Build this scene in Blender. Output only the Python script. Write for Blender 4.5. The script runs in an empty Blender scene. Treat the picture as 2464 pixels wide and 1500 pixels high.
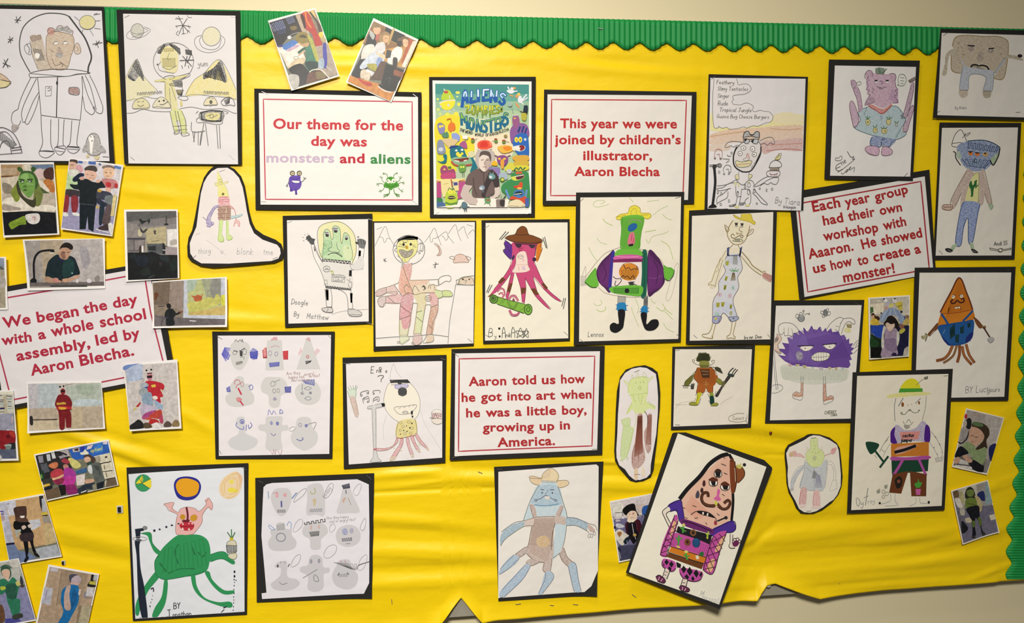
# School display board: yellow backing paper with a green corrugated border,
# children's monster drawings, caption cards and snapshots.
import bpy, bmesh, math, random
from mathutils import Vector, Matrix, noise
from mathutils.geometry import tessellate_polygon

S = bpy.context.scene
COL = S.collection
random.seed(7)

# ---------------------------------------------------------------- camera
D = 1.39                     # camera to board, metres
CAM = Vector((0.0, -D, 1.55))
F, CX, CY = 1800.0, 1232.0, 750.0
yaw, pit, rol = math.radians(7.0), math.radians(-5.0), math.radians(0.5)
RZ = Matrix.Rotation(-yaw, 3, 'Z')
RX = Matrix.Rotation(pit, 3, 'X')
RY = Matrix.Rotation(rol, 3, 'Y')
ROT = RZ @ RX @ RY           # axes: x right, y forward, z up
cd = bpy.data.cameras.new('camera')
cam = bpy.data.objects.new('camera', cd)
COL.objects.link(cam)
cam.location = CAM
cam.rotation_euler = (ROT @ Matrix.Rotation(math.radians(90), 3, 'X')).to_euler()
cd.sensor_width = 36.0
cd.lens = 36.0 * F / 2464.0
cd.clip_start = 0.05
S.camera = cam

# ---------------------------------------------------------------- light
S.view_settings.view_transform = 'Standard'
S.view_settings.look = 'None'
S.view_settings.exposure = 0.0
S.view_settings.gamma = 1.0
S.view_settings.use_curve_mapping = False

w = bpy.data.worlds.new('room_light')
S.world = w
w.use_nodes = True
w.node_tree.nodes['Background'].inputs[0].default_value = (1.0, 0.95, 0.88, 1)
w.node_tree.nodes['Background'].inputs[1].default_value = 0.08

def area(name, loc, target, sx, sy, power, col, spread=180):
    l = bpy.data.lights.new(name, 'AREA')
    l.shape = 'RECTANGLE'
    l.size, l.size_y = sx, sy
    l.energy = power
    l.color = col
    l.spread = math.radians(spread)
    o = bpy.data.objects.new(name, l)
    COL.objects.link(o)
    o.location = loc
    o.rotation_euler = (Vector(target) - Vector(loc)).to_track_quat('-Z', 'Y').to_euler()
    return o
area('ceiling_tube_light', (-0.05, -0.69, 2.56), (-0.30, 0.0, 1.15), 0.50, 0.12, 6.6, (1.0, 0.92, 0.80))
area('added_fill_light', (-0.25, -2.10, 2.50), (0.08, 0.0, 0.0), 0.40, 0.28, 30.5, (1.0, 0.96, 0.89), 110)  # unseen fill lamp, added to brighten the lower part of the board

# ---------------------------------------------------------------- pixel -> board
def P(px, py, h=0.0):
    """photograph position of a point lying h metres in front of the board"""
    d = ROT @ Vector(((px - CX) / F, 1.0, -(py - CY) / F))
    t = (D - h) / d.y
    q = CAM + d * t
    return q.x, q.z

# ---------------------------------------------------------------- materials
MATS = {}
def lin(c):
    c /= 255.0
    return c / 12.92 if c <= 0.04045 else ((c + 0.055) / 1.055) ** 2.4
def rgb(hx, k=0.9):
    if len(hx) == 3:
        hx = ''.join(c + c for c in hx)
    return tuple(lin(int(hx[i:i + 2], 16)) * k for i in (0, 2, 4)) + (1,)
def new_mat(name):
    m = bpy.data.materials.new(name)
    m.use_nodes = True
    nt = m.node_tree
    b = nt.nodes['Principled BSDF']
    return m, nt, b
def noise_bump(nt, b, scale, strength, dist, detail=3, stretch=None):
    tc = nt.nodes.new('ShaderNodeTexCoord')
    n = nt.nodes.new('ShaderNodeTexNoise')
    n.inputs['Scale'].default_value = scale
    n.inputs['Detail'].default_value = detail
    src = tc.outputs['Object']
    if stretch:
        mp = nt.nodes.new('ShaderNodeMapping')
        mp.inputs['Scale'].default_value = stretch
        nt.links.new(src, mp.inputs[0]); src = mp.outputs[0]
    nt.links.new(src, n.inputs['Vector'])
    bp = nt.nodes.new('ShaderNodeBump')
    bp.inputs['Strength'].default_value = strength
    bp.inputs['Distance'].default_value = dist
    nt.links.new(n.outputs['Fac'], bp.inputs['Height'])
    nt.links.new(bp.outputs[0], b.inputs['Normal'])
    return n
def mat_paper(hx):
    k = 'paper_' + hx
    if k not in MATS:
        m, nt, b = new_mat(k)
        b.inputs['Base Color'].default_value = rgb(hx)
        b.inputs['Roughness'].default_value = 0.75
        b.inputs['Specular IOR Level'].default_value = 0.25
        noise_bump(nt, b, 9, 0.34, 0.016, 3)
        MATS[k] = m
    return MATS[k]
def mat_card():
    k = 'black_card'
    if k not in MATS:
        m, nt, b = new_mat(k)
        b.inputs['Roughness'].default_value = 0.85
        b.inputs['Specular IOR Level'].default_value = 0.2
        n = noise_bump(nt, b, 900, 0.5, 0.0006, 3)
        cr = nt.nodes.new('ShaderNodeValToRGB')
        cr.color_ramp.elements[0].color = (0.010, 0.0095, 0.009, 1)
        cr.color_ramp.elements[1].color = (0.030, 0.028, 0.025, 1)
        nt.links.new(n.outputs['Fac'], cr.inputs[0])
        nt.links.new(cr.outputs[0], b.inputs['Base Color'])
        MATS[k] = m
    return MATS[k]
def mat_ink(spec, photo=False):
    """plain hex = ink, felt pen or print; ~hex = crayon or pencil shading on white paper"""
    alias = {'k': '222', 'g': '888', 'w': 'f8f4ee', 'p': 'aaa'}
    tex = spec[0] == '~'
    hx = spec[1:] if tex else spec
    hx = alias.get(hx, hx)
    k = ('crayon_' if tex else ('print_' if photo else 'ink_')) + hx
    if k in MATS:
        return MATS[k]
    m, nt, b = new_mat(k)
    b.inputs['Roughness'].default_value = 0.42 if photo else 0.7
    b.inputs['Specular IOR Level'].default_value = 0.3
    if tex:
        tc = nt.nodes.new('ShaderNodeTexCoord')
        mp = nt.nodes.new('ShaderNodeMapping')
        mp.inputs['Rotation'].default_value = (0, math.radians(35), 0)
        mp.inputs['Scale'].default_value = (180, 1, 1200)
        n = nt.nodes.new('ShaderNodeTexNoise')
        n.inputs['Scale'].default_value = 1.0
        n.inputs['Detail'].default_value = 2.0
        cr = nt.nodes.new('ShaderNodeValToRGB')
        c = rgb(hx); wp = rgb('eeeae6')
        cr.color_ramp.elements[0].position = 0.38
        cr.color_ramp.elements[1].position = 0.66
        cr.color_ramp.elements[0].color = tuple(c[i] * 0.9 + wp[i] * 0.1 for i in range(3)) + (1,)
        cr.color_ramp.elements[1].color = tuple(c[i] * 0.35 + wp[i] * 0.65 for i in range(3)) + (1,)
        nt.links.new(tc.outputs['Object'], mp.inputs[0])
        nt.links.new(mp.outputs[0], n.inputs['Vector'])
        nt.links.new(n.outputs['Fac'], cr.inputs[0])
        nt.links.new(cr.outputs[0], b.inputs['Base Color'])
    elif photo:      # printed photographs are never one even tone
        tc = nt.nodes.new('ShaderNodeTexCoord')
        n = nt.nodes.new('ShaderNodeTexNoise')
        n.inputs['Scale'].default_value = 140.0
        n.inputs['Detail'].default_value = 4.0
        n.inputs['Roughness'].default_value = 0.65
        cr = nt.nodes.new('ShaderNodeValToRGB')
        c = rgb(hx)
        cr.color_ramp.elements[0].position = 0.34
        cr.color_ramp.elements[1].position = 0.68
        cr.color_ramp.elements[0].color = tuple(v * 0.80 for v in c[:3]) + (1,)
        cr.color_ramp.elements[1].color = tuple(min(0.88, v * 1.16 + 0.004) for v in c[:3]) + (1,)
        nt.links.new(tc.outputs['Object'], n.inputs['Vector'])
        nt.links.new(n.outputs['Fac'], cr.inputs[0])
        nt.links.new(cr.outputs[0], b.inputs['Base Color'])
    else:
        b.inputs['Base Color'].default_value = rgb(hx)
    MATS[k] = m
    return m
def mat_metal():
    if 'steel' not in MATS:
        m, nt, b = new_mat('steel')
        b.inputs['Base Color'].default_value = (0.42, 0.41, 0.40, 1)
        b.inputs['Metallic'].default_value = 0.9
        b.inputs['Roughness'].default_value = 0.4
        MATS['steel'] = m
    return MATS['steel']

# ---------------------------------------------------------------- objects
def link(o, parent=None):
    COL.objects.link(o)
    if parent:
        o.parent = parent
    return o
def empty(name, loc, label, cat, group=None):
    o = bpy.data.objects.new(name, None)
    o.empty_display_size = 0.02
    o.location = loc
    link(o)
    tag(o, label, cat, group)
    return o
def tag(o, label, cat, group=None):
    o['label'] = label
    o['category'] = cat
    if group:
        o['group'] = group
def mesh_obj(name, verts, faces, mats, fmat=None, parent=None, smooth=False, origin=(0, 0, 0)):
    me = bpy.data.meshes.new(name)
    ox, oy, oz = origin
    me.from_pydata([(a - ox, b - oy, c - oz) for a, b, c in verts], [], faces)
    for m in mats:
        me.materials.append(m)
    if fmat:
        me.polygons.foreach_set('material_index', fmat)
    if smooth:
        me.polygons.foreach_set('use_smooth', [True] * len(me.polygons))
    me.update()
    return link(bpy.data.objects.new(name, me), parent)

# ---------------------------------------------------------------- 2D drawing helpers (photo positions)
def catmull(p, closed=False, step=3.0):
    n = len(p)
    if n < 3 and not closed:
        return list(p)
    out = []
    for i in range(n if closed else n - 1):
        if closed:
            a, b, c, d = p[(i - 1) % n], p[i], p[(i + 1) % n], p[(i + 2) % n]
        else:
            a, b, c, d = p[max(i - 1, 0)], p[i], p[i + 1], p[min(i + 2, n - 1)]
        k = max(1, min(10, int(math.hypot(c[0] - b[0], c[1] - b[1]) / step)))
        for j in range(k):
            t = j / k
            q = []
            for e in (0, 1):
                q.append(0.5 * (2 * b[e] + (c[e] - a[e]) * t + (2 * a[e] - 5 * b[e] + 4 * c[e] - d[e]) * t * t
                                + (3 * b[e] - a[e] - 3 * c[e] + d[e]) * t ** 3))
            out.append(tuple(q))
    if not closed:
        out.append(p[-1])
    return out
def dense(p, closed, step):
    out = []
    n = len(p)
    for i in range(n if closed else n - 1):
        a, b = p[i], p[(i + 1) % n]
        k = max(1, int(math.hypot(b[0] - a[0], b[1] - a[1]) / step))
        for j in range(k):
            out.append((a[0] + (b[0] - a[0]) * j / k, a[1] + (b[1] - a[1]) * j / k))
    if not closed:
        out.append(p[-1])
    return out
def ribbon(p, w, closed):
    q = [p[0]]
    for a in p[1:]:
        if math.hypot(a[0] - q[-1][0], a[1] - q[-1][1]) > 1e-4:
            q.append(a)
    if closed and len(q) > 2 and math.hypot(q[0][0] - q[-1][0], q[0][1] - q[-1][1]) < 1e-4:
        q.pop()
    if len(q) < 2:
        q = [q[0], (q[0][0] + w * 0.6, q[0][1])]
        closed = False
    n = len(q)
    vs, fs = [], []
    for i in range(n):
        a = q[(i - 1) % n] if (closed or i > 0) else q[i]
        c = q[(i + 1) % n] if (closed or i < n - 1) else q[i]
        b = q[i]
        d1 = (b[0] - a[0], b[1] - a[1]); d2 = (c[0] - b[0], c[1] - b[1])
        l1 = math.hypot(*d1) or 1; l2 = math.hypot(*d2) or 1
        tx, ty = (d1[0] / l1 if a != b else 0) + (d2[0] / l2 if c != b else 0), (d1[1] / l1 if a != b else 0) + (d2[1] / l2 if c != b else 0)
        l = math.hypot(tx, ty)
        if l < 0.15:
            tx, ty = d1[0] / l1, d1[1] / l1; l = 1
        tx /= l; ty /= l
        e = 0.0
        if not closed:
            e = -w * 0.35 if i == 0 else (w * 0.35 if i == n - 1 else 0)
        vs.append((b[0] + tx * e - ty * w / 2, b[1] + ty * e + tx * w / 2))
        vs.append((b[0] + tx * e + ty * w / 2, b[1] + ty * e - tx * w / 2))
    for i in range(n if closed else n - 1):
        j = (i + 1) % n
        fs.append((2 * i, 2 * i + 1, 2 * j + 1, 2 * j))
    return vs, fs
def polyfill(p):
    t = tessellate_polygon([[Vector((x, y, 0)) for x, y in p]])
    return list(p), [tuple(f) for f in t]
def ell(cx, cy, rx, ry, rot=0.0, n=None):
    n = n or 24
    c, s = math.cos(math.radians(rot)), math.sin(math.radians(rot))
    return [(cx + rx * math.cos(a) * c - ry * math.sin(a) * s, cy + rx * math.cos(a) * s + ry * math.sin(a) * c)
            for a in (2 * math.pi * i / n for i in range(n))]

# single stroke handwriting, x height 4, ascender 7
GL = {
 'a': '3,3.4 1.8,4 .3,2.6 .6,.4 1.8,.2 3,1.6|3,4 3,.5 3.5,0', 'b': '0,7 .2,0|.2,2.5 1.6,4 3,2.4 2,0 .2,.6',
 'c': '2.8,3.4 1.5,4 .1,2 1.3,0 2.8,.6', 'd': '2.9,3 1.5,4 .1,2 1.2,0 2.8,1|3,7 3,0', 'e': '.2,2 2.8,2.3 1.6,4 .1,2 1.3,0 2.9,.7',
 'f': '2.4,6.4 1.4,7 1,5.5 1,0|0,4 2,4', 'g': '2.9,3.2 1.5,4 .1,2.2 1.4,.5 2.8,1.8|3,4 2.9,-1.5 1.5,-2.6 .2,-1.8',
 'h': '0,7 .1,0|.1,2.4 1.5,4 2.6,3 2.7,0', 'i': '.4,4 .4,0|.4,5.6 .45,5.8', 'j': '1,4 1,-1.6 0,-2.4|1,5.6 1.05,5.8',
 'k': '0,7 .1,0|2.4,4 .2,1.9 2.5,0', 'l': '.4,7 .4,.4 1,0', 'm': '0,4 .1,0|.1,2.6 1.2,4 2,3 2,0|2,2.6 3.2,4 4,3 4.1,0',
 'n': '0,4 .1,0|.1,2.6 1.4,4 2.6,3 2.7,0', 'o': '1.5,4 .1,2.3 1.3,0 2.8,1.9 1.5,4', 'p': '0,4 .1,-2.6|.1,2.6 1.6,4 2.9,2.4 1.7,.2 .1,.8',
 'q': '2.9,3.2 1.5,4 .1,2 1.3,0 2.8,1.2|3,4 3,-2.6', 'r': '0,4 .1,0|.1,2.4 1,3.8 2,3.7', 's': '2.5,3.5 1.2,4 .4,3 2.2,1.4 1.6,.1 .1,.4',
 't': '1,6 1,.6 2,.1|0,4 2.2,4', 'u': '0,4 .2,.8 1.4,0 2.6,1.6|2.7,4 2.7,0', 'v': '0,4 1.3,0 2.6,4', 'w': '0,4 1,0 2,3.4 3,0 4,4',
 'x': '0,4 2.6,0|2.6,4 0,0', 'y': '0,4 .3,1.9 1.4,1.4 2.6,2.6|2.7,4 2.5,-1.5 1.2,-2.6 .1,-1.9', 'z': '0,4 2.6,4 0,0 2.7,0',
 'A': '0,0 2,7|2,7 4,0|.8,2.6 3.2,2.6', 'B': '0,0 .1,7 2.6,6.4 2.4,4 .2,3.7|.2,3.7 3.2,3 2.8,.4 0,0', 'C': '3.6,6 2,7 .1,3.5 1.8,0 3.7,1',
 'D': '0,0 .1,7 3,6 3.4,2 0,0', 'E': '3,7 .1,7|.1,7 .1,0|.1,0 3,0|.1,3.6 2.4,3.6', 'F': '3.2,7 .1,7|.1,7 .1,0|.1,3.6 2.4,3.6',
 'G': '3.6,6 2,7 .1,3.5 1.8,0 3.6,1 3.6,3|3.6,3 2.2,3', 'H': '0,7 0,0|3.2,7 3.2,0|0,3.6 3.2,3.6', 'I': '.4,7 .4,0', 'J': '2.4,7 2.2,1 1,0 0,1|.8,7 3.8,7',
 'K': '0,7 0,0|3,7 .2,3.6 3.2,0', 'L': '.1,7 .1,0|.1,0 2.8,0', 'M': '0,0 .2,7|.2,7 2,2|2,2 3.8,7|3.8,7 4,0', 'N': '0,0 0,7|0,7 3,0|3,0 3,7',
 'O': '2,7 0,3.5 2,0 4,3.5 2,7', 'P': '.1,0 .1,7 3,6 2.8,3.6 .2,3.2', 'R': '.1,0 .1,7 2.8,6.4 2.6,3.8 .2,3.4|1.2,3.4 3.2,0', 'S': '3,6.2 1.6,7 .3,5.4 3,2 1.6,0 0,.8',
 'T': '0,7 4,7|2,7 2,0', 'U': '0,7 .2,1 1.6,0 3,1 3.2,7', 'V': '0,7 1.6,0 3.2,7', 'W': '0,7 1,0|1,0 2,5|2,5 3,0|3,0 4,7', 'X': '0,7 3,0|3,7 0,0', 'Y': '0,7 1.6,3.6|3.2,7 1.6,3.6 1.4,0',
 '?': '0,5.8 1.4,7 2.8,5.6 1.4,3.6 1.3,2|1.3,.3 1.35,0', '!': '.4,7 .4,2|.4,.3 .45,0', ':': '.4,3.6 .45,3.4|.4,.4 .45,.2', '.': '.3,.2 .4,0', ',': '.5,.4 .1,-1', '*': '0,0 2,6 4,0 -.4,3.8 4.4,3.8 0,0',
 "'": '.4,7 .3,5.6', '-': '0,2.4 2,2.4', '2': '0,5.6 1.4,7 2.6,5.4 0,0 2.8,0', '3': '0,6.4 1.6,7 2.4,5.4 1,3.8|1,3.8 2.8,2.4 1.6,0 0,.6', '5': '2.6,7 .4,7 .2,4.2 2.4,3.6 2.2,.6 0,.2',
}
def handwriting(text, x, y, h, rot, slant=0.12):
    """list of strokes in photo zoom units; h is the height of a capital"""
    k = h / 7.0
    c, s = math.cos(math.radians(rot)), math.sin(math.radians(rot))
    out = []
    pen = 0.0
    for ch in text:
        if ch == ' ':
            pen += 2.6
            continue
        g = GL.get(ch)
        if not g:
            pen += 2
            continue
        mx = 0
        for st in g.split('|'):
            pts = []
            for q in st.split():
                gx, gy = map(float, q.split(','))
                mx = max(mx, gx)
                gx = gx + pen + gy * slant
                X, Y = gx * k, -gy * k
                pts.append((x + X * c - Y * s, y + X * s + Y * c))
            out.append(pts)
        pen += mx + 1.25
    return out

_txt = {}
def font_text(text, bold=0.029):
    key = (text, bold)
    if key not in _txt:
        cu = bpy.data.curves.new('t', 'FONT')
        cu.body = text
        cu.offset = bold
        cu.resolution_u = 3
        cu.space_character = 1.06
        o = bpy.data.objects.new('t', cu)
        COL.objects.link(o)
        dg = bpy.context.evaluated_depsgraph_get()
        me = bpy.data.meshes.new_from_object(o.evaluated_get(dg))
        vs = [(v.co.x, v.co.y) for v in me.vertices]
        fs = [tuple(p.vertices) for p in me.polygons]
        bpy.data.objects.remove(o); bpy.data.curves.remove(cu); bpy.data.meshes.remove(me)
        _txt[key] = (vs, fs)
    return _txt[key]

# ---------------------------------------------------------------- sheets of paper
def refine_tris(sh, vs, fs):
    """split triangles where the sheet bends, so that every layer follows the paper"""
    vs = list(vs); hs = [sh.height(*v) for v in vs]
    mid = {}
    def split(i, j):
        k = (min(i, j), max(i, j))
        if k not in mid:
            a, b = vs[i], vs[j]
            L = math.hypot(a[0] - b[0], a[1] - b[1])
            m = ((a[0] + b[0]) / 2, (a[1] + b[1]) / 2)
            mid[k] = None
            if L > 5 * sh.k:
                bad = False
                for t in (.5, .25, .75, .1, .9):
                    h = sh.height(a[0] + (b[0] - a[0]) * t, a[1] + (b[1] - a[1]) * t)
                    if abs(h - hs[i] * (1 - t) - hs[j] * t) > 3e-6:
                        bad = True
                if bad:
                    vs.append(m); hs.append(sh.height(*m))
                    mid[k] = len(vs) - 1
        return mid[k]
    out = []
    st = []
    for f in fs:
        for i in range(1, len(f) - 1):
            st.append((f[0], f[i], f[i + 1]))
    while st:
        a, b, c = st.pop()
        x, y, z = split(a, b), split(b, c), split(c, a)
        if x is None and y is None and z is None:
            out.append((a, b, c)); continue
        d = lambda i, j: math.hypot(vs[i][0] - vs[j][0], vs[i][1] - vs[j][1])
        best = max((q for q in ((d(a, b), 0, x), (d(b, c), 1, y), (d(c, a), 2, z)) if q[2] is not None), key=lambda q: q[0])
        m = best[2]
        if best[1] == 0:
            st += [(a, m, c), (m, b, c)]
        elif best[1] == 1:
            st += [(b, m, a), (m, c, a)]
        else:
            st += [(c, m, b), (m, a, b)]
    return vs, out

class Sheet:
    """A flat sheet on the board: outline in zoom units of a view of the photo, standing height h (metres) off the
    board, tilted (mm at the four corners TL TR BR BL) and with corners curling forward."""
    def __init__(s, view, pts, h, tilt=(0, 0, 0, 0), curl=None, thick=0.0004):
        s.x0, s.y0 = view[0], view[1]
        s.k = min(2464.0 / (view[2] - view[0]), 1500.0 / (view[3] - view[1]))
        s.h, s.tilt, s.thick = h, tilt, thick
        s.pts = pts
        xs = [p[0] for p in pts]; ys = [p[1] for p in pts]
        if len(pts) == 4:
            s.quad = pts
        else:
            s.quad = [(min(xs), min(ys)), (max(xs), min(ys)), (max(xs), max(ys)), (min(xs), max(ys))]
        s.curl = curl or {}
        s.bend = False
    def uv(s, x, y):
        a, b, c, d = s.quad
        u = v = 0.5
        for _ in range(6):
            px = (a[0] * (1 - u) + b[0] * u) * (1 - v) + (d[0] * (1 - u) + c[0] * u) * v - x
            py = (a[1] * (1 - u) + b[1] * u) * (1 - v) + (d[1] * (1 - u) + c[1] * u) * v - y
            xu = (b[0] - a[0]) * (1 - v) + (c[0] - d[0]) * v; xv = (d[0] - a[0]) * (1 - u) + (c[0] - b[0]) * u
            yu = (b[1] - a[1]) * (1 - v) + (c[1] - d[1]) * v; yv = (d[1] - a[1]) * (1 - u) + (c[1] - b[1]) * u
            det = xu * yv - xv * yu or 1e-9
            u -= (px * yv - py * xv) / det; v -= (py * xu - px * yu) / det
        return u, v
    def height(s, x, y):
        u, v = s.uv(x, y)
        t = s.tilt
        # one flat plane through the corner lifts, so that flat layers of ink stay on the paper
        hh = (t[0] + t[1] + t[2] + t[3]) / 4 + (u - .5) * (t[1] + t[2] - t[0] - t[3]) / 2 + (v - .5) * (t[2] + t[3] - t[0] - t[1]) / 2
        for ci, (lift, rad) in s.curl.items():
            cu, cv = ((0, 0), (1, 0), (1, 1), (0, 1))[ci]
            d = math.hypot(u - cu, (v - cv) * 1.2)
            if d < rad:
                hh += lift * (1 - d / rad) ** 2
        return s.h + hh / 1000.0
    def at(s, x, y, off=0.0):
        if off and len(s.pts) == 4:      # ink never leaves the sheet
            u, v = s.uv(x, y)
            if not (0.003 < u < 0.997 and 0.003 < v < 0.997):
                u = min(max(u, 0.003), 0.997); v = min(max(v, 0.003), 0.997)
                a, b, c, d = s.pts
                x = (a[0] * (1 - u) + b[0] * u) * (1 - v) + (d[0] * (1 - u) + c[0] * u) * v
                y = (a[1] * (1 - u) + b[1] * u) * (1 - v) + (d[1] * (1 - u) + c[1] * u) * v
        h = s.height(x, y)
        X, Z = P(s.x0 + x / s.k, s.y0 + y / s.k, s.h)
        return (X, -(h + off), Z)
    def slab(s, name, mat, parent, origin, rough=0.0):
        vs, fs = [], []
        if len(s.pts) == 4:
            n = 18 if (s.curl or s.bend) else 4
            a, b, c, d = s.pts
            top, bot = [], []
            for j in range(n + 1):
                for i in range(n + 1):
                    u, v = i / n, j / n
                    x = (a[0] * (1 - u) + b[0] * u) * (1 - v) + (d[0] * (1 - u) + c[0] * u) * v
                    y = (a[1] * (1 - u) + b[1] * u) * (1 - v) + (d[1] * (1 - u) + c[1] * u) * v
                    top.append(s.at(x, y)); bot.append(s.at(x, y, -s.thick))
            m = len(top)
            vs = top + bot
            I = lambda i, j: j * (n + 1) + i
            for j in range(n):
                for i in range(n):
                    q = (I(i, j), I(i + 1, j), I(i + 1, j + 1), I(i, j + 1))
                    fs.append(q[::-1]); fs.append(tuple(t + m for t in q))
            rim = [I(i, 0) for i in range(n)] + [I(n, j) for j in range(n)] + [I(i, n) for i in range(n, 0, -1)] + [I(0, j) for j in range(n, 0, -1)]
        else:
            t, f = polyfill(s.pts)
            if s.curl or s.bend:
                big = dense(s.pts, True, 8 * s.k)
                t, f = polyfill(big)
                nb = len(big)
                t, f = refine_tris(s, t, f)
            else:
                nb = len(t)
            m = len(t)
            vs = [s.at(x, y) for x, y in t] + [s.at(x, y, -s.thick) for x, y in t]
            for q in f:
                fs.append(q[::-1]); fs.append(tuple(i + m for i in q))
            rim = list(range(nb))
        for i in range(len(rim)):
            a, b = rim[i], rim[(i + 1) % len(rim)]
            fs.append((a, b, b + m, a + m))
        o = mesh_obj(name, vs, fs, [mat], None, parent, origin=origin)
        bm = bmesh.new(); bm.from_mesh(o.data)
        bmesh.ops.recalc_face_normals(bm, faces=bm.faces[:])
        bm.to_mesh(o.data); bm.free()
        return o

def pts_of(toks):
    return [tuple(float(c) for c in t.split(',')) for t in toks]

class Ink:
    def __init__(s, sheet, parent, origin, photo, curved):
        s.sh, s.parent, s.org, s.photo = sheet, parent, origin, photo
        s.layer = 0
        s.curved = curved
        s.reset('drawing')
    def reset(s, name):
        s.name = name; s.v = []; s.f = []; s.m = []; s.mats = []; s.midx = {}
    def flush(s):
        if s.v:
            mesh_obj(s.name, s.v, s.f, s.mats, s.m, s.parent, origin=s.org)
    def add(s, col, vs, fs):
        s.layer += 1
        if s.curved and any(len(f) == 3 for f in fs):
            vs, fs = refine_tris(s.sh, vs, fs)
        off = 0.00008 + s.layer * 0.000012
        b = len(s.v)
        for x, y in vs:
            X, Y, Z = s.sh.at(x, y, off)
            s.v.append((X, Y, Z))
        mt = mat_ink(col, s.photo)
        if mt.name not in s.midx:
            s.midx[mt.name] = len(s.mats); s.mats.append(mt)
        mi = s.midx[mt.name]
        for f in fs:
            # faces look at the room (towards -Y)
            a, b_, c = (s.v[b + f[0]], s.v[b + f[1]], s.v[b + f[2]])
            cr = (b_[2] - a[2]) * (c[0] - a[0]) - (b_[0] - a[0]) * (c[2] - a[2])
            f2 = [b + i for i in f]
            if cr > 0:
                f2.reverse()
            s.f.append(f2); s.m.append(mi)
    def line(s, col, w, p, closed=False, smooth=True):
        step = 2.2 * s.sh.k
        q = catmull(p, closed, step) if smooth else dense(p, closed, 12 * s.sh.k)
        s.add(col, *ribbon(q, w, closed))
    def fill(s, col, p, smooth=True):
        q = catmull(p, True, 3.0 * s.sh.k) if smooth else p
        s.add(col, *polyfill(q))
    def run(s, text):
        for raw in text.strip().split('\n'):
            for cmd in raw.split(';'):
                t = cmd.split()
                if not t:
                    continue
                k = t[0]
                if k[0] == '@':
                    s.flush(); s.reset(k[1:])
                elif k in 'lLcC':
                    s.line(t[1], float(t[2]), pts_of(t[3:]), k in 'cC', k in 'lc')
                elif k in 'fF':
                    s.fill(t[1], pts_of(t[2:]), k == 'f')
                elif k in 'bB':
                    p = pts_of(t[4:])
                    s.fill(t[1], p, k == 'b'); s.line(t[2], float(t[3]), p, True, k == 'b')
                elif k == 'e':
                    s.add(t[1], *polyfill(ell(*map(float, t[2:]))))
                elif k == 'o':
                    s.line(t[1], float(t[2]), ell(*map(float, t[3:])), True, False)
                elif k == 'd':
                    q = ell(*map(float, t[4:]))
                    s.add(t[1], *polyfill(q)); s.line(t[2], float(t[3]), q, True, False)
                elif k == 'r':
                    x, y, w_, h_ = map(float, t[2:6])
                    s.add(t[1], [(x, y), (x + w_, y), (x + w_, y + h_), (x, y + h_)], [(0, 1, 2), (0, 2, 3)])
                elif k == 'h':      # zigzag pencil shading between two edges
                    n = int(t[3]); a, b, c, d = pts_of(t[4:8])
                    q = []
                    for i in range(n + 1):
                        u = i / n
                        p0 = (a[0] + (b[0] - a[0]) * u, a[1] + (b[1] - a[1]) * u)
                        p1 = (d[0] + (c[0] - d[0]) * u, d[1] + (c[1] - d[1]) * u)
                        q += [p0, p1] if i % 2 == 0 else [p1, p0]
                    s.line(t[1], float(t[2]), q, False, False)
                elif k == 't':
                    rot = 0.0; hh = t[5]
                    if '@' in hh:
                        hh, r_ = hh.split('@'); rot = float(r_)
                    for st in handwriting(' '.join(t[6:]), float(t[3]), float(t[4]), float(hh), rot):
                        q = catmull(st, False, 1.6 * s.sh.k)
                        vs, fs = ribbon(q, float(t[2]) * 0.8, False)
                        s.layer -= 0.98
                        s.add(t[1], vs, fs)
                elif k == 'T':      # printed bold lettering fitted between two baseline points
                    x0, y0, x1, y1, hh = map(float, t[2:7])
                    vs, fs = font_text(' '.join(t[7:]))
                    a = min(v[0] for v in vs); b = max(v[0] for v in vs)
                    L = math.hypot(x1 - x0, y1 - y0); ux, uy = (x1 - x0) / L, (y1 - y0) / L
                    q = []
                    for X, Y in vs:
                        U = (X - a) / (b - a) * L; V = Y / 0.70 * hh
                        q.append((x0 + ux * U + uy * V, y0 + uy * U - ux * V))
                    s.add(t[1], q, fs)
                else:
                    raise ValueError('op ' + cmd)
        s.flush()

def staple(sheet, parent, origin, a, b):
    r = 0.00035
    p0, p1 = Vector(sheet.at(*a)) - Vector((0, 0.0005, 0)), Vector(sheet.at(*b)) - Vector((0, 0.0005, 0))
    u = (p1 - p0).normalized(); n = Vector((0, -1, 0)); v = u.cross(n)
    vs = []
    for p in (p0, p1):
        for e, f_ in ((1, 1), (1, -1), (-1, -1), (-1, 1)):
            vs.append(tuple(p + v * r * e + n * r * f_))
    for p in (p0, p1):     # legs pressed into the paper
        for e, f_ in ((1, 1), (1, -1), (-1, -1), (-1, 1)):
            vs.append(tuple(p + v * r * e + u * r * f_ - n * 0.0009))
    fs = [(0, 1, 2, 3), (7, 6, 5, 4), (0, 4, 5, 1), (1, 5, 6, 2), (2, 6, 7, 3), (3, 7, 4, 0)]
    mesh_obj('staple', vs, fs, [mat_metal()], None, parent, origin=origin)

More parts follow.
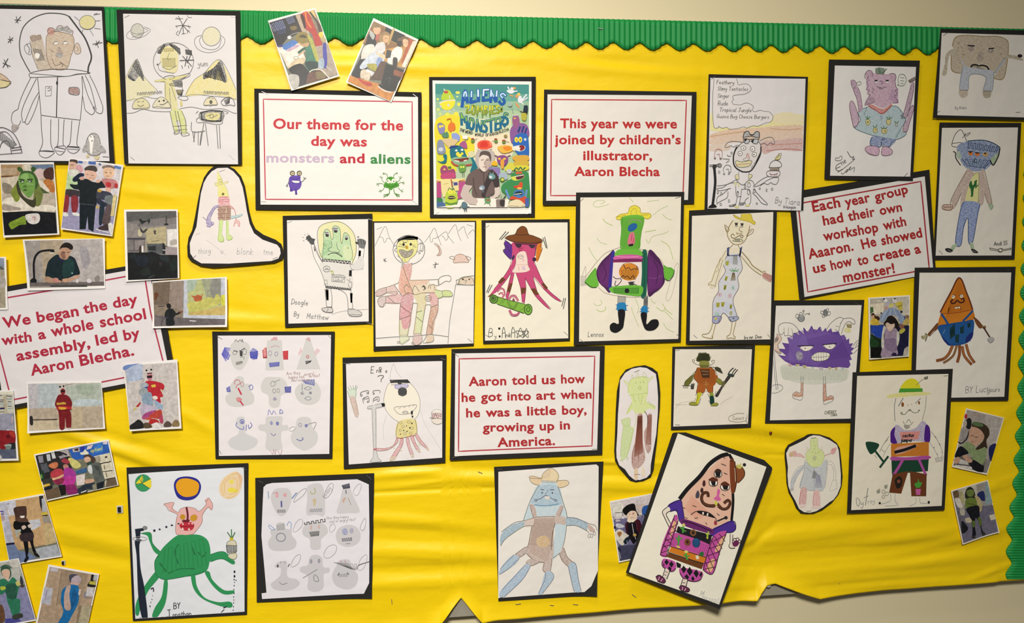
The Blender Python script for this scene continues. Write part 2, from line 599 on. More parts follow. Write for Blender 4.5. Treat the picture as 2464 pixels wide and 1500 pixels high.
ALL = []
LIFT = 0.0062                # the wrinkled backing paper stays below this
def picture(name, label, cat, group, view, back, sheet, ops, lvl=0.0, tilt=(0, 0, 0, 0), curl=None, staples=(), paper='eeeae8', bcurl=None, photo=False, pname=None):
    """back: black card outline (or None), sheet: paper outline; both in zoom units of view"""
    h = LIFT + lvl / 1000.0
    shb = Sheet(view, back, h + 0.0005, tilt, bcurl, 0.0005) if back else None
    shs = Sheet(view, sheet, h + (0.0013 if back else 0.0004), tilt, curl, 0.0003)
    if back and len(back) == 4 and len(sheet) == 4:
        pass
    q = back or sheet
    cx = sum(p[0] for p in q) / len(q); cy = sum(p[1] for p in q) / len(q)
    o = (shb or shs).at(cx, cy)
    org = (o[0], -h, o[2])
    if back:
        # the sheet follows the plane of its card
        shs.quad_card = shb
        base = shb
        shs_h = shs.height
        def hh(x, y, S_=shs, B_=shb):
            u, v = B_.uv(x, y); t = B_.tilt
            z = (t[0] + t[1] + t[2] + t[3]) / 4 + (u - .5) * (t[1] + t[2] - t[0] - t[3]) / 2 + (v - .5) * (t[2] + t[3] - t[0] - t[1]) / 2
            u2, v2 = S_.uv(x, y)
            for (uu, vv, cl) in ((u2, v2, S_.curl), (u, v, B_.curl)):
                for ci, (lift, rad) in cl.items():
                    cu, cv = ((0, 0), (1, 0), (1, 1), (0, 1))[ci]
                    d = math.hypot(uu - cu, (vv - cv) * 1.2)
                    if d < rad:
                        z += lift * (1 - d / rad) ** 2
            return S_.h + z / 1000.0
        shs.height = hh
        root = empty(name, org, label, cat, group)
        shb.slab('backing_card', mat_card(), root, org)
        shs.bend = bool(shb.curl)
        ps = shs.slab(pname or 'paper_sheet', mat_paper(paper), root, org)
    else:
        root = shs.slab(name, mat_paper(paper), None, org)
        root.location = org
        tag(root, label, cat, group)
        ps = root
    if ops:
        Ink(shs, ps, org, photo, bool(shs.curl or (shb and shb.curl))).run(ops)
    for a, b in staples:
        staple(shs, root, org, a, b)
    ALL.append(root)
    return root

def snap(label, view, sheet, inner, ops, lvl=2.0, tilt=(0, 0, 0, 0), curl=None, paper='f4f0ec', base='776', group='snapshots pinned among the drawings'):
    """a photographic print: white bordered paper with the picture printed inside"""
    pic = '@picture\nF ' + base + ' ' + ' '.join('%g,%g' % p for p in inner) + '\n' + ops
    return picture('photograph', label, 'photograph', group, view, None, sheet, pic, lvl, tilt, curl, (), paper, None, True)

# ================================================================ the wall, the backing paper, the border
def wall():
    m, nt, b = new_mat('cream_wall_paint')
    b.inputs['Base Color'].default_value = rgb('e9dcb4', 0.88)
    b.inputs['Roughness'].default_value = 0.6
    noise_bump(nt, b, 350, 0.15, 0.001, 4)
    y0, y1 = 0.026, 0.15
    x0, x1, z0, z1 = -2.6, 3.2, 0.0, 2.75
    vs = [(x, y, z) for y in (y0, y1) for x, z in ((x0, z0), (x1, z0), (x1, z1), (x0, z1))]
    fs = [(0, 1, 2, 3), (7, 6, 5, 4), (0, 4, 5, 1), (1, 5, 6, 2), (2, 6, 7, 3), (3, 7, 4, 0)]
    o = mesh_obj('wall_back', vs, fs, [m])
    o['kind'] = 'structure'
    bm = bmesh.new(); bm.from_mesh(o.data); bmesh.ops.recalc_face_normals(bm, faces=bm.faces[:]); bm.to_mesh(o.data); bm.free()
wall()

def board():
    m, nt, b = new_mat('grey_board_felt')
    b.inputs['Base Color'].default_value = rgb('9c9686', 0.9)
    b.inputs['Roughness'].default_value = 0.9
    noise_bump(nt, b, 700, 0.3, 0.0008, 3)
    X0, Z1 = P(-140, 16); X1, _ = P(2540, 100)
    Z1 = P(1340, 46)[1]; Z0 = P(2430, 1394)[1]
    y0, y1 = 0.0004, 0.0255
    vs = [(x, y, z) for y in (y0, y1) for x, z in ((X0, Z0), (X1, Z0), (X1, Z1), (X0, Z1))]
    fs = [(0, 1, 2, 3), (7, 6, 5, 4), (0, 4, 5, 1), (1, 5, 6, 2), (2, 6, 7, 3), (3, 7, 4, 0)]
    o = mesh_obj('display_board', vs, fs, [m])
    tag(o, 'grey display board behind the yellow paper, bare only where the lower edge is torn', 'notice board')
    bm = bmesh.new(); bm.from_mesh(o.data); bmesh.ops.recalc_face_normals(bm, faces=bm.faces[:]); bm.to_mesh(o.data); bm.free()
board()

def interp(tab, x):
    if x <= tab[0][0]:
        (a, b), (c, d) = tab[0], tab[1]
    elif x >= tab[-1][0]:
        (a, b), (c, d) = tab[-2], tab[-1]
    else:
        for i in range(len(tab) - 1):
            if tab[i][0] <= x <= tab[i + 1][0]:
                (a, b), (c, d) = tab[i], tab[i + 1]
                break
    return b + (d - b) * (x - a) / (c - a)

EDGE = [(-120, 1585), (900, 1508), (1030, 1504), (1059, 1496), (1085, 1462), (1109, 1435), (1124, 1452), (1160, 1492), (1344, 1479), (1535, 1463), (1725, 1451),
        (1814, 1438), (1824, 1420), (1838, 1402), (1858, 1398), (1905, 1415), (1966, 1436), (2060, 1425), (2170, 1416), (2417, 1397), (2560, 1388)]
def bump1(x, y, cx, cy, rx, ry, rot=0):
    c, s = math.cos(math.radians(rot)), math.sin(math.radians(rot))
    dx, dy = x - cx, y - cy
    u, v = (dx * c + dy * s) / rx, (-dx * s + dy * c) / ry
    return math.exp(-(u * u + v * v))
FOLDS = [  # centre, half length, half width, slope, height (mm)
    (860, 128, 200, 12, 2, -.8), (900, 158, 260, 16, 2, .9), (1480, 150, 160, 14, 6, -.8), (1560, 172, 220, 16, 3, .8), (1250, 140, 200, 14, -2, .5),
    (1000, 1290, 170, 15, 3, -1.1), (1010, 1330, 190, 14, 2, 1.2), (1000, 1370, 170, 14, -2, -.9), (1040, 1400, 180, 12, -3, .9), (960, 1250, 160, 14, 4, .9),
    (1900, 1290, 200, 15, -6, 1.1), (2000, 1330, 260, 15, -5, -1.1), (2100, 1365, 260, 13, -6, 1.2), (1750, 1350, 150, 14, 4, -.8), (2200, 1290, 120, 14, -10, .9),
    (2250, 1330, 160, 12, -12, -.8), (1980, 1395, 260, 10, -4, .9), (1820, 1300, 60, 10, -40, -.8), (1450, 1130, 200, 14, 4, -1.0), (1460, 1165, 230, 14, 3, 1.1), (1180, 1150, 150, 12, 2, .9), (1060, 1120, 180, 14, 5, -.9),
    (270, 1080, 160, 13, 18, .8), (300, 1110, 160, 12, 20, -.8), (250, 1045, 160, 11, 16, -.7), (470, 1010, 80, 14, 30, .6), (1850, 1030, 90, 12, 10, .9), (1850, 1060, 120, 11, 8, -.9),
    (640, 620, 120, 16, 10, .5), (470, 720, 120, 15, 12, -.5), (580, 770, 130, 14, 2, .6), (200, 1330, 130, 16, 10, -.8), (210, 1290, 140, 16, 12, .7), (330, 460, 110, 15, 8, .5), (1420, 830, 80, 14, 4, .6), (2200, 660, 60, 12, -20, .6),
    (2400, 1010, 50, 12, -40, .8), (2390, 1170, 70, 11, -20, .8), (2440, 660, 40, 12, -50, -.6), (1640, 1320, 60, 20, 20, -.6), (2330, 1290, 80, 12, -14, .8), (2150, 1405, 160, 8, -4, .5), (1960, 1250, 120, 14, -4, -.7), (1480, 1290, 40, 20, 4, .6), (1470, 1370, 60, 14, 3, -.7), (1380, 150, 90, 18, 6, .6), (590, 460, 50, 40, 30, .5), (1500, 870, 60, 30, 20, .6), (1820, 330, 16, 150, 0, .5), (1690, 330, 12, 130, 0, -.5),
    (950, 1183, 110, 5, -3, -.7), (1120, 1176, 80, 4, -2, -.8), (1040, 1160, 70, 5, -6, .5), (1450, 1143, 120, 4, 1, -.8), (1480, 1112, 120, 5, 1, .6), (980, 1138, 150, 9, -6, .7), (1900, 1096, 60, 4, 2, -.6), (2380, 1375, 60, 6, -20, .7),
]
def wrinkle(x, y):
    """height in mm of the backing paper at a photograph position"""
    z = 2.5
    z += 1.2 * noise.noise(Vector((x * .0022, y * .011, 1.7))) + 0.5 * noise.noise(Vector((x * .006, y * .026, 5.1)))
    for cx, cy, rx, ry, rot, a in FOLDS:
        if abs(x - cx) < rx * 2.4 + 40 and abs(y - cy) < max(ry * 3, rx * .9):
            z += 4.0 * a * bump1(x, y, cx, cy, rx, ry, rot)
    return z
def backing_paper():
    m, nt, b = new_mat('yellow_backing_paper')
    b.inputs['Base Color'].default_value = rgb('ffd90a', 0.86)
    b.inputs['Roughness'].default_value = 0.42
    b.inputs['Specular IOR Level'].default_value = 0.35
    noise_bump(nt, b, 14, 0.22, 0.008, 3, (1, 1, 2.0))
    nx, ny = 330, 380
    vs, fs = [], []
    xl, xr = -110.0, 2556.0
    xs = sorted(set([xl + (xr - xl) * i / nx for i in range(nx + 1)] + [e[0] for e in EDGE[1:-1]]))
    ytop = 30.0
    for x in xs:
        yb = interp(EDGE, x)
        for j in range(ny + 1):
            t = j / ny
            y0 = ytop + (x * .02)
            y = y0 + (yb - y0) * t
            z = wrinkle(x, y)
            z = z if z < 4.4 else 4.4 + 1.3 * math.tanh((z - 4.4) / 1.3)
            z = z if z > 1.0 else 1.0 + 0.8 * math.tanh((z - 1.0) / 0.8)
            edge = max(0.0, 1 - (yb - y) / 42.0)
            # torn corners curl towards the room
            z += 11.0 * edge ** 2 * (bump1(x, y, 1068, 1478, 34, 60) + bump1(x, y, 1150, 1478, 30, 60)) * 1.0
            z += 9.0 * edge ** 2 * (bump1(x, y, 1815, 1430, 26, 50) + 1.3 * bump1(x, y, 1925, 1420, 60, 60))
            z += 3.2 * edge ** 2 * (0.9 + noise.noise(Vector((x * .01, 0, 3.3))))
            ys = 289.0 + 0.0082 * x      # seam where two lengths of paper overlap
            z -= 1.1 * math.exp(-abs(y - ys) / 26.0)
            if y > ys:
                z += 0.3
            if x > 2400:
                z = min(z, 4.6)
            z = max(z, 0.2)
            X, Z = P(x, y, 0.0)
            vs.append((X, -z / 1000.0, Z))
    n1 = ny + 1
    nxx = len(xs) - 1
    for i in range(nxx):
        for j in range(ny):
            a = i * n1 + j
            fs.append((a, a + 1, a + n1 + 1, a + n1))
    o = mesh_obj('backing_paper', vs, fs, [m], None, None, True)
    tag(o, 'large wrinkled yellow backing paper covering the wall behind every picture', 'backing paper')
    bm = bmesh.new(); bm.from_mesh(o.data)
    bmesh.ops.recalc_face_normals(bm, faces=bm.faces[:])
    if sum(f.normal.y for f in bm.faces) > 0:
        bmesh.ops.reverse_faces(bm, faces=bm.faces[:])
    bm.to_mesh(o.data); bm.free()
    md = o.modifiers.new('thickness', 'SOLIDIFY'); md.thickness = 0.00015; md.offset = -1
    return o
backing_paper()

def green_mat():
    m, nt, b = new_mat('green_corrugated_card')
    b.inputs['Base Color'].default_value = rgb('1f9a4a', 0.78)
    b.inputs['Roughness'].default_value = 0.55
    b.inputs['Specular IOR Level'].default_value = 0.3
    noise_bump(nt, b, 500, 0.2, 0.0005, 2)
    return m
GREEN = green_mat()
LOBES = [(-80, -10), (629, 0), (842, 3), (1047, 6), (1113, 7), (1181, 8), (1249, 9), (1315, 10), (1380, 11), (1443, 12), (1508, 13), (1571, 14), (1637, 15), (1702, 16), (1766, 17), (1827, 18), (2060, 22), (2464, 29)]
def border(vertical):
    """corrugated card strip: ribs run across the strip, one edge cut in scallops"""
    vs, fs = [], []
    h0 = 0.0063
    if not vertical:
        n = 2 * 4 * 215
        rows = 6
        xa, _ = P(-90, 20); xb, _ = P(2560, 60)
        for i in range(n + 1):
            t = i / n
            px = -90 + 2650 * t
            yt = 11.0 + 0.0238 * px
            ph = interp(LOBES, px)
            s = 0.5 - 0.5 * math.cos(2 * math.pi * (ph + 0.5))
            s = s ** 0.8
            yb = interp([(-90, 86), (629, 88), (1080, 95), (1800, 107), (2250, 115), (2560, 118)], px) + 17.0 * s
            rib = math.cos(2 * math.pi * t * n / 8)
            for j in range(rows + 1):
                y = yt + (yb - yt) * j / rows
                X, Z = P(px, y, h0)
                z = h0 + 0.0011 * rib
                if j == rows:
                    z += 0.0012 * math.sin(px * .021) ** 2
                vs.append((X, -z, Z))
        for i in range(n):
            for j in range(rows):
                a = i * (rows + 1) + j
                fs.append((a, a + 1, a + rows + 2, a + rows + 1))
        o = mesh_obj('border_strip', vs, fs, [GREEN], None, None, True)
        tag(o, 'green corrugated border strip with scalloped lower edge along the top of the display', 'border strip', None)
    else:
        n = 4 * 250
        rows = 6
        for i in range(n + 1):
            t = i / n
            py = 116 + (1394 - 116) * t
            ph = interp(VLOBES, py)
            s = (0.5 + 0.5 * math.cos(2 * math.pi * ph)) ** 0.8
            xl = interp(VEDGE, py) - 14.0 * s
            rib = math.cos(2 * math.pi * t * n / 5.0)
            for j in range(rows + 1):
                x = xl + (2545 - xl) * j / rows
                X, Z = P(x, py, h0)
                vs.append((X, -(h0 + 0.0011 * rib), Z))
        for i in range(n):
            for j in range(rows):
                a = i * (rows + 1) + j
                fs.append((a, a + rows + 1, a + rows + 2, a + 1))
        o = mesh_obj('border_strip', vs, fs, [GREEN], None, None, True)
        tag(o, 'green corrugated border strip with scalloped edge running down the right side', 'border strip', None)
    bm = bmesh.new(); bm.from_mesh(o.data)
    if sum(f.normal.y for f in bm.faces) > 0:
        bmesh.ops.reverse_faces(bm, faces=bm.faces[:])
    bm.to_mesh(o.data); bm.free()
    md = o.modifiers.new('thickness', 'SOLIDIFY'); md.thickness = 0.0005; md.offset = -1
VLOBES = [(704, -1), (761, 0), (817, 1), (875, 2), (933, 3), (994, 4), (1049, 5), (1107, 6), (1162, 7), (1220, 8), (1272, 9), (1328, 10)]
VEDGE = [(100, 2486), (560, 2474), (761, 2467), (933, 2463), (1049, 2457), (1162, 2451), (1220, 2444), (1272, 2436), (1400, 2434)]
border(False)
border(True)

# ================================================================ drawings
V = (0, 0, 300, 400)
picture('drawing', 'large drawing of a two-headed astronaut in a round helmet with a small penguin', 'drawing', 'monster drawings on black card', V,
 [(-90, 44), (938, 62), (1035, 1480), (-60, 1470)], [(-60, 78), (918, 98), (988, 1455), (-30, 1450)], '''
@figure_drawing
f ~b9a284 280,375 340,360 375,330 400,420 430,540 470,625 350,632 320,570 290,500
f ~a98a70 270,330 300,310 330,320 360,310 372,350 300,385 275,360
h 765 6 7 275,330 365,315 372,350 290,375
l g 5 345,630 300,520 280,430 270,370
f ~bfa27e 430,310 500,285 600,300 660,330 668,420 640,510 600,620 480,622 430,540 415,400
f ~b4553c 430,262 480,260 490,300 450,322 428,295
l 866 6 430,290 440,255 480,255 500,290 520,240 560,235 580,280 600,235 620,250 640,270 660,285 650,320
f ~777 500,260 560,240 620,250 655,290 640,300 560,280 500,290
c 876 5 430,310 500,285 600,300 660,330 668,420 640,510 600,620 480,622 430,540 415,400
f ~c4aa90 676,410 700,388 722,420 730,470 700,490 672,470
c 876 5 676,410 700,388 722,420 730,470 700,490 672,470
l 876 4 690,420 705,440 695,465
c 777 5 280,490 240,480 220,430 240,400 275,400
l 666 6 240,400 265,440 260,480
h 666 6 6 300,440 370,450 400,540 340,550
f w 320,480 360,490 345,530 320,520
l 777 6 480,400 500,375 530,390 515,400;l 777 6 565,400 585,372 612,388 600,400
e w 508 390 20 9;e w 592 388 20 9
f ~937357 530,420 510,470 500,490 540,480 570,490 550,440
f ~777 500,500 540,482 572,495 545,520
l 876 5 460,450 480,470;l 876 5 470,530 500,590 560,575 600,600
l 655 5 540,560 570,580 560,600
l 555 9 270,650 220,560 185,480 178,370 210,250 290,170 400,125 500,120 580,130 625,150
l 444 14 625,150 700,250 770,350 820,480 822,540 800,600 795,655
c 444 5 275,660 400,632 550,625 700,632 815,660 700,672 600,690 450,694 290,700 268,690
l 444 4 280,665 450,678 600,690 700,668 810,665
l 444 5 340,705 355,850 372,1040;l 444 5 740,690 745,850 725,1085
l 333 8 520,700 515,860 510,1060;e 333 516 750 9 18
l 444 5 372,1040 500,1058 725,1085
C 555 4 412,782 468,780 462,865 412,868;l 555 4 430,800 450,790 455,815 432,820
f ~877 626,790 708,793 710,855 626,845;l 444 4 626,790 708,793 710,855 626,845 626,790
h a54 5 6 630,800 700,800 705,845 630,840
l 555 5 280,700 220,820 180,920 165,985;l 555 5 330,710 270,830 215,950 195,1030 205,1090
l 666 5 350,835 300,920 250,1040 225,1110;l 666 5 355,860 330,960 280,1080 245,1125 225,1100 205,1105
l 666 5 165,985 115,1020 105,1090 130,1130 170,1130 190,1090
f ~766 115,1125 170,1135 165,1165 130,1195 105,1170
l 555 5 745,690 790,850 850,980;l 555 5 770,680 820,790 870,990
l 555 5 810,680 860,780 915,920 930,980 915,1025 870,1010 850,960
l 666 5 745,860 760,940 770,990 800,1020 830,1035 855,1010 840,970
l 555 5 372,1045 375,1160 385,1290 355,1370;l 555 5 460,1080 460,1290 490,1370
l 555 5 530,1075 525,1290 500,1330;l 555 5 580,1080 570,1290 590,1320
l 555 5 650,1090 635,1280 610,1320;l 555 5 720,1095 695,1290 718,1330
c 666 5 355,1370 370,1410 420,1425 470,1400 490,1370 420,1360
l 444 6 360,1362 480,1370;c 666 5 500,1330 505,1370 540,1400 580,1375 590,1320;l 444 6 505,1328 585,1345;l 555 4 505,1360 580,1372
c 666 5 610,1325 620,1365 660,1385 700,1370 718,1330;l 444 6 612,1325 712,1334;l 555 4 615,1345 712,1352
@penguin_drawing
f ~8a8684 790,1260 830,1210 880,1215 905,1280 910,1380 860,1405 800,1390 775,1330
f w 800,1240 830,1220 850,1230 845,1280 830,1390 815,1380 810,1290
c 777 5 790,1250 830,1205 880,1215 905,1280 910,1380 860,1405 800,1390 775,1330
f ~77747a 775,1300 745,1350 750,1375 790,1360;f ~77747a 905,1300 950,1345 955,1380 905,1370
e 444 822 1236 5 5;e 444 850 1236 5 5;f 333 825,1268 840,1268 832,1282
f ~c9b45c 780,1400 800,1395 812,1415 785,1425;f ~c9b45c 850,1415 900,1410 890,1440 865,1440
l 555 5 930,1415 985,1418
@sun_drawing
e ~d8cc6a 790 203 70 62;o 777 5 790 203 72 63
l 777 4 715,185 675,150;l 777 4 750,270 740,300;l 777 4 815,270 845,322;l 777 4 855,255 910,262;l 777 4 862,190 905,186;l 777 4 850,130 880,120;l 777 4 850,135 905,125
@star_drawing
l 444 5 150,150 165,210;l 444 5 190,150 145,205;l 444 5 135,180 190,185
@star_drawing
l 444 5 90,330 100,390;l 444 5 120,340 75,385;l 444 5 75,355 120,365
@star_drawing
l 444 6 40,540 75,610;l 444 6 75,530 30,610;l 444 6 30,570 95,600
@star_drawing
l 444 5 840,400 925,385;l 444 5 870,370 890,430;l 444 5 900,370 865,410
@planet_drawing
f ~c79a64 -30,660 10,660 60,700 90,735 20,720 -30,720
f ~d9c468 -30,720 60,735 100,745 80,775 10,795 -30,795
l 665 5 -10,660 50,690 90,735 60,735 -20,715;l 665 5 90,735 100,745 60,785 0,795;o 666 4 94 745 8 14
@igloo_drawing
l 555 7 -20,1155 40,1155 120,1200 170,1280 200,1370;l 555 6 -10,1200 50,1190 100,1230 150,1310
l 555 6 0,1340 20,1290 60,1270 90,1300 108,1390;l 555 5 0,1395 205,1380
h 777 6 14 10,1190 150,1300 110,1340 0,1260;l 444 6 110,1340 195,1325;l 444 6 112,1360 198,1348
''', lvl=2.6, paper='e4e0e4')

V = (280, 10, 600, 410)
picture('drawing', 'pencil drawing of a yellow spaceman between snowy mountains under two ringed planets', 'drawing', 'monster drawings on black card', V,
 [(0, 48), (1118, 62), (1132, 1452), (72, 1446)], [(60, 86), (1074, 104), (1098, 1446), (110, 1438)], '''
@planet_drawing
e ~b9b9a8 190 240 56 62;o 777 5 190 240 58 64;l 777 4 130,235 95,270 100,305 160,318 250,290 300,250 300,225 250,205
l 777 4 140,260 200,270 260,255 285,235 250,220;l 888 4 140,300 230,270
@planet_drawing
e ~ddd6a8 856 290 78 82;o 777 5 858 292 82 86
l 888 5 770,280 720,300 705,350 740,410 820,438 900,425 960,380 980,320 940,280
l 888 5 770,290 750,330 780,390 860,412 920,390 945,330 940,300
@snowflake_drawing
l 555 6 600,190 560,110;l 555 6 600,190 640,130;l 555 6 600,190 535,200;l 555 6 600,190 670,205;l 555 6 600,190 565,270;l 555 6 600,190 605,270;l 555 6 600,190 650,250
l 555 4 530,135 600,130;l 555 4 540,120 570,140;l 555 4 640,95 650,120 680,120;l 555 4 540,195 550,215;l 555 4 650,190 660,220;l 555 4 560,240 540,270 565,285;l 555 4 590,270 625,265;l 555 4 640,265 650,235 665,260
@mountain_drawing
f ~e0d9a0 75,690 180,500 250,650 360,780 240,850 80,860
f ~444 178,500 200,510 240,620 250,695 210,650 160,695 105,660 130,590
h 222 6 12 180,510 240,640 240,690 150,560;h 222 7 7 110,640 170,690 150,690 110,660
l 888 4 75,690 180,500 250,650 370,780
@mountain_drawing
f ~e4d572 625,820 690,700 800,620 930,510 1080,770 1085,860 1000,840 850,815 720,825
f ~3a3838 935,512 960,530 1000,690 960,700 920,600 890,690 860,640 790,680 790,630 870,580
h 222 8 14 800,650 930,530 985,700 830,660;h 222 7 5 790,630 860,590 850,660 790,675
l 777 4 625,820 700,690 790,625 940,505 1085,780
l 888 4 80,880 140,860 200,855 260,835 330,850 380,850;l 888 4 640,825 720,815 850,830 960,840 1080,860
l 888 5 90,985 160,980 240,950 330,965 480,970 600,940 680,930 800,950 960,945 1050,980 1085,985
@figure_drawing
o 777 5 516 520 182 172
f ~ded27c 405,430 440,385 510,385 555,440 555,580 520,620 440,600 400,520
f ~444 375,440 370,400 430,360 490,350 560,390 580,440 570,460 530,410 480,370 420,400 400,440
h 333 8 10 375,440 430,360 440,380 400,445;h 333 8 8 480,360 570,400 575,450 500,385
h 9a8a45 5 10 430,405 520,400 515,425 435,430
h 8a8245 5 12 420,490 530,490 530,570 420,565
l 887 4 480,440 460,500 490,500;l 776 5 420,570 480,590 545,555;e 555 372 545 7 8;l 888 4 400,520 380,560 400,600 520,625
l 777 4 350,690 480,665 600,640 655,625 660,650 560,690 460,700 360,700
f ~d8cc55 350,690 480,665 600,645 650,640 540,685 370,702
c 665 4 430,660 480,645 525,650 520,670 460,685 430,672
f ~d9d07a 440,700 500,690 530,760 555,950 500,960 470,850 440,850;f ~555 530,690 590,685 595,745 540,740
h 333 6 10 480,720 590,690 590,740 490,740
f ~d5ca62 440,710 475,720 480,900 440,850
l 777 4 440,705 445,840;l 777 4 480,760 500,960 550,965;l 777 4 500,750 540,870;l 777 4 590,690 600,780
f ~bfb04a 540,780 580,775 580,820 555,820;h 333 5 8 540,775 605,775 590,825 560,820
c 777 4 555,840 600,830 640,835 645,860 610,870 570,855
f ~cfc03c 575,870 592,870 600,910 580,925
f ~cdd25c 490,970 590,960 630,1100 640,1160 590,1165 570,1060 540,1060 560,1150 530,1160 510,1090
l 666 5 485,970 510,1090 530,1165;l 666 5 530,965 550,1060 575,1160;l 555 5 555,970 580,1090 590,1180;l 666 5 590,965 625,1050 630,1150
l 555 4 515,1105 635,1095;l 555 4 530,1140 640,1130
c 777 4 585,1160 600,1190 660,1180 640,1160;c 777 4 520,1160 530,1175 565,1165 560,1145
@helmet_star_drawing
l 555 6 575,510 700,505;l 555 6 640,470 620,560;l 555 6 600,470 680,560;l 555 6 670,465 640,530;l 555 5 590,555 600,580;l 555 5 650,555 655,575
h 444 5 10 625,410 680,420 680,460 630,450
@ghost_drawing
f ~d9cf86 150,940 165,880 230,850 285,880 298,940 220,945;c 777 5 150,940 165,880 230,850 285,880 298,930 220,940
l 555 5 190,885 215,880;l 555 5 235,885 250,875;l 444 5 195,910 220,925 250,912
@ghost_drawing
f ~d9d0a4 330,930 350,880 400,840 450,860 490,930 430,940;c 777 5 330,930 350,880 400,840 450,860 490,930 430,935 380,925
e 444 388 878 8 8;e 444 430 872 9 9;l 444 6 395,905 420,910 470,880
@ghost_drawing
f ~ddd09a 790,910 810,860 850,838 890,850 912,905;c 777 5 790,910 810,860 850,838 890,850 912,905 880,910 850,910
e 665 855 885 14 18;l 555 4 830,850 850,848;l 555 4 860,850 876,858;e ~776 852 912 14 8
@ghost_drawing
c 777 5 948,880 1000,840 1050,855 1070,915 1030,910 990,915 960,910
h 555 5 8 975,870 1025,845 1020,890 990,905
@cauldron_drawing
f ~444 760,975 960,965 945,1055 775,1050;f ~d5c95a 810,990 930,985 915,1045 820,1045
l 333 10 760,985 790,975 860,962 960,970;l 333 10 770,1040 860,1055 945,1055;l 333 8 950,980 945,1050;l 333 9 768,985 775,1040
o 776 6 862 1012 16 18;l 776 5 820,1010 850,1000;l 776 5 880,1020 915,1000
l 888 4 770,1010 725,1040 735,1068 800,1068 900,1085 955,1075 960,1030
l 777 5 680,1065 688,1150 800,1145;l 777 5 790,1075 760,1270;l 777 5 805,1080 830,1275;l 777 5 905,1095 920,1300;l 777 5 930,1095 940,1300
l 555 4 690,1150 705,1240;l 555 4 710,1150 700,1240;l 777 4 740,1150 740,1270;l 777 4 770,1150 755,1270
l 888 4 740,965 720,985;l 888 4 960,960 1010,975 990,990
@handwritten_lettering
t 888 4 735 560 52 yum
t 888 5 190 822 40@-4 nomnomnom
t 888 5 790 806 40@3 nomnomnom
''', lvl=2.6, staples=[((75, 120), (120, 100)), ((1030, 112), (1072, 116)), ((1020, 1360), (1065, 1404)), ((130, 1378), (165, 1408))], paper='e6e2e2')

V = (600, 200, 1030, 520)
picture('caption_sign', 'sign saying the theme for the day was monsters and aliens', 'sign', 'printed caption signs', V,
 [(55, 62), (1942, 104), (1946, 1448), (70, 1430)], [(106, 112), (1902, 158), (1906, 1378), (126, 1372)], '''
@border_line
C c65560 14 158,182 1836,212 1842,1320 182,1312
@lettering
T c94048 268 512 1735 532 112 Our theme for the
T c94048 695 704 1326 714 108 day was
T cbb6cc 192 892 958 896 104 monsters
T c03040 1020 902 1300 900 104 and
T 3f8a4a 1366 906 1818 908 104 aliens
@purple_monster_picture
f 6a4fae 470,1050 570,1045 575,1090 590,1130 570,1190 520,1215 470,1205 445,1150 445,1090
l 5a3f9a 22 470,1190 468,1215;l 5a3f9a 22 525,1200 528,1250;e 5a3f9a 475 1215 16 10;e 5a3f9a 528 1252 14 9
l 777 9 585,1120 612,1100 625,1078;l 777 9 450,1105 430,1150;e 888 425 1160 12 14;e 888 628 1076 16 9;l 888 7 625,1078 610,1062
e 6f6658 486 1018 30 30;e 6f6658 564 1018 30 30;e d9cba0 488 1020 19 17;e d9cba0 566 1020 19 17;e 222 490 1020 6 6;e 222 568 1020 6 6
f eee 475,1098 570,1105 560,1128 500,1125;l 4a3080 4 475,1098 570,1105 560,1128 500,1125 475,1098;l 5a3f9a 8 460,1070 520,1085 575,1065
@green_monster_picture
f 4f9a32 1590,1055 1640,1075 1660,1110 1690,1160 1620,1190 1600,1210 1570,1190 1512,1165 1540,1110 1545,1080
e eef4dd 1568 1108 24 24;e eef4dd 1628 1104 25 26;e eef4dd 1600 1120 14 14;e 333 1560 1106 7 7;e 333 1630 1108 7 7;e 333 1598 1122 4 4
l 2f6a20 7 1545,1150 1600,1172 1660,1145;o 3f7a28 4 1590 1082 12 10
l 6f9a58 7 1560,1065 1550,1030 1515,1020;e 6f9a58 1514 1022 10 10;l 6f9a58 7 1625,1065 1635,1030 1660,1018;e 6f9a58 1664 1017 9 9
l 6f9a58 6 1525,1125 1500,1100 1490,1070 1470,1055;l 6f9a58 4 1490,1075 1490,1045;l 6f9a58 4 1492,1078 1505,1060
l 6f9a58 6 1512,1140 1470,1132 1435,1150;l 6f9a58 4 1465,1135 1435,1132;l 6f9a58 4 1465,1135 1450,1165
l 6f9a58 6 1525,1175 1500,1210 1460,1225;l 6f9a58 4 1490,1212 1465,1205;l 6f9a58 4 1490,1212 1480,1235
l 6f9a58 6 1665,1115 1695,1095 1705,1050;l 6f9a58 4 1698,1085 1685,1050;l 6f9a58 4 1698,1085 1725,1060
l 6f9a58 6 1680,1140 1710,1120 1750,1130;l 6f9a58 4 1725,1125 1745,1110;l 6f9a58 4 1725,1125 1745,1145
l 6f9a58 6 1680,1180 1710,1215 1735,1225;l 6f9a58 4 1712,1212 1735,1200;l 6f9a58 4 1712,1212 1720,1235
l 5a9040 9 1580,1200 1575,1250 1515,1285;l 5a9040 7 1575,1250 1515,1262;l 5a9040 7 1575,1250 1555,1275
l 5a9040 9 1630,1200 1640,1245 1692,1280;l 5a9040 7 1640,1245 1695,1262;l 5a9040 7 1640,1245 1670,1285
''', lvl=0.6, staples=[((140, 95), (210, 128)), ((1845, 125), (1890, 158)), ((130, 1336), (190, 1338)), ((1835, 1325), (1890, 1360))], paper='f2eee8')

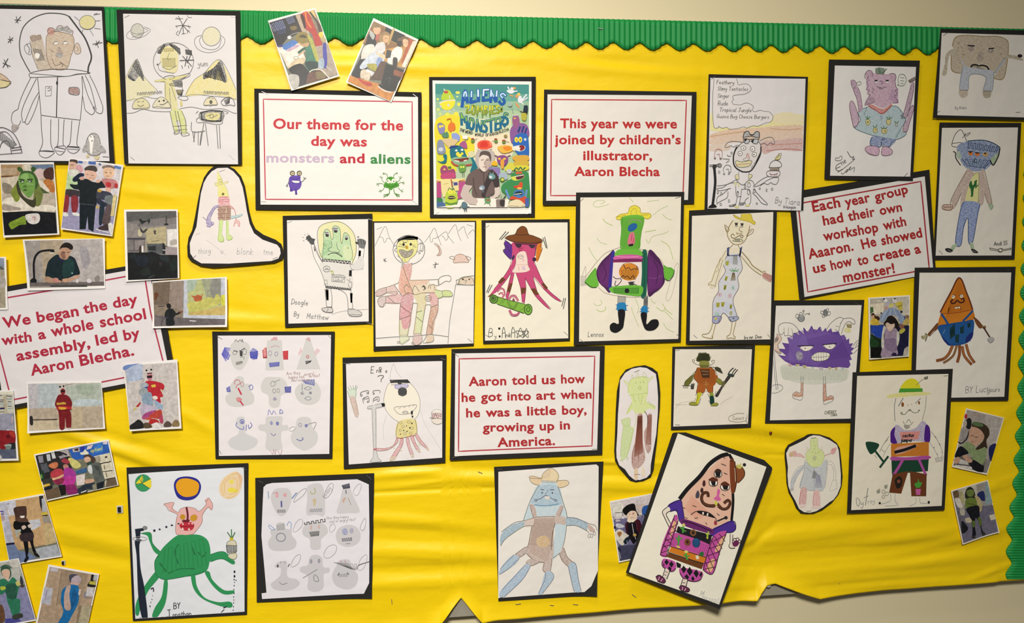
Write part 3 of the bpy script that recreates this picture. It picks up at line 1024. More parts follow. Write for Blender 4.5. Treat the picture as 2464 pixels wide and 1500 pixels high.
V = (600, 10, 1020, 260)
snap('snapshot tilted left of a child in a green costume drawing at a table', V, [(262, 232), (930, 52), (1274, 1018), (598, 1228)], [(280, 262), (918, 80), (1252, 1000), (622, 1196)], '''
F 1c1a1e 280,262 650,152 745,390 540,480 420,620 395,600
F 2a3350 350,250 470,225 520,400 400,440
h 8890b8 10 7 300,290 460,230 510,330 350,380
h 7780a8 8 6 515,200 610,170 640,250 560,280
F 30281e 560,300 700,260 745,390 600,460
f 7a6438 580,320 660,310 670,350 600,370
l 888 12 540,470 620,420 740,395;e ddd 565 470 28 24
F b8a48c 650,152 735,128 820,330 880,520 745,390
F 8a7a66 735,128 918,80 1040,380 980,400
f b3342a 740,130 830,110 900,260 1030,560 1020,600 940,600 880,420 790,350 760,260 720,190
l dd7a30 22 790,110 810,230 870,330;f 3a1814 720,150 770,170 800,330 780,350
F d0b070 815,105 910,85 950,200 880,180
l 332 24 860,120 960,260 1000,400
F 4a2e22 940,220 1010,300 1040,460 980,380
f b3a070 1020,440 1080,500 1060,560 1010,500
f e0c044 985,400 1030,395 1045,450 1010,480 980,440
F e8d8c4 400,600 700,550 800,780 740,860 540,900
f f2e6d8 420,640 690,560 780,640 700,800 560,830 480,720
f 30307a 395,590 470,570 480,600 410,610
f 4a7ac0 470,590 610,510 680,550 520,650
f c8a8b8 520,650 680,570 700,600 560,670
F a89888 940,600 1110,560 1252,1000 1010,1060 880,860
f 3c7a62 790,600 870,580 930,680 970,800 960,910 840,950 790,860 800,720
f 2f5a4a 680,680 770,610 790,640 720,700
f 1d3a34 790,820 960,820 950,930 850,950
f d8c4a0 550,900 620,800 760,760 790,800 720,880 600,920
l 998 8 640,740 680,740 690,770 640,780 630,750
l d0b090 24 700,720 780,660
f 8a7a3a 660,440 740,390 830,430 850,540 800,600 730,570 660,510
f c09a70 690,530 740,560 840,540 830,600 760,600 700,560
f 4a4020 700,460 760,430 820,470 780,480
f b0b050 820,440 900,520 980,780 940,800 860,560
f 1c1410 555,920 720,840 830,940 880,1000 720,1090 650,1020
f 3b3aa0 1040,570 1080,560 1100,800 1080,910 1050,900 1040,740
f a8b8c4 985,790 1050,770 1050,900 980,900
F 141014 700,1000 840,960 800,1130 690,1165
f b8b4ac 555,1010 690,1010 700,1150 620,1196
F 6a4438 830,980 1000,920 1110,1040 800,1120
f 80704a 940,960 1040,960 1080,1030 960,1060
l e0ddd0 14 850,960 900,930 1010,930 1130,1045
l ccc 9 1090,880 1165,950
''', lvl=3.6, curl={3: (3, .6)}, group='snapshots above the monsters and aliens sign')
snap('snapshot tilted right of three school children queueing on a wooden floor', V, [(1752, 196), (2388, 500), (2006, 1386), (1364, 1106)], [(1756, 240), (2366, 525), (1990, 1368), (1392, 1096)], '''
F 8a6238 1756,240 2366,525 2200,920 1600,560
F c09048 1920,640 2260,560 2160,900 1900,800
F 141814 1930,320 2010,360 1980,450 1900,420
F 1c241c 2050,370 2200,440 2130,560 2000,520
l c0a060 26 2040,350 1960,560;l a08040 16 2000,520 2130,590
F b05a34 2250,480 2330,520 2200,850 2140,830
F e8dcc8 2310,520 2366,525 2200,900 2150,880
F 181818 1700,400 1790,420 1800,760 1640,780 1560,760
f 8c7048 1740,270 1860,300 1850,360 1740,350
f d8a884 1750,340 1850,340 1830,430 1770,420;f b85a50 1790,440 1830,420 1820,500 1780,510
f b8b8b4 1700,370 1770,440 1740,510 1710,480
f 101014 1680,430 1740,500 1790,540 1760,590 1660,560
f e4dcd0 1620,600 1760,580 1740,760 1660,800 1580,780
F 101214 1560,780 1700,760 1640,1000 1560,1040 1440,990
f 9c7c4c 1850,430 1920,385 1985,430 1970,520 1900,560 1830,500
f d8a878 1890,450 1970,450 1960,530 1900,545;l 322 6 1915,480 1950,490
f d4d0d0 1800,560 1900,540 1920,640 1870,700 1760,680
f c8d0dc 1690,720 1800,670 1910,720 1900,800 1840,850 1700,870 1600,920 1560,880
f 8aa0cc 1800,780 1880,760 1830,960 1800,980
f e8c8a0 1780,680 1900,720 1920,780 1860,760
f a8a040 1660,850 1790,850 1790,940 1720,930
f d8d8dc 1660,920 1780,980 1740,1020 1640,960
f d8c8b0 1580,940 1650,930 1640,1040 1570,1040;f d8c8b0 1640,960 1710,980 1680,1090 1620,1070
F 5a4032 1860,800 1950,830 1880,1080 1700,1060 1760,980
F 3a2820 2040,880 2190,930 2130,1080 1980,1040
F 8a5030 2030,920 2190,970 2150,1040 2020,990
f 6a5038 2090,500 2180,460 2250,500 2220,590 2140,590
f 302218 2080,540 2150,520 2140,600 2100,600;f d8b088 2170,500 2240,510 2230,600 2180,600
f e8e4dc 2000,680 2090,600 2160,640 2140,760 2060,850 1950,820
F 3a3a38 1940,640 2010,660 1990,760 1920,760
f 2a2824 2030,760 2090,770 2080,880 2030,900
F 181c18 1930,840 2050,880 2000,1180 1850,1150
F 201c18 2020,1000 2130,1030 2060,1230 1990,1190
l 555 8 1930,1060 1990,1040 1970,1110
F c8843c 1420,1010 1880,1140 2040,1240 1990,1368 1392,1096
f 1a1a1a 1440,980 1560,1000 1540,1050 1450,1010
f b83c34 1540,1040 1620,1090 1720,1110 1725,1160 1650,1150 1550,1080
f 181818 1830,1130 1980,1180 2040,1230 1960,1230 1840,1170;l eee 12 1820,1160 1900,1220 2000,1245
''', lvl=3.6, curl={3: (2, .5)}, group='snapshots above the monsters and aliens sign')

V = (0, 380, 310, 580)
snap('snapshot of a green painted face with horns above a hand holding a white mug', V, [(-5, 92), (972, 78), (1078, 1385), (68, 1442)], [(12, 118), (962, 108), (1040, 1362), (88, 1398)], '''
F c8b8a0 12,118 962,108 1005,985 50,985
F a88a64 12,125 400,125 400,210 330,330 30,350
F d8d0c0 440,130 540,120 560,300 450,230
F b8a084 20,190 300,180 310,300 30,320
l 6a4426 26 30,340 230,335
F d0c4b0 30,360 330,330 300,640 40,640
f 8a8070 50,450 200,500 240,640 80,650
F 6a7c98 545,130 962,115 965,180 640,230
f d0b8b4 640,230 760,200 790,340 700,380
f 4a2c24 790,250 850,190 960,185 965,380 880,400 800,350
f b8743a 800,400 900,390 975,460 990,620 880,600 790,500
F d8d0c4 690,370 780,440 900,590 880,640 720,500
f 4a5a34 700,510 830,600 900,640 760,650
F bcb0a0 40,650 990,640 1000,980 50,985
f e4dccc 80,750 380,720 560,880 800,850 990,880 990,960 560,955 70,975
f a89c90 60,830 180,860 380,910 380,940 70,950
f 7c8a34 270,500 330,430 340,600 360,740 300,800 250,740 200,620
f 6f7a3c 660,420 740,560 780,690 720,860 650,870 600,800
f 3d3c28 300,470 350,400 380,600 460,720 600,760 650,700 640,880 560,880 420,760 330,640
f 3a5a2c 330,400 380,260 480,235 600,260 680,380 690,500 640,560 560,300 400,320 350,430
f 6f9a4a 350,330 470,270 590,310 640,430 630,560 580,680 520,720 440,650 370,560 335,440
f 8ab468 400,310 500,290 520,380 450,400 380,370
f 3a5a2c 310,190 340,160 400,190 420,250 380,260 330,230;f 3a5a2c 560,180 620,160 650,200 610,260 580,250
l 2a3a20 22 360,390 440,400;l 2a3a20 22 500,390 590,390
e 223 400 425 40 16;e d0d8d0 410 430 18 9;e 223 545 425 40 16;e d0d8d0 540 430 20 10
f 4a6a30 430,500 480,500 490,530 420,530;f 354a24 420,580 460,565 500,585 460,600
l 4a6a30 10 380,470 420,460;l 9cc080 14 500,470 600,480
F 0e0f16 50,985 560,960 1003,990 1040,1362 88,1398
f 7a962c 170,1180 300,1110 440,1050 480,1090 470,1150 480,1200 360,1215 230,1290 190,1260
l b8c058 12 300,1140 400,1090;l 556a20 10 330,1190 450,1170
f dcd6d0 460,1050 520,1015 690,1005 730,1080 700,1170 600,1200 510,1160
l 999 8 460,1060 480,1120 520,1140;o b08888 8 620 1090 30 32;l b04040 10 600,1080 635,1080 625,1115
''', lvl=4.4, tilt=(0, 0, 1, 1), group='snapshots below the astronaut drawing')
snap('snapshot of a boy in dark school clothes with fists raised between two others', V, [(1248, 8), (2228, 130), (2030, 1418), (1100, 1290)], [(1262, 28), (2200, 150), (2018, 1398), (1112, 1265)], '''
F d8d2d6 1262,28 2200,150 2120,700 1170,560
l 4a6ab0 44 1425,75 1475,82;l 4a6ab0 54 1615,88 1710,98;l 5a6a9c 34 1795,110 1815,125;l 5a80bc 50 2080,165 2170,185
F 9c98b8 1140,640 2110,680 2018,1398 1112,1265
f 4a3a34 1265,30 1390,40 1400,100 1320,110 1265,90
f d8b09c 1255,80 1370,90 1380,170 1310,240 1250,200;l 443 10 1275,125 1330,130
f d4a0a8 1390,130 1470,150 1500,240 1420,270 1370,200
f b8d0a0 1240,230 1420,250 1440,400 1330,560 1190,540
f dcdcd0 1250,220 1420,230 1400,320 1260,330
f 3c3438 1190,570 1440,600 1430,700 1180,690
f 8a2c34 1165,690 1250,700 1220,980 1145,970;f 8a2c34 1290,700 1410,720 1390,970 1305,970
f e0e0dc 1140,990 1210,990 1240,1050 1140,1050;f e0e0dc 1310,990 1420,1000 1440,1050 1330,1040
f 4c4440 1520,200 1600,145 1720,150 1760,230 1700,260 1620,230 1560,250
f e0b4a0 1530,240 1640,230 1740,270 1730,370 1650,410 1560,380;l 765 9 1570,300 1600,305;l 765 9 1650,315 1700,320;l 976 8 1610,360 1660,365
f 16203a 1310,380 1430,280 1520,290 1520,330 1440,350 1400,420 1330,430
f 0f1a20 1400,390 1560,380 1700,440 1860,420 1910,530 1760,580 1740,860 1590,850 1440,830 1440,600 1330,560 1260,480 1400,480
f d0a090 1440,360 1520,340 1520,390 1450,400;f d8b09c 1740,400 1830,400 1790,450 1720,440
F 0c1a22 1440,840 1730,850 1690,1340 1600,1290 1580,1050 1550,1290 1440,1290
l 556 8 1450,830 1720,855
f 807068 1840,160 1950,130 2060,160 2060,210 1850,190
f e8c0a0 1880,190 2050,195 2050,330 1950,380 1880,330;l 654 10 1900,265 1940,270;l 654 10 1980,270 2015,275;l a76 9 1920,330 1980,332
f c08080 1850,380 2080,400 2120,520 1960,560 1880,480
f b83438 1920,440 2000,450 2000,530 1920,520;f b83438 2080,460 2130,480 2120,550 2070,530
f 3a3c4c 1760,600 1980,620 2020,700 1900,760 1760,720;f d8b09c 1900,540 2000,560 1990,620 1920,600;e c8a040 1800 595 40 30
f 70787c 1900,700 2040,690 2030,860 1920,860
f 2a3040 1760,720 1860,780 1980,860 1880,880 1760,820;f 1c2a38 1810,850 1890,860 1850,1180 1790,1200
f 5a4a4c 1920,880 2010,870 1980,1180 1850,1180
F d8c890 2050,660 2110,680 2060,1060 2000,1050
f c0a860 1740,860 1790,870 1790,920 1740,910
f 3a2c30 1780,1260 1960,1200 1980,1300 1820,1300;l ddd 16 1740,1290 1810,1310 1960,1350
f e0dcd4 1960,1190 2040,1200 2018,1390 1980,1340
''', lvl=5.0, tilt=(0, 0, 1, 0), group='snapshots below the astronaut drawing')

V = (440, 390, 700, 650)
picture('drawing', 'bell-shaped cut-out drawing of a tall yellow pointed figure with a brown kilt', 'drawing', 'cut-out drawings', V,
 [(430, 56), (620, 48), (720, 100), (810, 200), (860, 330), (890, 500), (920, 680), (960, 830), (1010, 930), (1120, 1010), (1290, 1080), (1370, 1140), (1390, 1210), (1400, 1290), (1380, 1350), (1270, 1395), (900, 1430), (640, 1450), (420, 1465), (240, 1440), (110, 1370), (70, 1320), (62, 1180), (80, 1050), (130, 950), (170, 760), (205, 560), (240, 380), (290, 220), (350, 130)],
 [(480, 85), (620, 80), (700, 130), (780, 220), (830, 350), (860, 500), (890, 680), (930, 860), (990, 990), (1110, 1080), (1310, 1150), (1350, 1200), (1360, 1270), (1330, 1340), (1230, 1375), (900, 1395), (640, 1412), (260, 1408), (160, 1350), (105, 1270), (98, 1130), (130, 1040), (190, 900), (215, 700), (250, 440), (290, 290), (340, 200), (400, 130)], '''
@figure_drawing
f ~e8e04c 478,135 520,190 560,290 610,370 632,480 500,488 485,360 475,250
l bb8 5 475,130 530,210 560,290 610,370 632,480
f ~e4d860 440,290 490,290 480,340 450,325;f ~e4d860 570,285 635,268 610,300 580,312
l aa7 4 440,290 490,292 475,335 450,325 440,290;l aa7 4 565,285 635,266 610,300
l 887 5 495,245 540,240;l 887 5 495,265 530,275 550,255;l 887 4 500,300 530,285 555,298;l 887 4 510,320 550,315
f 7a6a30 540,440 560,425 580,440 570,460 545,465
f ~dd8a92 500,490 635,485 650,560 648,610 510,612
l c56 5 500,490 635,485;l c56 5 498,550 600,550 648,540;l b66 5 505,530 640,515
f ~a0643c 500,620 655,612 668,700 665,790 620,805 500,808 492,700
h 7a4420 4 9 505,620 655,615 660,800 505,800
l 7a4420 5 480,720 660,720;l 7a4420 5 485,660 650,660;l 7a4420 4 485,770 655,770;l dcc8a8 8 605,640 595,800
f ~8a78b8 500,600 440,620 390,690 350,760 330,830 345,900 370,910 400,890 430,860 380,800 400,730 450,650 500,625
l 6a5a98 5 500,600 440,618 385,690 340,770 330,860;l 6a5a98 5 500,622 450,650 400,740 385,810
l 766a90 7 280,765 330,810;l 7a6aa0 5 330,880 345,905;l 7a6aa0 5 365,890 380,912;l 7a6aa0 5 395,870 410,885;o 7a6aa0 5 415 855 18 18
l c8908a 9 660,605 710,650 735,720 740,800
l d88a88 8 640,620 700,650;f ~e09a98 735,800 790,830 785,895 765,895 760,850 735,850 720,890 705,885 720,840
l c66 4 740,800 790,830 790,895;l c66 4 735,805 715,850 708,895
f ~a0c4cc 665,755 740,745 830,725 790,760 670,788;l 7aa 4 665,752 740,745 830,725 790,760 670,788
f ~bedc58 510,820 560,815 545,1010 575,1080 545,1110 490,1090 500,980
f ~bedc58 605,815 635,810 645,1000 690,1040 670,1075 615,1075 608,950
l 9b4 5 510,820 500,980 492,1080 545,1112 575,1080 545,1010;l 9b4 5 605,815 608,950 615,1075 670,1078 692,1045 650,1010
l aa8 4 545,1110 570,1075
@handwritten_lettering
t aaa 6 215 1275 75@-3 thisg
t aaa 6 525 1270 62 is
t aaa 6 750 1280 90@2 blonk
t aaa 6 1115 1285 80@2 tme
l ccc 4 330,1080 440,1160 600,1290;l ccc 4 180,1010 240,985
''', lvl=2.2, tilt=(0, 0, 2, 1), staples=[((505, 132), (585, 106)), ((142, 1338), (185, 1295)), ((1248, 1348), (1318, 1318))], paper='ece4e0')

V = (0, 570, 270, 720)
snap('snapshot of a man in a dark shirt bending over a desk beside a gooseneck lamp', V, [(540, 62), (2300, 36), (2312, 1138), (612, 1185)], [(580, 92), (2250, 50), (2290, 1075), (668, 1120)], '''
F a39a94 580,92 900,80 960,1000 660,1000
F b0a08a 900,82 1400,68 1400,900 960,1010
F b6aeac 1400,68 2250,50 2290,1000 1400,1000
f a09aa0 1750,260 1900,240 1980,560 1850,700
l 14121a 46 760,900 755,600 800,430 900,330 1050,300 1180,300
f 1c1818 1090,290 1200,280 1215,330 1160,345 1110,320;e f4f0e4 1160 357 40 12
f 14161a 670,960 750,900 820,960 810,1010 680,1010;e 8a8a90 845 975 34 34
F 6a6260 668,1010 2285,985 2290,1075 668,1090;F 4a4846 1110,1060 1920,1050 1920,1100 1110,1110
F 9a948a 690,1090 1110,1085 1110,1115 690,1120
f 12242a 1260,390 1340,440 1400,500 1480,500 1530,420 1640,470 1700,600 1760,810 1640,850 1500,910 1360,940 1260,910 1160,910 1010,880 1040,640 1100,510
f 1a3a38 1400,520 1560,480 1640,600 1600,800 1400,880
f 1a2040 1280,430 1380,500 1420,560 1320,520
f b89078 1340,240 1440,230 1560,270 1560,340 1500,470 1440,505 1340,470 1300,400 1320,300
f 8a6454 1350,340 1430,350 1440,450 1400,490 1350,440
f 1c1614 1320,280 1360,190 1440,130 1540,140 1610,210 1600,280 1560,290 1480,240 1370,245
l 2a1c18 14 1380,330 1440,345;l 2a1c18 12 1480,350 1530,340;l 6a4438 12 1400,450 1440,460
f b08c74 1000,890 1060,870 1180,920 1320,950 1360,1000 1080,1010 1000,950
f c49a80 1380,930 1560,900 1750,830 1760,870 1600,960 1400,1000
f c88a80 1160,930 1250,900 1300,980 1220,1000
l 141414 30 1300,930 1360,960;e 8aa 1590 800 18 18
e e0d8d4 1700 975 34 40;e dcd4da 1960 970 60 46;f 8a8480 2090,880 2180,860 2180,980 2100,980
''', lvl=6.2, tilt=(1.5, 0, 0, 1.5), curl={0: (5, .9)}, group='snapshots around the school assembly sign')

V = (290, 490, 560, 800)
snap('upright snapshot of a dim assembly hall with a horse hanging over a crowd', V, [(42, 70), (664, 68), (686, 872), (66, 912)], [(68, 95), (648, 86), (668, 868), (94, 890)], '''
F 8a8484 68,95 648,86 660,600 84,590
F 5a5858 68,95 648,86 650,150 300,190 80,215
F 7a7474 70,215 300,190 650,150 652,240 540,240 300,270 80,215
F 9c9484 240,290 540,262 540,600 290,560
F b4a884 290,300 530,265 530,470 320,470
F 8c8480 74,225 240,280 290,390 78,400
f c8c0a0 205,320 240,290 250,370 215,380
F d0ccc8 540,300 655,296 660,510 545,505;F e6e2de 552,312 652,308 656,495 556,492;f b8b0a8 580,430 650,420 652,480 580,485
f 1e2622 215,190 235,175 250,195 310,195 335,175 348,200 330,235 320,205 280,225 250,240 232,215
l 1e2622 6 235,230 220,255;l 1e2622 6 250,238 255,262;l 1e2622 6 320,205 330,240;l 222 5 200,250 240,275
f 3a3a38 225,285 250,300 265,320 290,300 318,292 300,325 270,345 240,330
f 4a4640 385,315 420,315 410,335 420,355 395,362 388,340
l 2a2826 8 533,140 533,220;f 222 505,250 533,225 562,250
l 5a5656 9 540,170 650,150
F 6a6464 78,400 290,395 280,560 88,560;l 44404a 18 85,410 285,412
F 8a8080 170,430 280,425 270,540 175,540;F 7a7474 85,430 150,430 155,540 88,540
f 3a2a24 220,510 250,490 255,590 225,590;f e0dcd8 248,490 270,495 268,590 252,590
F 54585a 310,470 500,465 500,590 320,560;F 24282c 320,500 415,490 415,550 330,545
l 8a7a60 8 370,440 450,430
F a09496 500,510 660,510 662,600 500,595
f 1a1c20 490,470 500,455 515,475 525,520 520,590 495,590 492,520;l 1a1c20 7 515,495 545,500;l ddd 8 495,540 525,545
F 0c1112 86,570 300,570 370,560 480,600 664,600 668,868 94,890
f 151d2a 180,640 260,600 330,640 300,720 210,720;f 10181a 350,600 430,640 400,720 330,700;f 1a2428 460,600 560,620 560,680 480,660
f 182024 120,600 170,580 190,640 130,650;f 1a2220 240,780 320,740 360,820 260,840;f 0a0e0e 380,690 520,700 520,840 390,830
f 2c2428 450,680 490,690 480,730 455,720;f 12201c 580,680 650,640 660,760 590,780;l 4a5450 7 330,865 400,835
''', lvl=6.4, tilt=(0, 0, 0, 2.5), group='snapshots around the school assembly sign')
snap('landscape snapshot of a man pointing at a projected picture of a red crab', V, [(368, 908), (1238, 854), (1246, 1436), (376, 1452)], [(372, 920), (1216, 868), (1222, 1412), (398, 1430)], '''
F 8a7c6c 372,920 735,898 725,1330 1222,1340 1222,1412 398,1430
F 6a6264 400,1300 730,1330 1222,1345 1222,1412 398,1430
F 96867c 580,908 735,898 725,1250 560,1200
F 746456 390,930 580,908 560,1180 395,1180
F c4c8d4 738,895 1216,868 1222,1345 730,1332
F b8bc84 772,892 1168,872 1170,1200 1220,1190 1220,1300 790,1300
F a0a488 940,880 1170,872 1168,1150 1000,1100
F 8c8c84 1060,876 1170,872 1168,1180 1080,1180 1040,1000
F a8b8a8 772,892 900,886 860,1000 780,1040
f c4c068 780,1160 900,1140 1080,1070 1140,1060 1165,1160 1000,1230 860,1260 800,1250
F c8b06a 800,1270 1000,1240 1170,1195 1220,1190 1220,1300 790,1300
F d0d04a 1170,1070 1215,1060 1218,1190 1172,1190
f b8603c 820,1070 870,1080 900,1060 940,1075 965,1045 950,1090 940,1130 870,1140 850,1100
o 8a8a80 8 1050 1050 38 38;f 888 1080,1050 1105,1060 1095,1100 1070,1100
f 6a4028 395,1040 420,1035 450,1060 430,1080 420,1120 400,1130
l 4a4446 10 440,1198 510,1195
f 181416 535,1180 555,1160 580,1170 590,1200 575,1225 545,1215
f 12161a 520,1270 550,1230 610,1230 650,1290 620,1330 630,1410 540,1420 530,1340 515,1310
l 12161a 22 620,1280 650,1290 690,1270;l 8a3430 10 690,1270 722,1255
l 222 5 480,1420 490,1360 530,1310;l e8e8f0 9 810,1365 880,1370;l 556 4 410,1310 500,1330 560,1330
''', lvl=6.9, curl={2: (4, .6), 3: (3, .6)}, group='snapshots around the school assembly sign')

V = (0, 640, 440, 980)
picture('caption_sign', 'tilted sign saying the day began with a whole school assembly', 'sign', 'printed caption signs', V,
 [(-190, 262), (1640, -47), (1868, 1178), (-60, 1560)], [(-130, 311), (1575, 10), (1805, 1160), (40, 1498)], '''
@border_line
L b03a50 16 -60,385 100,335 540,262 1540,75;L b03a50 16 1530,75 1600,500 1730,1010;L b03a50 16 -20,880 95,1320 110,1430;L b03a50 16 110,1430 180,1415 1330,1185 1760,1100
@lettering
T b02a40 36 662 840 528 112 We began
T b02a40 892 508 1468 400 108 the day
T b02a40 20 842 340 800 105 with
T b02a40 412 782 492 768 105 a
T b02a40 548 752 998 668 112 whole
T b02a40 1068 652 1556 560 112 school
T b02a40 182 1010 962 866 110 assembly,
T b02a40 1026 845 1252 800 110 led
T b02a40 1322 792 1492 758 110 by
T b02a40 332 1165 782 1078 112 Aaron
T b02a40 856 1062 1428 946 112 Blecha.
''', lvl=3.2, paper='e6e0e2')

V = (0, 860, 450, 1120)
snap('landscape snapshot of a man in a red lobster costume standing by a bench', V, [(350, 332), (1336, 312), (1386, 944), (370, 1000)], [(368, 352), (1330, 335), (1360, 928), (392, 968)], '''
F c4bcb4 368,352 1330,335 1350,645 380,680
F c0bcc0 368,352 500,348 505,680 380,680
F b8c0c4 500,348 780,345 760,660 505,665
F b4bcb0 860,380 1330,335 1350,640 950,650
f a4b0a0 1000,370 1200,360 1250,480 1080,500;f c0ccd0 1000,560 1300,560 1300,620 1000,640
F b8a894 380,680 1350,645 1360,928 392,968
F c8b89c 395,840 780,830 780,950 395,965
F c0b092 945,660 1070,655 1090,940 945,945
l 3a3430 13 440,825 690,822;l 2a2420 14 690,822 750,820;f 2a2624 395,780 430,785 440,890 400,885;l aaa 8 440,890 430,960;l aaa 7 740,830 750,940
l 666 5 860,370 960,350
f 7a1c22 770,500 830,490 900,510 945,580 950,640 920,690 940,760 935,930 880,935 860,800 850,940 790,945 775,760 760,690 725,630 740,560
f b82a34 750,655 800,640 900,650 945,660 940,690 880,695 760,695
f c8a040 745,600 800,600 830,590 870,600 870,620 800,625 750,630;f d8a838 770,655 800,655 880,665 870,685 790,690
f 8a2a30 800,430 825,410 855,425 860,470 840,495 805,480;f 241414 800,440 858,435 856,455 803,462
e 222 792 390 13 13;e 222 838 382 12 12;l 511 10 775,700 940,690
f ddd 860,938 930,930 938,940 870,945
''', lvl=6.0, curl={3: (3, .5)}, group='snapshots around the school assembly sign')
snap('upright snapshot of a lobster costume with stuffed fish above a seated crowd', V, [(1622, 100), (2335, 28), (2392, 942), (1718, 972)], [(1645, 110), (2322, 68), (2362, 915), (1716, 952)], '''
F ccc4c0 1645,110 2322,68 2362,915 1716,952
F b4c0d8 1660,110 1880,90 1880,300 1680,330
f 7088c0 1630,130 1720,80 1880,70 1760,110 1650,170
e 222 1930 174 13 13;e 222 1992 164 13 13
f c0808a 1935,240 1960,205 2000,210 2010,260 1990,310 1955,310 1940,280;f 221418 1935,250 2005,240 2003,270 1940,275
l 3a2020 12 1940,215 2000,208
f b82834 1910,330 1980,310 2080,325 2160,360 2160,420 2130,450 2150,520 2110,530 2120,600 2060,600 2000,540 1960,500 1940,420
f d8c048 1990,370 2050,360 2050,390 2000,395;f d8c8a0 2110,420 2140,430 2130,460
f 2a4a98 1870,385 1950,380 1940,410 1880,412
f a8b0b8 1850,360 1910,330 1960,370 1930,390 1850,400;f 98a0a4 1840,430 1900,400 1950,440 1940,500 1860,510 1830,470
f 8aa0b4 1880,500 1980,460 2010,540 2010,640 1900,620 1870,560
f 9ab0c8 2030,560 2100,600 2150,640 2140,690 2060,660
l 888 8 1850,290 1880,280 1900,300 1870,320
f e4dcd0 2010,520 2060,510 2080,545 2030,560
f c0b4c8 1870,620 2000,640 2080,680 1980,720 1880,770 1850,720
f b03c3a 1790,650 1850,590 1860,600 1820,660;l d8c848 12 1760,700 1800,660
f a84a80 1870,790 1930,730 2060,700 1980,780 1900,820
f b84438 1960,780 2080,700 2130,700 2130,800 2060,810;f c05040 1900,810 2000,790 1990,830
f b82c2c 1960,850 2010,812 2080,830 2100,880 2040,910 1980,890;f e0dcd8 1990,890 2080,860 2120,930 2020,935
f 1c1c1c 1716,900 1770,860 1830,820 1890,870 1900,930 1720,945;f 5a4a34 1890,880 1950,860 2010,920 1910,935
f 5a4a40 2160,880 2210,840 2260,880 2250,915 2165,920;f 8a7450 2270,870 2310,825 2360,850 2360,910 2270,910
f b0405a 2100,780 2140,760 2150,870 2110,860
''', lvl=6.6, curl={0: (5, .4), 3: (3, .5)}, group='snapshots around the school assembly sign')

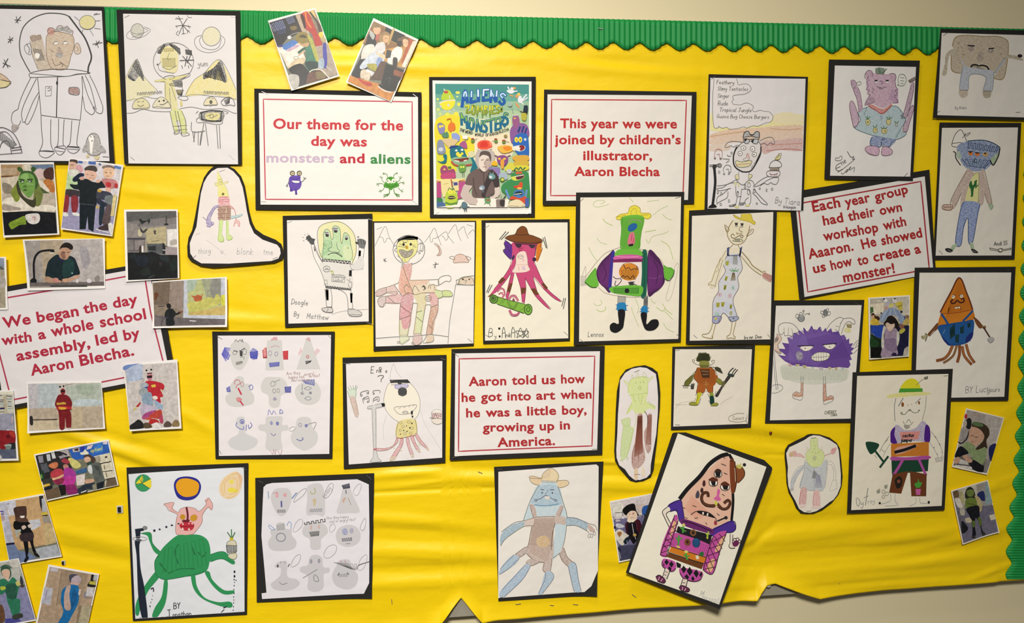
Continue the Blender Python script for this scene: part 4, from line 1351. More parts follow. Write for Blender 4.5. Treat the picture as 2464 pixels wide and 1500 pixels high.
V = (1020, 170, 1310, 540)
picture('poster', 'colourful printed poster of cartoon monsters crowding around an illustrator at his desk', 'poster', None, V,
 [(50, 62), (1092, 60), (1082, 1428), (58, 1435)], [(84, 96), (1050, 106), (1046, 1398), (98, 1406)], '''
@monster_scene_picture
F b0c8a0 110,128 1025,136 1024,1330 122,1336
F 48938c 110,128 1025,136 1025,230 112,230
F 6aa898 112,230 1025,230 1025,300 114,300
F 98bc9e 114,300 1025,300 1025,390 116,390
F d4dcb4 330,470 850,470 860,700 330,700
f ecdfc0 420,640 860,620 860,820 700,900 450,860 380,760
f e8d836 120,480 340,440 350,620 460,660 480,800 250,880 150,860 118,800
F dcd83c 122,800 300,780 330,1060 122,1060
f b8c8a8 300,1000 430,960 450,1100 320,1120
e ece060 330 215 22 14;e d8e070 135 280 14 12;e e4e250 230 430 22 20;e ece048 315 425 24 22;e d8e070 140 380 16 14;e e8e450 340 330 16 16;e d8e07a 160 425 12 12;e d8e890 325 255 10 8
f b8d040 170,285 185,220 210,190 250,195 280,240 300,290 240,285
f ece038 155,310 230,290 300,285 290,350 240,385 180,370
l e0dccc 12 155,320 190,300 250,290 305,290;e c05848 215 210 22 14;l e8e4d4 9 195,180 205,195
e d8d4cc 240 338 12 14;e c8c8c8 165 350 10 11;e c8c8c8 205 398 10 11;e c8c8c8 250 398 11 11;e c8c8c8 292 385 10 10;l ddd 8 250,245 250,270
f e8eaf0 805,195 850,190 890,200 860,225 830,220;l e8eaf0 12 820,160 835,195;l e8eaf0 10 870,205 910,200;e e0a060 878 172 20 12;l d8a050 12 840,240 870,250;e e8e4e0 858 180 16 18
f e4e4ec 925,250 950,250 960,310 930,315 915,290;l e8e8f0 14 955,290 1000,235;l e0e0ec 12 955,300 1010,265;e ecd060 925 232 16 14;f dc9a60 895,235 920,245 910,270 890,255;f dc9a60 890,310 925,340 930,370 900,340;l e8e8f0 10 950,310 970,330
@poster_lettering
l 1d5aa8 30 372,350 392,215 410,205 424,310;l 1d5aa8 24 388,285 420,285
l 1d5aa8 30 465,205 456,310;l 1d5aa8 28 456,312 505,300
l 1d5aa8 32 528,192 532,296
l 1d5aa8 28 582,192 578,294;l 1d5aa8 24 582,190 630,186;l 1d5aa8 22 580,240 612,238;l 1d5aa8 26 578,292 630,286
l 1d5aa8 28 650,305 655,192;l 1d5aa8 26 655,200 698,300;l 1d5aa8 26 704,300 712,200
l 1d5aa8 28 795,245 770,222 745,240 775,280 785,310 760,330 735,305
l bcdcf0 16 388,250 396,212 408,206 416,250;l bcdcf0 15 465,205 462,255;l dcecf8 17 528,192 529,250;l dcecf8 15 582,192 580,245;l ecf4fa 13 582,189 630,186;l dcecf8 15 655,192 653,250;l bcdcf0 13 655,200 678,252;l dcecf8 13 712,200 708,250;l bcdcf0 14 795,245 770,224 746,240 765,266
l 8a9a30 20 405,350 440,345 415,410 450,405;l 8a9a30 20 475,345 468,415 495,420 500,350 475,345
l 8a9a30 19 520,430 528,345;l 8a9a30 17 528,350 545,395;l 8a9a30 17 545,395 565,345;l 8a9a30 19 565,345 572,435
l 8a9a30 19 592,345 592,425;l 8a9a30 16 592,345 620,355 594,382 624,400 592,425
l 8a9a30 20 644,345 645,430;l 8a9a30 19 668,345 668,420;l 8a9a30 15 668,345 695,345;l 8a9a30 13 668,382 690,382;l 8a9a30 15 668,420 695,418
l 8a9a30 18 735,350 712,345 708,370 732,390 728,412 705,410;l 8a9a30 13 765,360 748,365 765,395 745,398 762,375
l f0e840 9 405,348 440,343 430,370;l f0e840 9 475,345 468,385;l f0e840 9 528,345 524,385;l f0e840 9 565,345 568,385;l f0e840 9 592,345 592,380;l f0e840 8 592,344 618,352 598,378;l f0e840 10 644,345 644,385;l f0e840 9 668,345 668,382;l f0e840 9 735,350 712,345 710,365
l 5a8a40 10 520,420 520,452;l 5a8a40 10 572,425 570,460;l 5a8a40 10 645,425 645,455;l 5a8a40 9 605,420 608,440
l 1c6a8c 26 368,525 362,420;l 1c6a8c 24 362,420 402,500;l 1c6a8c 24 402,500 412,450;l 1c6a8c 26 412,450 422,560
l 1c6a8c 26 452,470 440,540 465,575 485,540 480,480 452,470
l 1c6a8c 24 512,590 520,480;l 1c6a8c 22 520,490 552,590;l 1c6a8c 22 556,592 566,490
l 1c6a8c 24 612,490 585,500 590,530 612,560 600,598 575,590
l 1c6a8c 22 625,490 685,470;l 1c6a8c 24 652,490 655,598
l 1c6a8c 24 700,468 698,580;l 1c6a8c 20 700,470 735,460;l 1c6a8c 17 700,520 728,515;l 1c6a8c 20 698,580 735,568
l 1c6a8c 24 745,460 748,560;l 1c6a8c 20 745,458 775,455 770,490 748,505;l 1c6a8c 20 755,505 788,545
l 1c6a8c 24 815,425 792,415 785,445 815,480 810,520 785,525
l 8ab84a 14 364,420 366,465;l 8ab84a 12 364,425 385,468;l 8ab84a 13 411,455 413,490;l 7aae58 14 455,470 446,505;l 7aae58 12 455,470 480,482 482,510;l 7aae58 12 520,482 518,520;l 7aae58 12 566,492 562,525;l 7aae58 12 612,490 588,500 590,522;l 7aae58 12 625,490 685,472;l 7aae58 12 700,468 700,505;l 7aae58 10 702,469 733,460;l 8ab84a 12 745,460 746,495;l 8ab84a 11 815,425 794,416 786,440
t 333 5 345 588 26@16 THE;t 333 5 400 606 26@13 WEIRD;t 333 5 496 636 26@4 WORLD;t 333 5 600 642 26@-4 OF;t 333 5 640 638 26@-11 AARON;t 333 5 736 612 26@-17 BLECHA
@cartoon_monsters
f 8a86b8 130,530 160,510 195,530 205,570 185,620 150,610;e ecd840 158 548 12 14;e ecd840 182 542 11 12;l 555 4 135,530 165,512 200,535
f e07a30 240,530 265,505 300,520 305,570 265,600 235,570;l c86830 9 265,505 260,470 225,480
f 90a0d8 270,620 310,610 350,640 340,690 290,690;e e0dc80 280 605 12 10;e e0dc80 305 603 12 10;f 5a8a6a 175,620 230,600 240,650 190,655
f d8c090 180,670 330,680 260,760 230,740;F f0ece4 375,635 430,640 425,670 378,668;l 888 7 430,665 360,710
f a85a8a 345,720 390,685 415,710 420,760 370,750
f 8a92a8 130,700 160,675 190,700 210,800 135,810;e c8ccd4 165 770 24 20
f 1a6f80 252,790 275,745 330,730 385,760 410,820 440,880 380,870 280,880
f 1a6f80 130,880 170,890 200,870 185,830 205,815 225,830 215,900 170,905;f 1a6f80 440,820 490,790 480,850 520,940 490,1000 450,990 470,910
f 88b088 270,860 340,840 440,850 470,890 460,920 340,930 280,900
f 7a3028 288,872 350,860 435,852 420,880 350,890;l f4f0e8 9 300,880 340,886;l f4f0e8 9 390,882 415,876
l b85040 16 270,890 300,920 360,930 460,918
f f4f4ec 300,785 315,768 330,780 325,790;f f4f4ec 355,778 370,762 385,772 380,785;e e8d848 330 815 18 20;e e8d848 372 812 13 14;e f0e040 348 830 20 16
f 2a3a80 250,760 265,735 330,735 330,745
f d8d4a8 430,800 480,790 500,830 450,850
f 9c4a70 160,960 190,925 225,935 240,970 290,960 300,1010 180,1015;e e8c860 200 965 12 8;e 5a7a4a 250 945 18 10
f c04a78 165,1020 230,995 300,1000 300,1050 180,1055
f 6a9a4a 335,925 380,910 410,935 400,985 350,990;e e8e860 362 942 10 9;e e8e860 385 942 10 9;l 4a6a3a 5 375,985 375,1035;l 4a6a3a 5 390,985 390,1035
F f0d890 122,1060 400,1055 400,1080 122,1090;l b84030 8 125,1080 160,1085;l b84030 8 345,1078 395,1068
F b84a80 125,1090 170,1100 170,1240 125,1240;F b85088 340,1090 430,1080 360,1250 320,1255
F e8d898 165,1070 265,1065 275,1180 190,1240 170,1180;F e8d898 285,1070 335,1070 340,1170 290,1180;l a83a30 10 265,1065 275,1130;F 4a4a90 288,1092 328,1090 330,1120 292,1124;l a89850 4 195,1110 240,1100
f b8cc40 210,1215 240,1170 300,1175 330,1230 320,1280 300,1335 215,1335
l 6a7a30 8 235,1170 250,1145 270,1165 285,1145 300,1175;e ece450 255 1187 20 20;e ece450 292 1187 16 16;e 333 255 1187 4 4;e 333 290 1187 4 4
f 3a3028 230,1245 250,1225 290,1225 310,1245 290,1255 250,1258;l e0d8a0 5 240,1240 300,1240
l 5a8a3a 18 215,1290 260,1305 330,1290;F 4a6a98 125,1270 160,1270 210,1300 210,1335 125,1335;f 3a7a4a 125,1250 165,1240 185,1270 140,1285
f e8583c 520,735 530,700 580,680 640,690 665,730 640,770 590,778 540,765;f d83a2c 545,730 560,700 610,695 620,745 550,750;l f0a080 8 640,700 655,735;l e8e0d8 10 520,765 590,782 660,760;l b0b0b0 8 592,660 592,680
f c0b4ac 510,800 545,775 640,775 690,810 680,900 620,960 540,960 500,880
l 6a8a3a 22 470,690 485,680;e a83a30 475 670 16 10;e 6a8a3a 476 690 18 16;e a83a30 700 672 16 10;e 6a8a3a 702 692 18 16;e a83a30 778 685 18 9;e 6a8a3a 778 702 18 12;e 9a8a50 795 640 18 15
l 666 4 490,680 518,665;l 666 4 665,690 690,685;l 666 4 790,690 830,700
f e8b84a 715,750 780,730 840,735 875,770 830,800 760,805;f e88a28 770,750 830,740 860,768 800,785;f f4ecd0 860,750 930,745 920,790 870,780
f 8a5a98 840,580 900,520 1000,530 1020,640 900,700 850,700
f 9a5a88 860,470 880,445 920,450 930,500 900,560 870,540;e e0b850 885 468 12 7;l ccc 10 865,440 915,435
f 223 905,380 960,410 1000,415 980,350 1010,345 1000,420;F 1c2c40 975,340 1015,350 1000,410 965,400;l 222 8 940,400 1005,425;f b8b040 950,420 1000,425 990,490 955,480
e a0b8b0 838 330 22 24;l 888 4 855,355 870,420
f 2a68b8 870,680 900,630 960,610 1010,640 1020,830 940,830 900,800 865,720
l 223a7a 18 920,600 935,555;l 223a7a 18 955,600 970,550;l 223a7a 16 985,610 1000,565
e f0dc40 900 676 18 26;e f0dc40 938 676 18 28;e c07830 902 680 7 9;e 333 938 678 5 12;e c0d0e0 986 674 14 14
f e8e4d8 865,745 940,730 985,740 980,775 930,790 880,770;f 902828 930,735 975,735 980,765 940,785;l f4f0e4 12 880,755 935,760
f d8a840 860,850 900,830 1010,830 1015,880 900,890;f d0b040 880,890 1010,885 1010,930 890,930;f d8d040 890,930 1015,930 1010,970 900,980
f 8a4a88 710,850 740,830 790,830 820,860 800,920 760,930 720,900;e ecc040 735 862 14 10;e ecc040 785 862 14 10;f e0a040 745,880 780,870 775,960 755,960
l 6a4a68 10 715,840 690,830;l 6a4a68 10 815,840 840,830
f e8b428 655,920 680,880 710,895 715,930;f d8d048 790,950 840,900 880,920 880,970 800,985
F 8a7ab0 620,945 740,945 745,1010 700,1060 620,1000;l b06a98 7 680,970 700,1000
f 3a8a50 850,1060 850,1010 920,980 1000,990 1024,1050 1020,1330 850,1240 760,1180 760,1120 820,1070
f d8d858 850,1040 900,1030 975,1015 970,1050 900,1075 860,1065;f 5a2838 900,1030 975,1015 965,1050 905,1065;l e8e0c8 8 890,1035 970,1020;e d85a40 910 1000 18 12;e d85a40 940 998 18 12;l 3a6a4a 12 880,975 900,950 920,970 940,945 960,970 985,950
f a8b4c4 735,1010 800,1000 810,1060 740,1070;e c0c4c8 830 985 26 24;e 4a8a3a 762 1065 24 22;e d8c850 765 1065 14 14
f d8502c 880,1130 920,1120 935,1090 960,1095 955,1150 930,1165;e e8c050 930 1150 24 10;f c8402c 875,1130 905,1135 900,1150 870,1140
f 4a78b8 870,1210 890,1170 960,1165 980,1200 960,1245 890,1245;f 1a3a40 875,1205 910,1180 955,1185 955,1220 920,1210 880,1225;l e4e4d4 6 880,1210 950,1200
l 6a90c8 20 800,1170 830,1240 860,1250;l 6a90c8 18 1000,1170 990,1230 975,1240
f d0502c 835,1260 860,1225 930,1245 990,1230 1010,1290 960,1300 900,1260;f e8d8b0 825,1330 850,1275 920,1260 975,1300 980,1328;l 888 5 830,1320 920,1325;l 888 4 950,1322 975,1320
F 4a60a8 985,1250 1022,1240 1022,1330 985,1330
F f4ece0 340,1265 500,1245 720,1250 830,1260 815,1335 122,1336 320,1310
@illustrator_photo
f cbb9b0 365,1180 400,1110 470,1130 440,1190 520,1260 510,1300 430,1300 360,1230
f d8c8be 690,1140 730,1130 740,1210 680,1250 640,1240 650,1215
f 6c5a56 405,1110 420,1040 450,1000 520,960 570,990 620,960 690,990 720,1040 735,1130 690,1145 690,1190 660,1230 500,1245 465,1200 470,1130
f 3c3234 640,980 700,1000 730,1060 730,1130 690,1140 660,1080 600,1230 690,1190 650,1220 560,1220
l 4a3e3c 8 580,1010 590,1200;l 4a3e3c 9 480,1050 490,1150 520,1220;l 4a3e3c 8 540,960 575,1000 610,970
f e4d4c8 540,850 560,810 620,810 645,850 640,930 600,985 560,975 535,920
f c0aaa0 600,870 645,850 640,930 605,980 590,930
f 5c4e4a 540,850 550,800 590,785 640,800 655,850 645,890 630,840 570,825
l 6a5850 7 558,876 580,872;l 6a5850 7 605,876 630,874;l 8a7468 6 592,890 588,915 600,918;l 8a6a60 6 575,942 610,942
f 6a9494 630,1020 660,1005 690,1020 695,1050 665,1065 635,1055;e d4dcdc 650 1040 15 13;l 7a9494 8 645,1010 645,995;l 7a9494 8 670,1008 675,992
e 8a9cac 565 1145 28 24;e ccd0d4 555 1152 16 13;l 7a8a98 7 575,1165 575,1190
f 5c7a84 365,1330 370,1290 395,1280 425,1310 415,1345 380,1345;l 4a5a60 9 395,1340 395,1368;l 4a5a60 9 412,1340 412,1368;l 4a5a60 7 365,1320 345,1340;l 4a5a60 7 420,1330 440,1330
f 6a9a6a 590,1250 625,1240 650,1260 640,1300 600,1295;e c04a40 625 1265 16 8;l 6a8a5a 8 600,1290 590,1305;l 6a8a5a 8 635,1295 645,1320
F 8a7a74 700,1260 790,1250 785,1332 705,1332;f 3a3434 740,1270 785,1265 780,1325 745,1320;l c0a8a0 8 720,1255 725,1215;l c0a8a0 8 745,1250 755,1210;l 333 10 775,1250 795,1225
l 998 7 440,1305 510,1310
''', lvl=1.0, paper='f6f2ea', pname='printed_sheet', staples=[((108, 1405), (148, 1378)), ((1000, 1402), (1046, 1388))], curl={2: (2, .12)})

V = (1290, 200, 1690, 510)
picture('caption_sign', 'sign saying this year a childrens illustrator joined', 'sign', 'printed caption signs', V,
 [(92, 76), (1870, 102), (1838, 1404), (74, 1422)], [(132, 132), (1814, 146), (1766, 1362), (116, 1372)], '''
@border_line
C b8363a 14 180,192 1750,202 1708,1310 168,1312
@lettering
T bc2c2c 278 522 1640 526 108 This year we were
T bc2c2c 212 710 1684 710 106 joined by children’s
T bc2c2c 546 896 1350 896 106 illustrator,
T bc2c2c 442 1080 1438 1082 104 Aaron Blecha
''', lvl=1.0, tilt=(0, 0, .5, 2.5), paper='ece6de')

V = (1660, 170, 1960, 520)
picture('drawing', 'drawing of a many-eyed singer with a speech cloud, a microphone and a tall burger', 'drawing', 'monster drawings on black card', V,
 [(194, 36), (1216, 66), (1165, 1442), (150, 1440)], [(212, 74), (1190, 86), (1142, 1446), (182, 1424)], '''
@sunset_shading
f ~ece07c 215,450 300,440 860,470 1140,450 1170,500 1160,560 800,600 600,600 210,620
f ~ecdca0 860,460 1000,430 1150,470 1160,540 900,540
f ~e0b48a 212,660 400,610 720,590 900,570 1150,565 1150,635 900,640 500,680 210,710
f ~ddb898 212,710 460,660 720,640 1148,640 1145,720 850,720 500,740 210,760
f ~c8948c 730,740 900,720 1150,700 1140,825 900,820 760,860
f ~dcc0a8 210,770 400,760 400,820 210,830
l c8a488 9 215,680 400,650 560,630;l c8a488 8 830,600 1000,610 1140,600;l b87878 8 790,830 1000,810 1155,825;l c89488 8 820,770 1150,750
@speech_cloud
f eae4e4 250,80 480,90 500,140 600,140 630,180 600,220 460,250 440,320 460,350 600,340 650,380 670,420 800,420 850,470 830,530 760,560 640,575 560,590 460,605 380,590 300,585 245,570 240,300
l 666 5 250,85 235,300 245,570 300,585 290,570 330,595 385,585 400,605 480,600 560,580 580,595 650,570 700,575 780,540 830,530 855,480 820,430 760,420 720,412 665,428
l 666 5 665,428 640,405 655,375 620,345 570,335 520,355 450,350;l 666 5 450,350 430,320 450,300 440,265 500,250 560,245 610,220 630,185 600,145 550,140 500,148 490,115 480,85
t 444 6 275 138 40@2 Feathery
t 444 6 285 205 40@1 Slimy Tentacles
t 444 6 285 278 40@2 Singer
t 444 6 288 360 46 Rude
t 444 6 305 424 42@1 Tropical Jungle
t 444 5.5 276 490 40@1 Guava Bug Cheese Burgers
@figure_drawing
f e2dcda 510,760 620,730 720,770 730,870 690,960 640,1030 550,1050 480,1010 450,900 460,800
l 2a2628 14 480,790 450,870 450,960 480,1010 540,1045;l 2a2628 13 540,1045 600,1045 640,1020 690,940 725,860 730,790;l 444 6 500,780 560,735 700,735 730,790
h 333 5 8 630,1000 690,930 720,850 640,1030;h 333 5 7 470,800 500,780 450,850 455,880
d f4f0ec 444 5 550 800 26 22;e 222 552 802 6 6;d f4f0ec 444 5 644 808 24 26;e 222 640 810 6 6;d f4f0ec 444 5 516 856 22 24;e 222 514 858 6 6;d f4f0ec 444 5 662 866 23 24;e 222 658 868 7 7
f ~d8a49c 580,860 600,852 615,910 580,900;c 876 4 590,855 610,900 600,925 560,930 545,915 575,900;
f ~d8d084 475,935 540,940 625,930 630,960 600,990 500,995 472,960;c 554 5 475,932 540,942 628,928 632,955 600,990 500,997 470,960;l b66 5 480,975 540,965 620,960
f ~8a8e98 555,660 590,628 615,650 600,685 565,690;f ~7c8088 640,660 690,628 712,650 700,690 660,690
l 333 8 548,690 560,640 600,628 620,665 650,665 680,630 712,640 712,690;l 444 6 545,690 620,680 716,695;l 333 6 545,690 550,708 715,708;l 333 9 615,660 650,665
f ~aeb4bc 555,710 605,715 600,750 570,750;f ~aeb4bc 640,715 700,715 690,755 650,750;c 333 6 555,705 608,712 605,745 575,755 555,735;c 333 6 640,710 700,712 690,755 650,750 635,730
f 222 560,708 590,705 565,735;f 222 630,735 660,700 645,750
l 666 5 540,740 440,730 380,750 360,790 395,790 420,775 450,790 480,770 510,780;l 666 5 715,730 780,695 840,690 870,730 860,760 820,745 800,770 760,750 730,765
l 555 4 500,1040 500,1120;l 555 4 605,1050 605,1110;f ~dcd488 465,1080 500,1075 500,1125 470,1115;f ~dcd488 605,1075 635,1078 632,1100 605,1120
c 554 4 465,1080 500,1075 500,1125 470,1115;c 554 4 605,1072 640,1078 632,1100 605,1120
l 555 5 470,1125 540,1180 600,1130;l 555 5 600,1130 640,1140 660,1180 650,1200
l 555 5 465,1130 380,1175 280,1190;l 555 5 490,1155 400,1165 340,1205 275,1220 300,1240 360,1230 420,1215
l 555 5 655,1190 700,1150 760,1110 810,1090;l 555 5 660,1200 720,1180 800,1130 860,1105 910,1110 890,1170 850,1170 830,1155 800,1175 760,1165 720,1190
f ~d8d078 450,1160 480,1158 470,1190;f ~d8d078 485,1165 508,1165 500,1200;f ~d8d078 595,1140 615,1140 605,1165
l 555 5 470,1195 475,1290 500,1300 525,1300;l 555 5 530,1225 520,1300;l 555 5 530,1225 600,1225 620,1250 625,1310;l 444 5 485,1250 500,1260;o 444 4 490 1265 8 20;o 444 4 605 1180 14 26;o 444 4 600 1255 12 26;o 444 5 565 1195 8 18
l 555 5 485,1300 465,1400;l 555 5 520,1305 500,1400;f ~d8cc50 455,1400 505,1400 500,1418 460,1415
l 555 5 600,1310 565,1340 570,1385;l 555 5 625,1310 620,1360 600,1390;f ~d8cc50 565,1385 615,1385 610,1400 565,1400
h 444 5 8 400,1390 470,1375 450,1400 410,1405;h 444 5 7 510,1365 560,1360 550,1385 515,1390
l 555 5 650,1220 720,1300 795,1380 740,1370 690,1310 640,1260;l 555 5 400,1215 340,1270 280,1310 275,1380;l 555 5 390,1250 380,1310 310,1350 280,1370
o 555 4 715 1218 8 10;o 555 4 785 1235 6 14;o 555 4 842 1224 9 11;o 555 4 685 1372 8 8;o 555 4 660 1240 12 20;o 555 4 315 1380 9 12;o 555 4 400 1345 8 14;o 555 4 285 1260 8 12;o 555 4 320 1270 9 12
@burger_drawing
l 555 5 810,1000 830,950 880,925 930,950 930,995 810,1000
f ~8a7450 820,1005 915,1005 912,1030 820,1030;h 543 5 9 820,1000 915,1005 912,1035 820,1032
c 655 5 795,1040 912,1035 908,1090 800,1090;l a66 5 815,1060 850,1075 900,1060;e 543 830 1075 4 4;e 543 870 1078 4 4;e 543 890 1075 4 4
f ~d8cc40 870,915 900,880 930,880 915,915;c 776 4 870,915 900,875 930,880 915,918;l 443 5 885,905 912,885;c 986 4 905,860 940,855 930,880
@microphone_drawing
l 222 26 250,1020 258,1150 245,1280 232,1380;f 1c1a1c 185,1412 235,1375 275,1405 240,1415;l 333 5 200,975 300,968;l 333 5 200,990 290,985;f 333 235,975 275,980 260,1010 232,1010;o 666 5 302 978 22 20;h 777 4 6 285,965 315,962 318,990 290,995
l 666 5 335,910 405,915;l 666 5 370,950 400,930;l 666 5 380,870 395,885 420,880;o 666 4 426 850 9 10
l a77 5 255,905 250,870 270,815 325,825 325,905 305,900 300,860 275,870;o 555 4 255 905 8 8;o 555 4 312 910 8 8
l 777 5 345,1040 340,1015 370,975 415,990 415,1050 395,1040 395,1015 370,1020;o 555 4 348 1066 8 8;o 555 4 398 1064 8 8;o 777 4 298 1046 9 12
@handwritten_lettering
t 999 6 870 1365 60@5 By Tiara
t 666 5 955 1418 28@2 H-hungum
''', lvl=2.4, paper='e8e4e4', staples=[((222, 88), (265, 55))], tilt=(0, 1, 2, 0))

V = (1970, 130, 2230, 450)
picture('drawing', 'drawing of a pink bear in a blue pineapple shirt with four raised arms', 'drawing', 'monster drawings on black card', V,
 [(116, 62), (1142, 74), (1062, 1435), (64, 1415)], [(182, 130), (1098, 146), (1032, 1384), (128, 1374)], '''
@figure_drawing
f ~b883a8 540,240 620,215 720,225 850,240 870,340 890,430 890,550 820,560 720,610 600,560 520,580 560,470 540,400
f ~b07aa0 525,240 545,190 600,195 610,250 560,280;f ~b07aa0 790,230 830,215 870,250 860,300 810,290
f ~a05a98 830,400 900,420 880,470 900,550 840,550 790,500;f ~8a4a80 540,520 600,480 640,540 530,580
l 545 6 525,280 522,230 560,185 600,200 605,250;l 545 6 800,230 850,220 872,260 855,310;l 545 5 545,290 560,250
l 656 5 570,290 540,330 560,360 535,400 575,410 545,450 580,460 540,520 520,580 570,560
l 656 6 865,320 870,370 895,400 860,410 890,460 850,470 895,540 840,555
l 656 5 600,380 620,400 600,430 620,450
f 222 630,295 665,292 662,308 630,310;f 222 755,295 790,292 788,308 755,310;e eee 650 318 15 9;e eee 772 318 15 9
l 444 5 650,365 680,380 720,385 760,370;c 444 4 680,380 690,400 715,385;l 545 5 690,310 715,305 725,330 700,335
f ~4a7a58 635,200 660,155 720,160 750,190 720,230 660,225;h 243 5 10 640,160 760,165 730,230 650,220;l 243 5 690,215 680,150;l 243 5 715,215 770,170
f ~c0392f 560,590 600,570 720,620 820,560 825,585 720,675 640,640
l a22a24 8 560,585 630,630 720,672 825,580
f ~8fb4c0 540,600 640,640 720,680 830,590 900,600 980,730 930,850 985,900 880,960 740,945 580,915 400,830 470,750 445,660
l 4a6a78 6 555,595 445,655 470,750 400,830 560,905 740,945 880,965 985,905 950,840;l 4a6a78 6 830,585 900,610 980,740 940,820 870,940;l 4a6a78 5 540,610 510,690;l 4a6a78 5 935,700 970,720
f ~5a8aa8 690,690 715,685 712,750 700,750
l 557 5 930,690 960,670;h 334 5 5 925,690 965,690 970,730 930,730
f ~c2b830 530,745 570,740 575,790 535,800;c 887820 5 530,745 570,740 575,790 540,802;l 3a6a3a 7 545,740 530,705;l 3a6a3a 7 552,738 575,710;l 3a6a3a 7 548,735 550,700;e 543 552 770 8 7
f ~c2b830 765,745 810,745 800,795 770,795;c 887820 5 765,745 810,745 800,795 770,795;l 3a6a3a 7 780,738 765,710;l 3a6a3a 7 790,735 795,705;l 3a6a3a 7 795,735 825,712
f ~c2b830 615,840 655,840 655,880 620,885;c 887820 5 615,840 655,840 655,880 620,885;l 3a6a3a 7 630,835 610,810;l 3a6a3a 7 640,830 655,800;e 543 642 855 6 6
f ~c2b830 710,850 765,850 760,890 715,890;c 887820 5 710,850 765,850 760,892 715,892;l 3a6a3a 7 725,845 700,830;l 3a6a3a 7 735,842 730,815;l 3a6a3a 7 745,845 770,825;e 543 745 870 7 7
c 887820 5 862,780 888,780 885,812 865,815;l 3a6a3a 6 870,778 855,760;l 3a6a3a 6 880,775 898,762
f ~2f62a8 600,935 740,945 865,970 800,1040 720,1030 705,980 690,1050 580,1020
l 246 6 600,935 580,1025 690,1050 705,985 715,1040 800,1045 820,1000 865,970;o 246 6 728 962 18 10
f ~c088ae 520,1070 560,1040 670,1050 665,1140 560,1120;f ~c088ae 715,1060 760,1045 830,1090 800,1140 715,1140
c 756 6 520,1075 560,1040 670,1055 665,1142 570,1130;c 756 6 715,1060 770,1048 830,1095 800,1140 712,1140
f ~a4709c 385,400 430,370 465,440 490,610 450,650 430,520;l 756 5 385,395 430,520 450,650;l 756 5 430,370 465,440 490,610
f ~a4709c 360,310 400,295 420,340 390,380;c 756 5 360,305 400,300 425,345 385,390;l 888 5 425,330 460,310 475,340 430,355
f ~b484a8 345,570 370,530 405,580 450,750 405,820 375,740;c 756 6 345,580 370,530 410,590 450,750 400,830 370,740
f ~9a6a90 1040,340 1070,320 1060,450 1000,690 950,690 1000,500;l 756 6 1040,345 995,520 950,690;l 756 6 1070,325 1060,450 1000,700
f ~a4709c 1030,610 1060,580 1070,620 1020,780 990,870 950,850 1000,720;c 756 6 1030,610 1060,582 1070,620 1020,780 990,875 945,850
h 4a3020 8 7 1010,300 1080,260 1090,290 1030,325
l 6a8a6a 5 885,350 900,340 890,290 910,235 960,235 985,290 960,350 920,360 885,350;l 797 4 915,265 960,270;l 797 4 915,300 960,305;l 797 4 920,330 950,335
@handwritten_lettering
c 666 5 215,1205 185,1195 190,1170 220,1175 245,1150 262,1165 250,1195
l 555 6 240,1230 195,1260 190,1300 225,1320 260,1300;l 555 6 195,1290 240,1270;t 555 6 262 1255 60@-36 ne;l 555 6 320,1100 360,1165 395,1155 375,1190 405,1180
l 555 5 210,1335 280,1290 400,1190;l 555 5 250,1340 270,1355 320,1300 330,1310 300,1340 360,1270 340,1310 400,1280 390,1330
''', lvl=2.2, paper='ece8e4', staples=[((960, 1385), (1000, 1342))])

V = (2234, 55, 2464, 300)
picture('drawing', 'drawing of a big brown square face with a black moustache and blue legs', 'drawing', 'monster drawings on black card', V,
 [(178, 86), (1560, 112), (1530, 1436), (62, 1402)], [(196, 148), (1545, 185), (1500, 1398), (126, 1362)], '''
@figure_drawing
f ~a89268 380,240 430,195 600,185 780,195 1000,200 1130,230 1175,300 1160,560 1100,820 960,820 980,720 800,690 620,660 500,660 360,360
f ~a89268 340,470 460,520 500,660 480,740 400,730 335,680
l 9a8458 12 350,340 380,240 440,195 600,185 800,200 1020,200 1130,240 1175,310 1160,560 1100,820 960,820;l 8a744a 10 335,470 335,680 400,735 480,742
f ~9c8a60 250,480 320,400 400,410 500,600 480,620 380,480 330,460 290,540 260,760 200,760 240,600
f ~9c8a60 1110,500 1180,470 1300,490 1395,540 1380,560 1200,520 1130,540
e 2a1c24 1345 488 36 26
f ~7a6038 745,440 800,430 800,540 720,560
f ~6a4428 590,350 665,345 660,410 600,415;f ~6a4428 880,400 955,395 940,440 885,440
l 1a1a20 18 580,335 675,340;l 1a1a20 18 890,380 960,376
l 111 22 625,650 640,625 700,620 730,635;l 111 22 750,635 800,628 860,650 885,690
l 665 8 640,640 720,660 870,700;l 887 5 700,650 760,660
l 765 5 425,310 460,280;l 765 5 430,360 450,370;l 765 5 480,350 500,380;l 765 5 430,420 440,405;l 765 5 490,470 520,460 510,490;l 765 5 1040,360 1060,370;l 765 5 1050,450 1080,460
f ~9aa6b8 500,650 620,660 840,690 945,710 960,800 930,1005 800,1000 830,800 610,770 575,990 455,990
l 788 7 500,650 455,990 575,995 610,770 840,800 805,1000 930,1005 960,720
f ~9aa6b8 470,540 520,600 530,650 490,600;f ~9aa6b8 960,740 1110,530 1130,550 990,740;l 788 6 960,750 1120,520
f ~b09878 450,1000 570,1000 560,1080 500,1105 450,1070;f ~8a7648 800,1005 915,1010 900,1095 830,1105 800,1070;l 655 7 455,992 570,998;l 655 7 805,1005 915,1010
@handwritten_lettering
t 888 6 385 1275 40@-2 By Blake
''', lvl=3.0, paper='e8e2d8', tilt=(0, 0, 1, 1), staples=[((215, 188), (270, 152)), ((126, 1320), (160, 1302)), ((1275, 1320), (1345, 1318))])

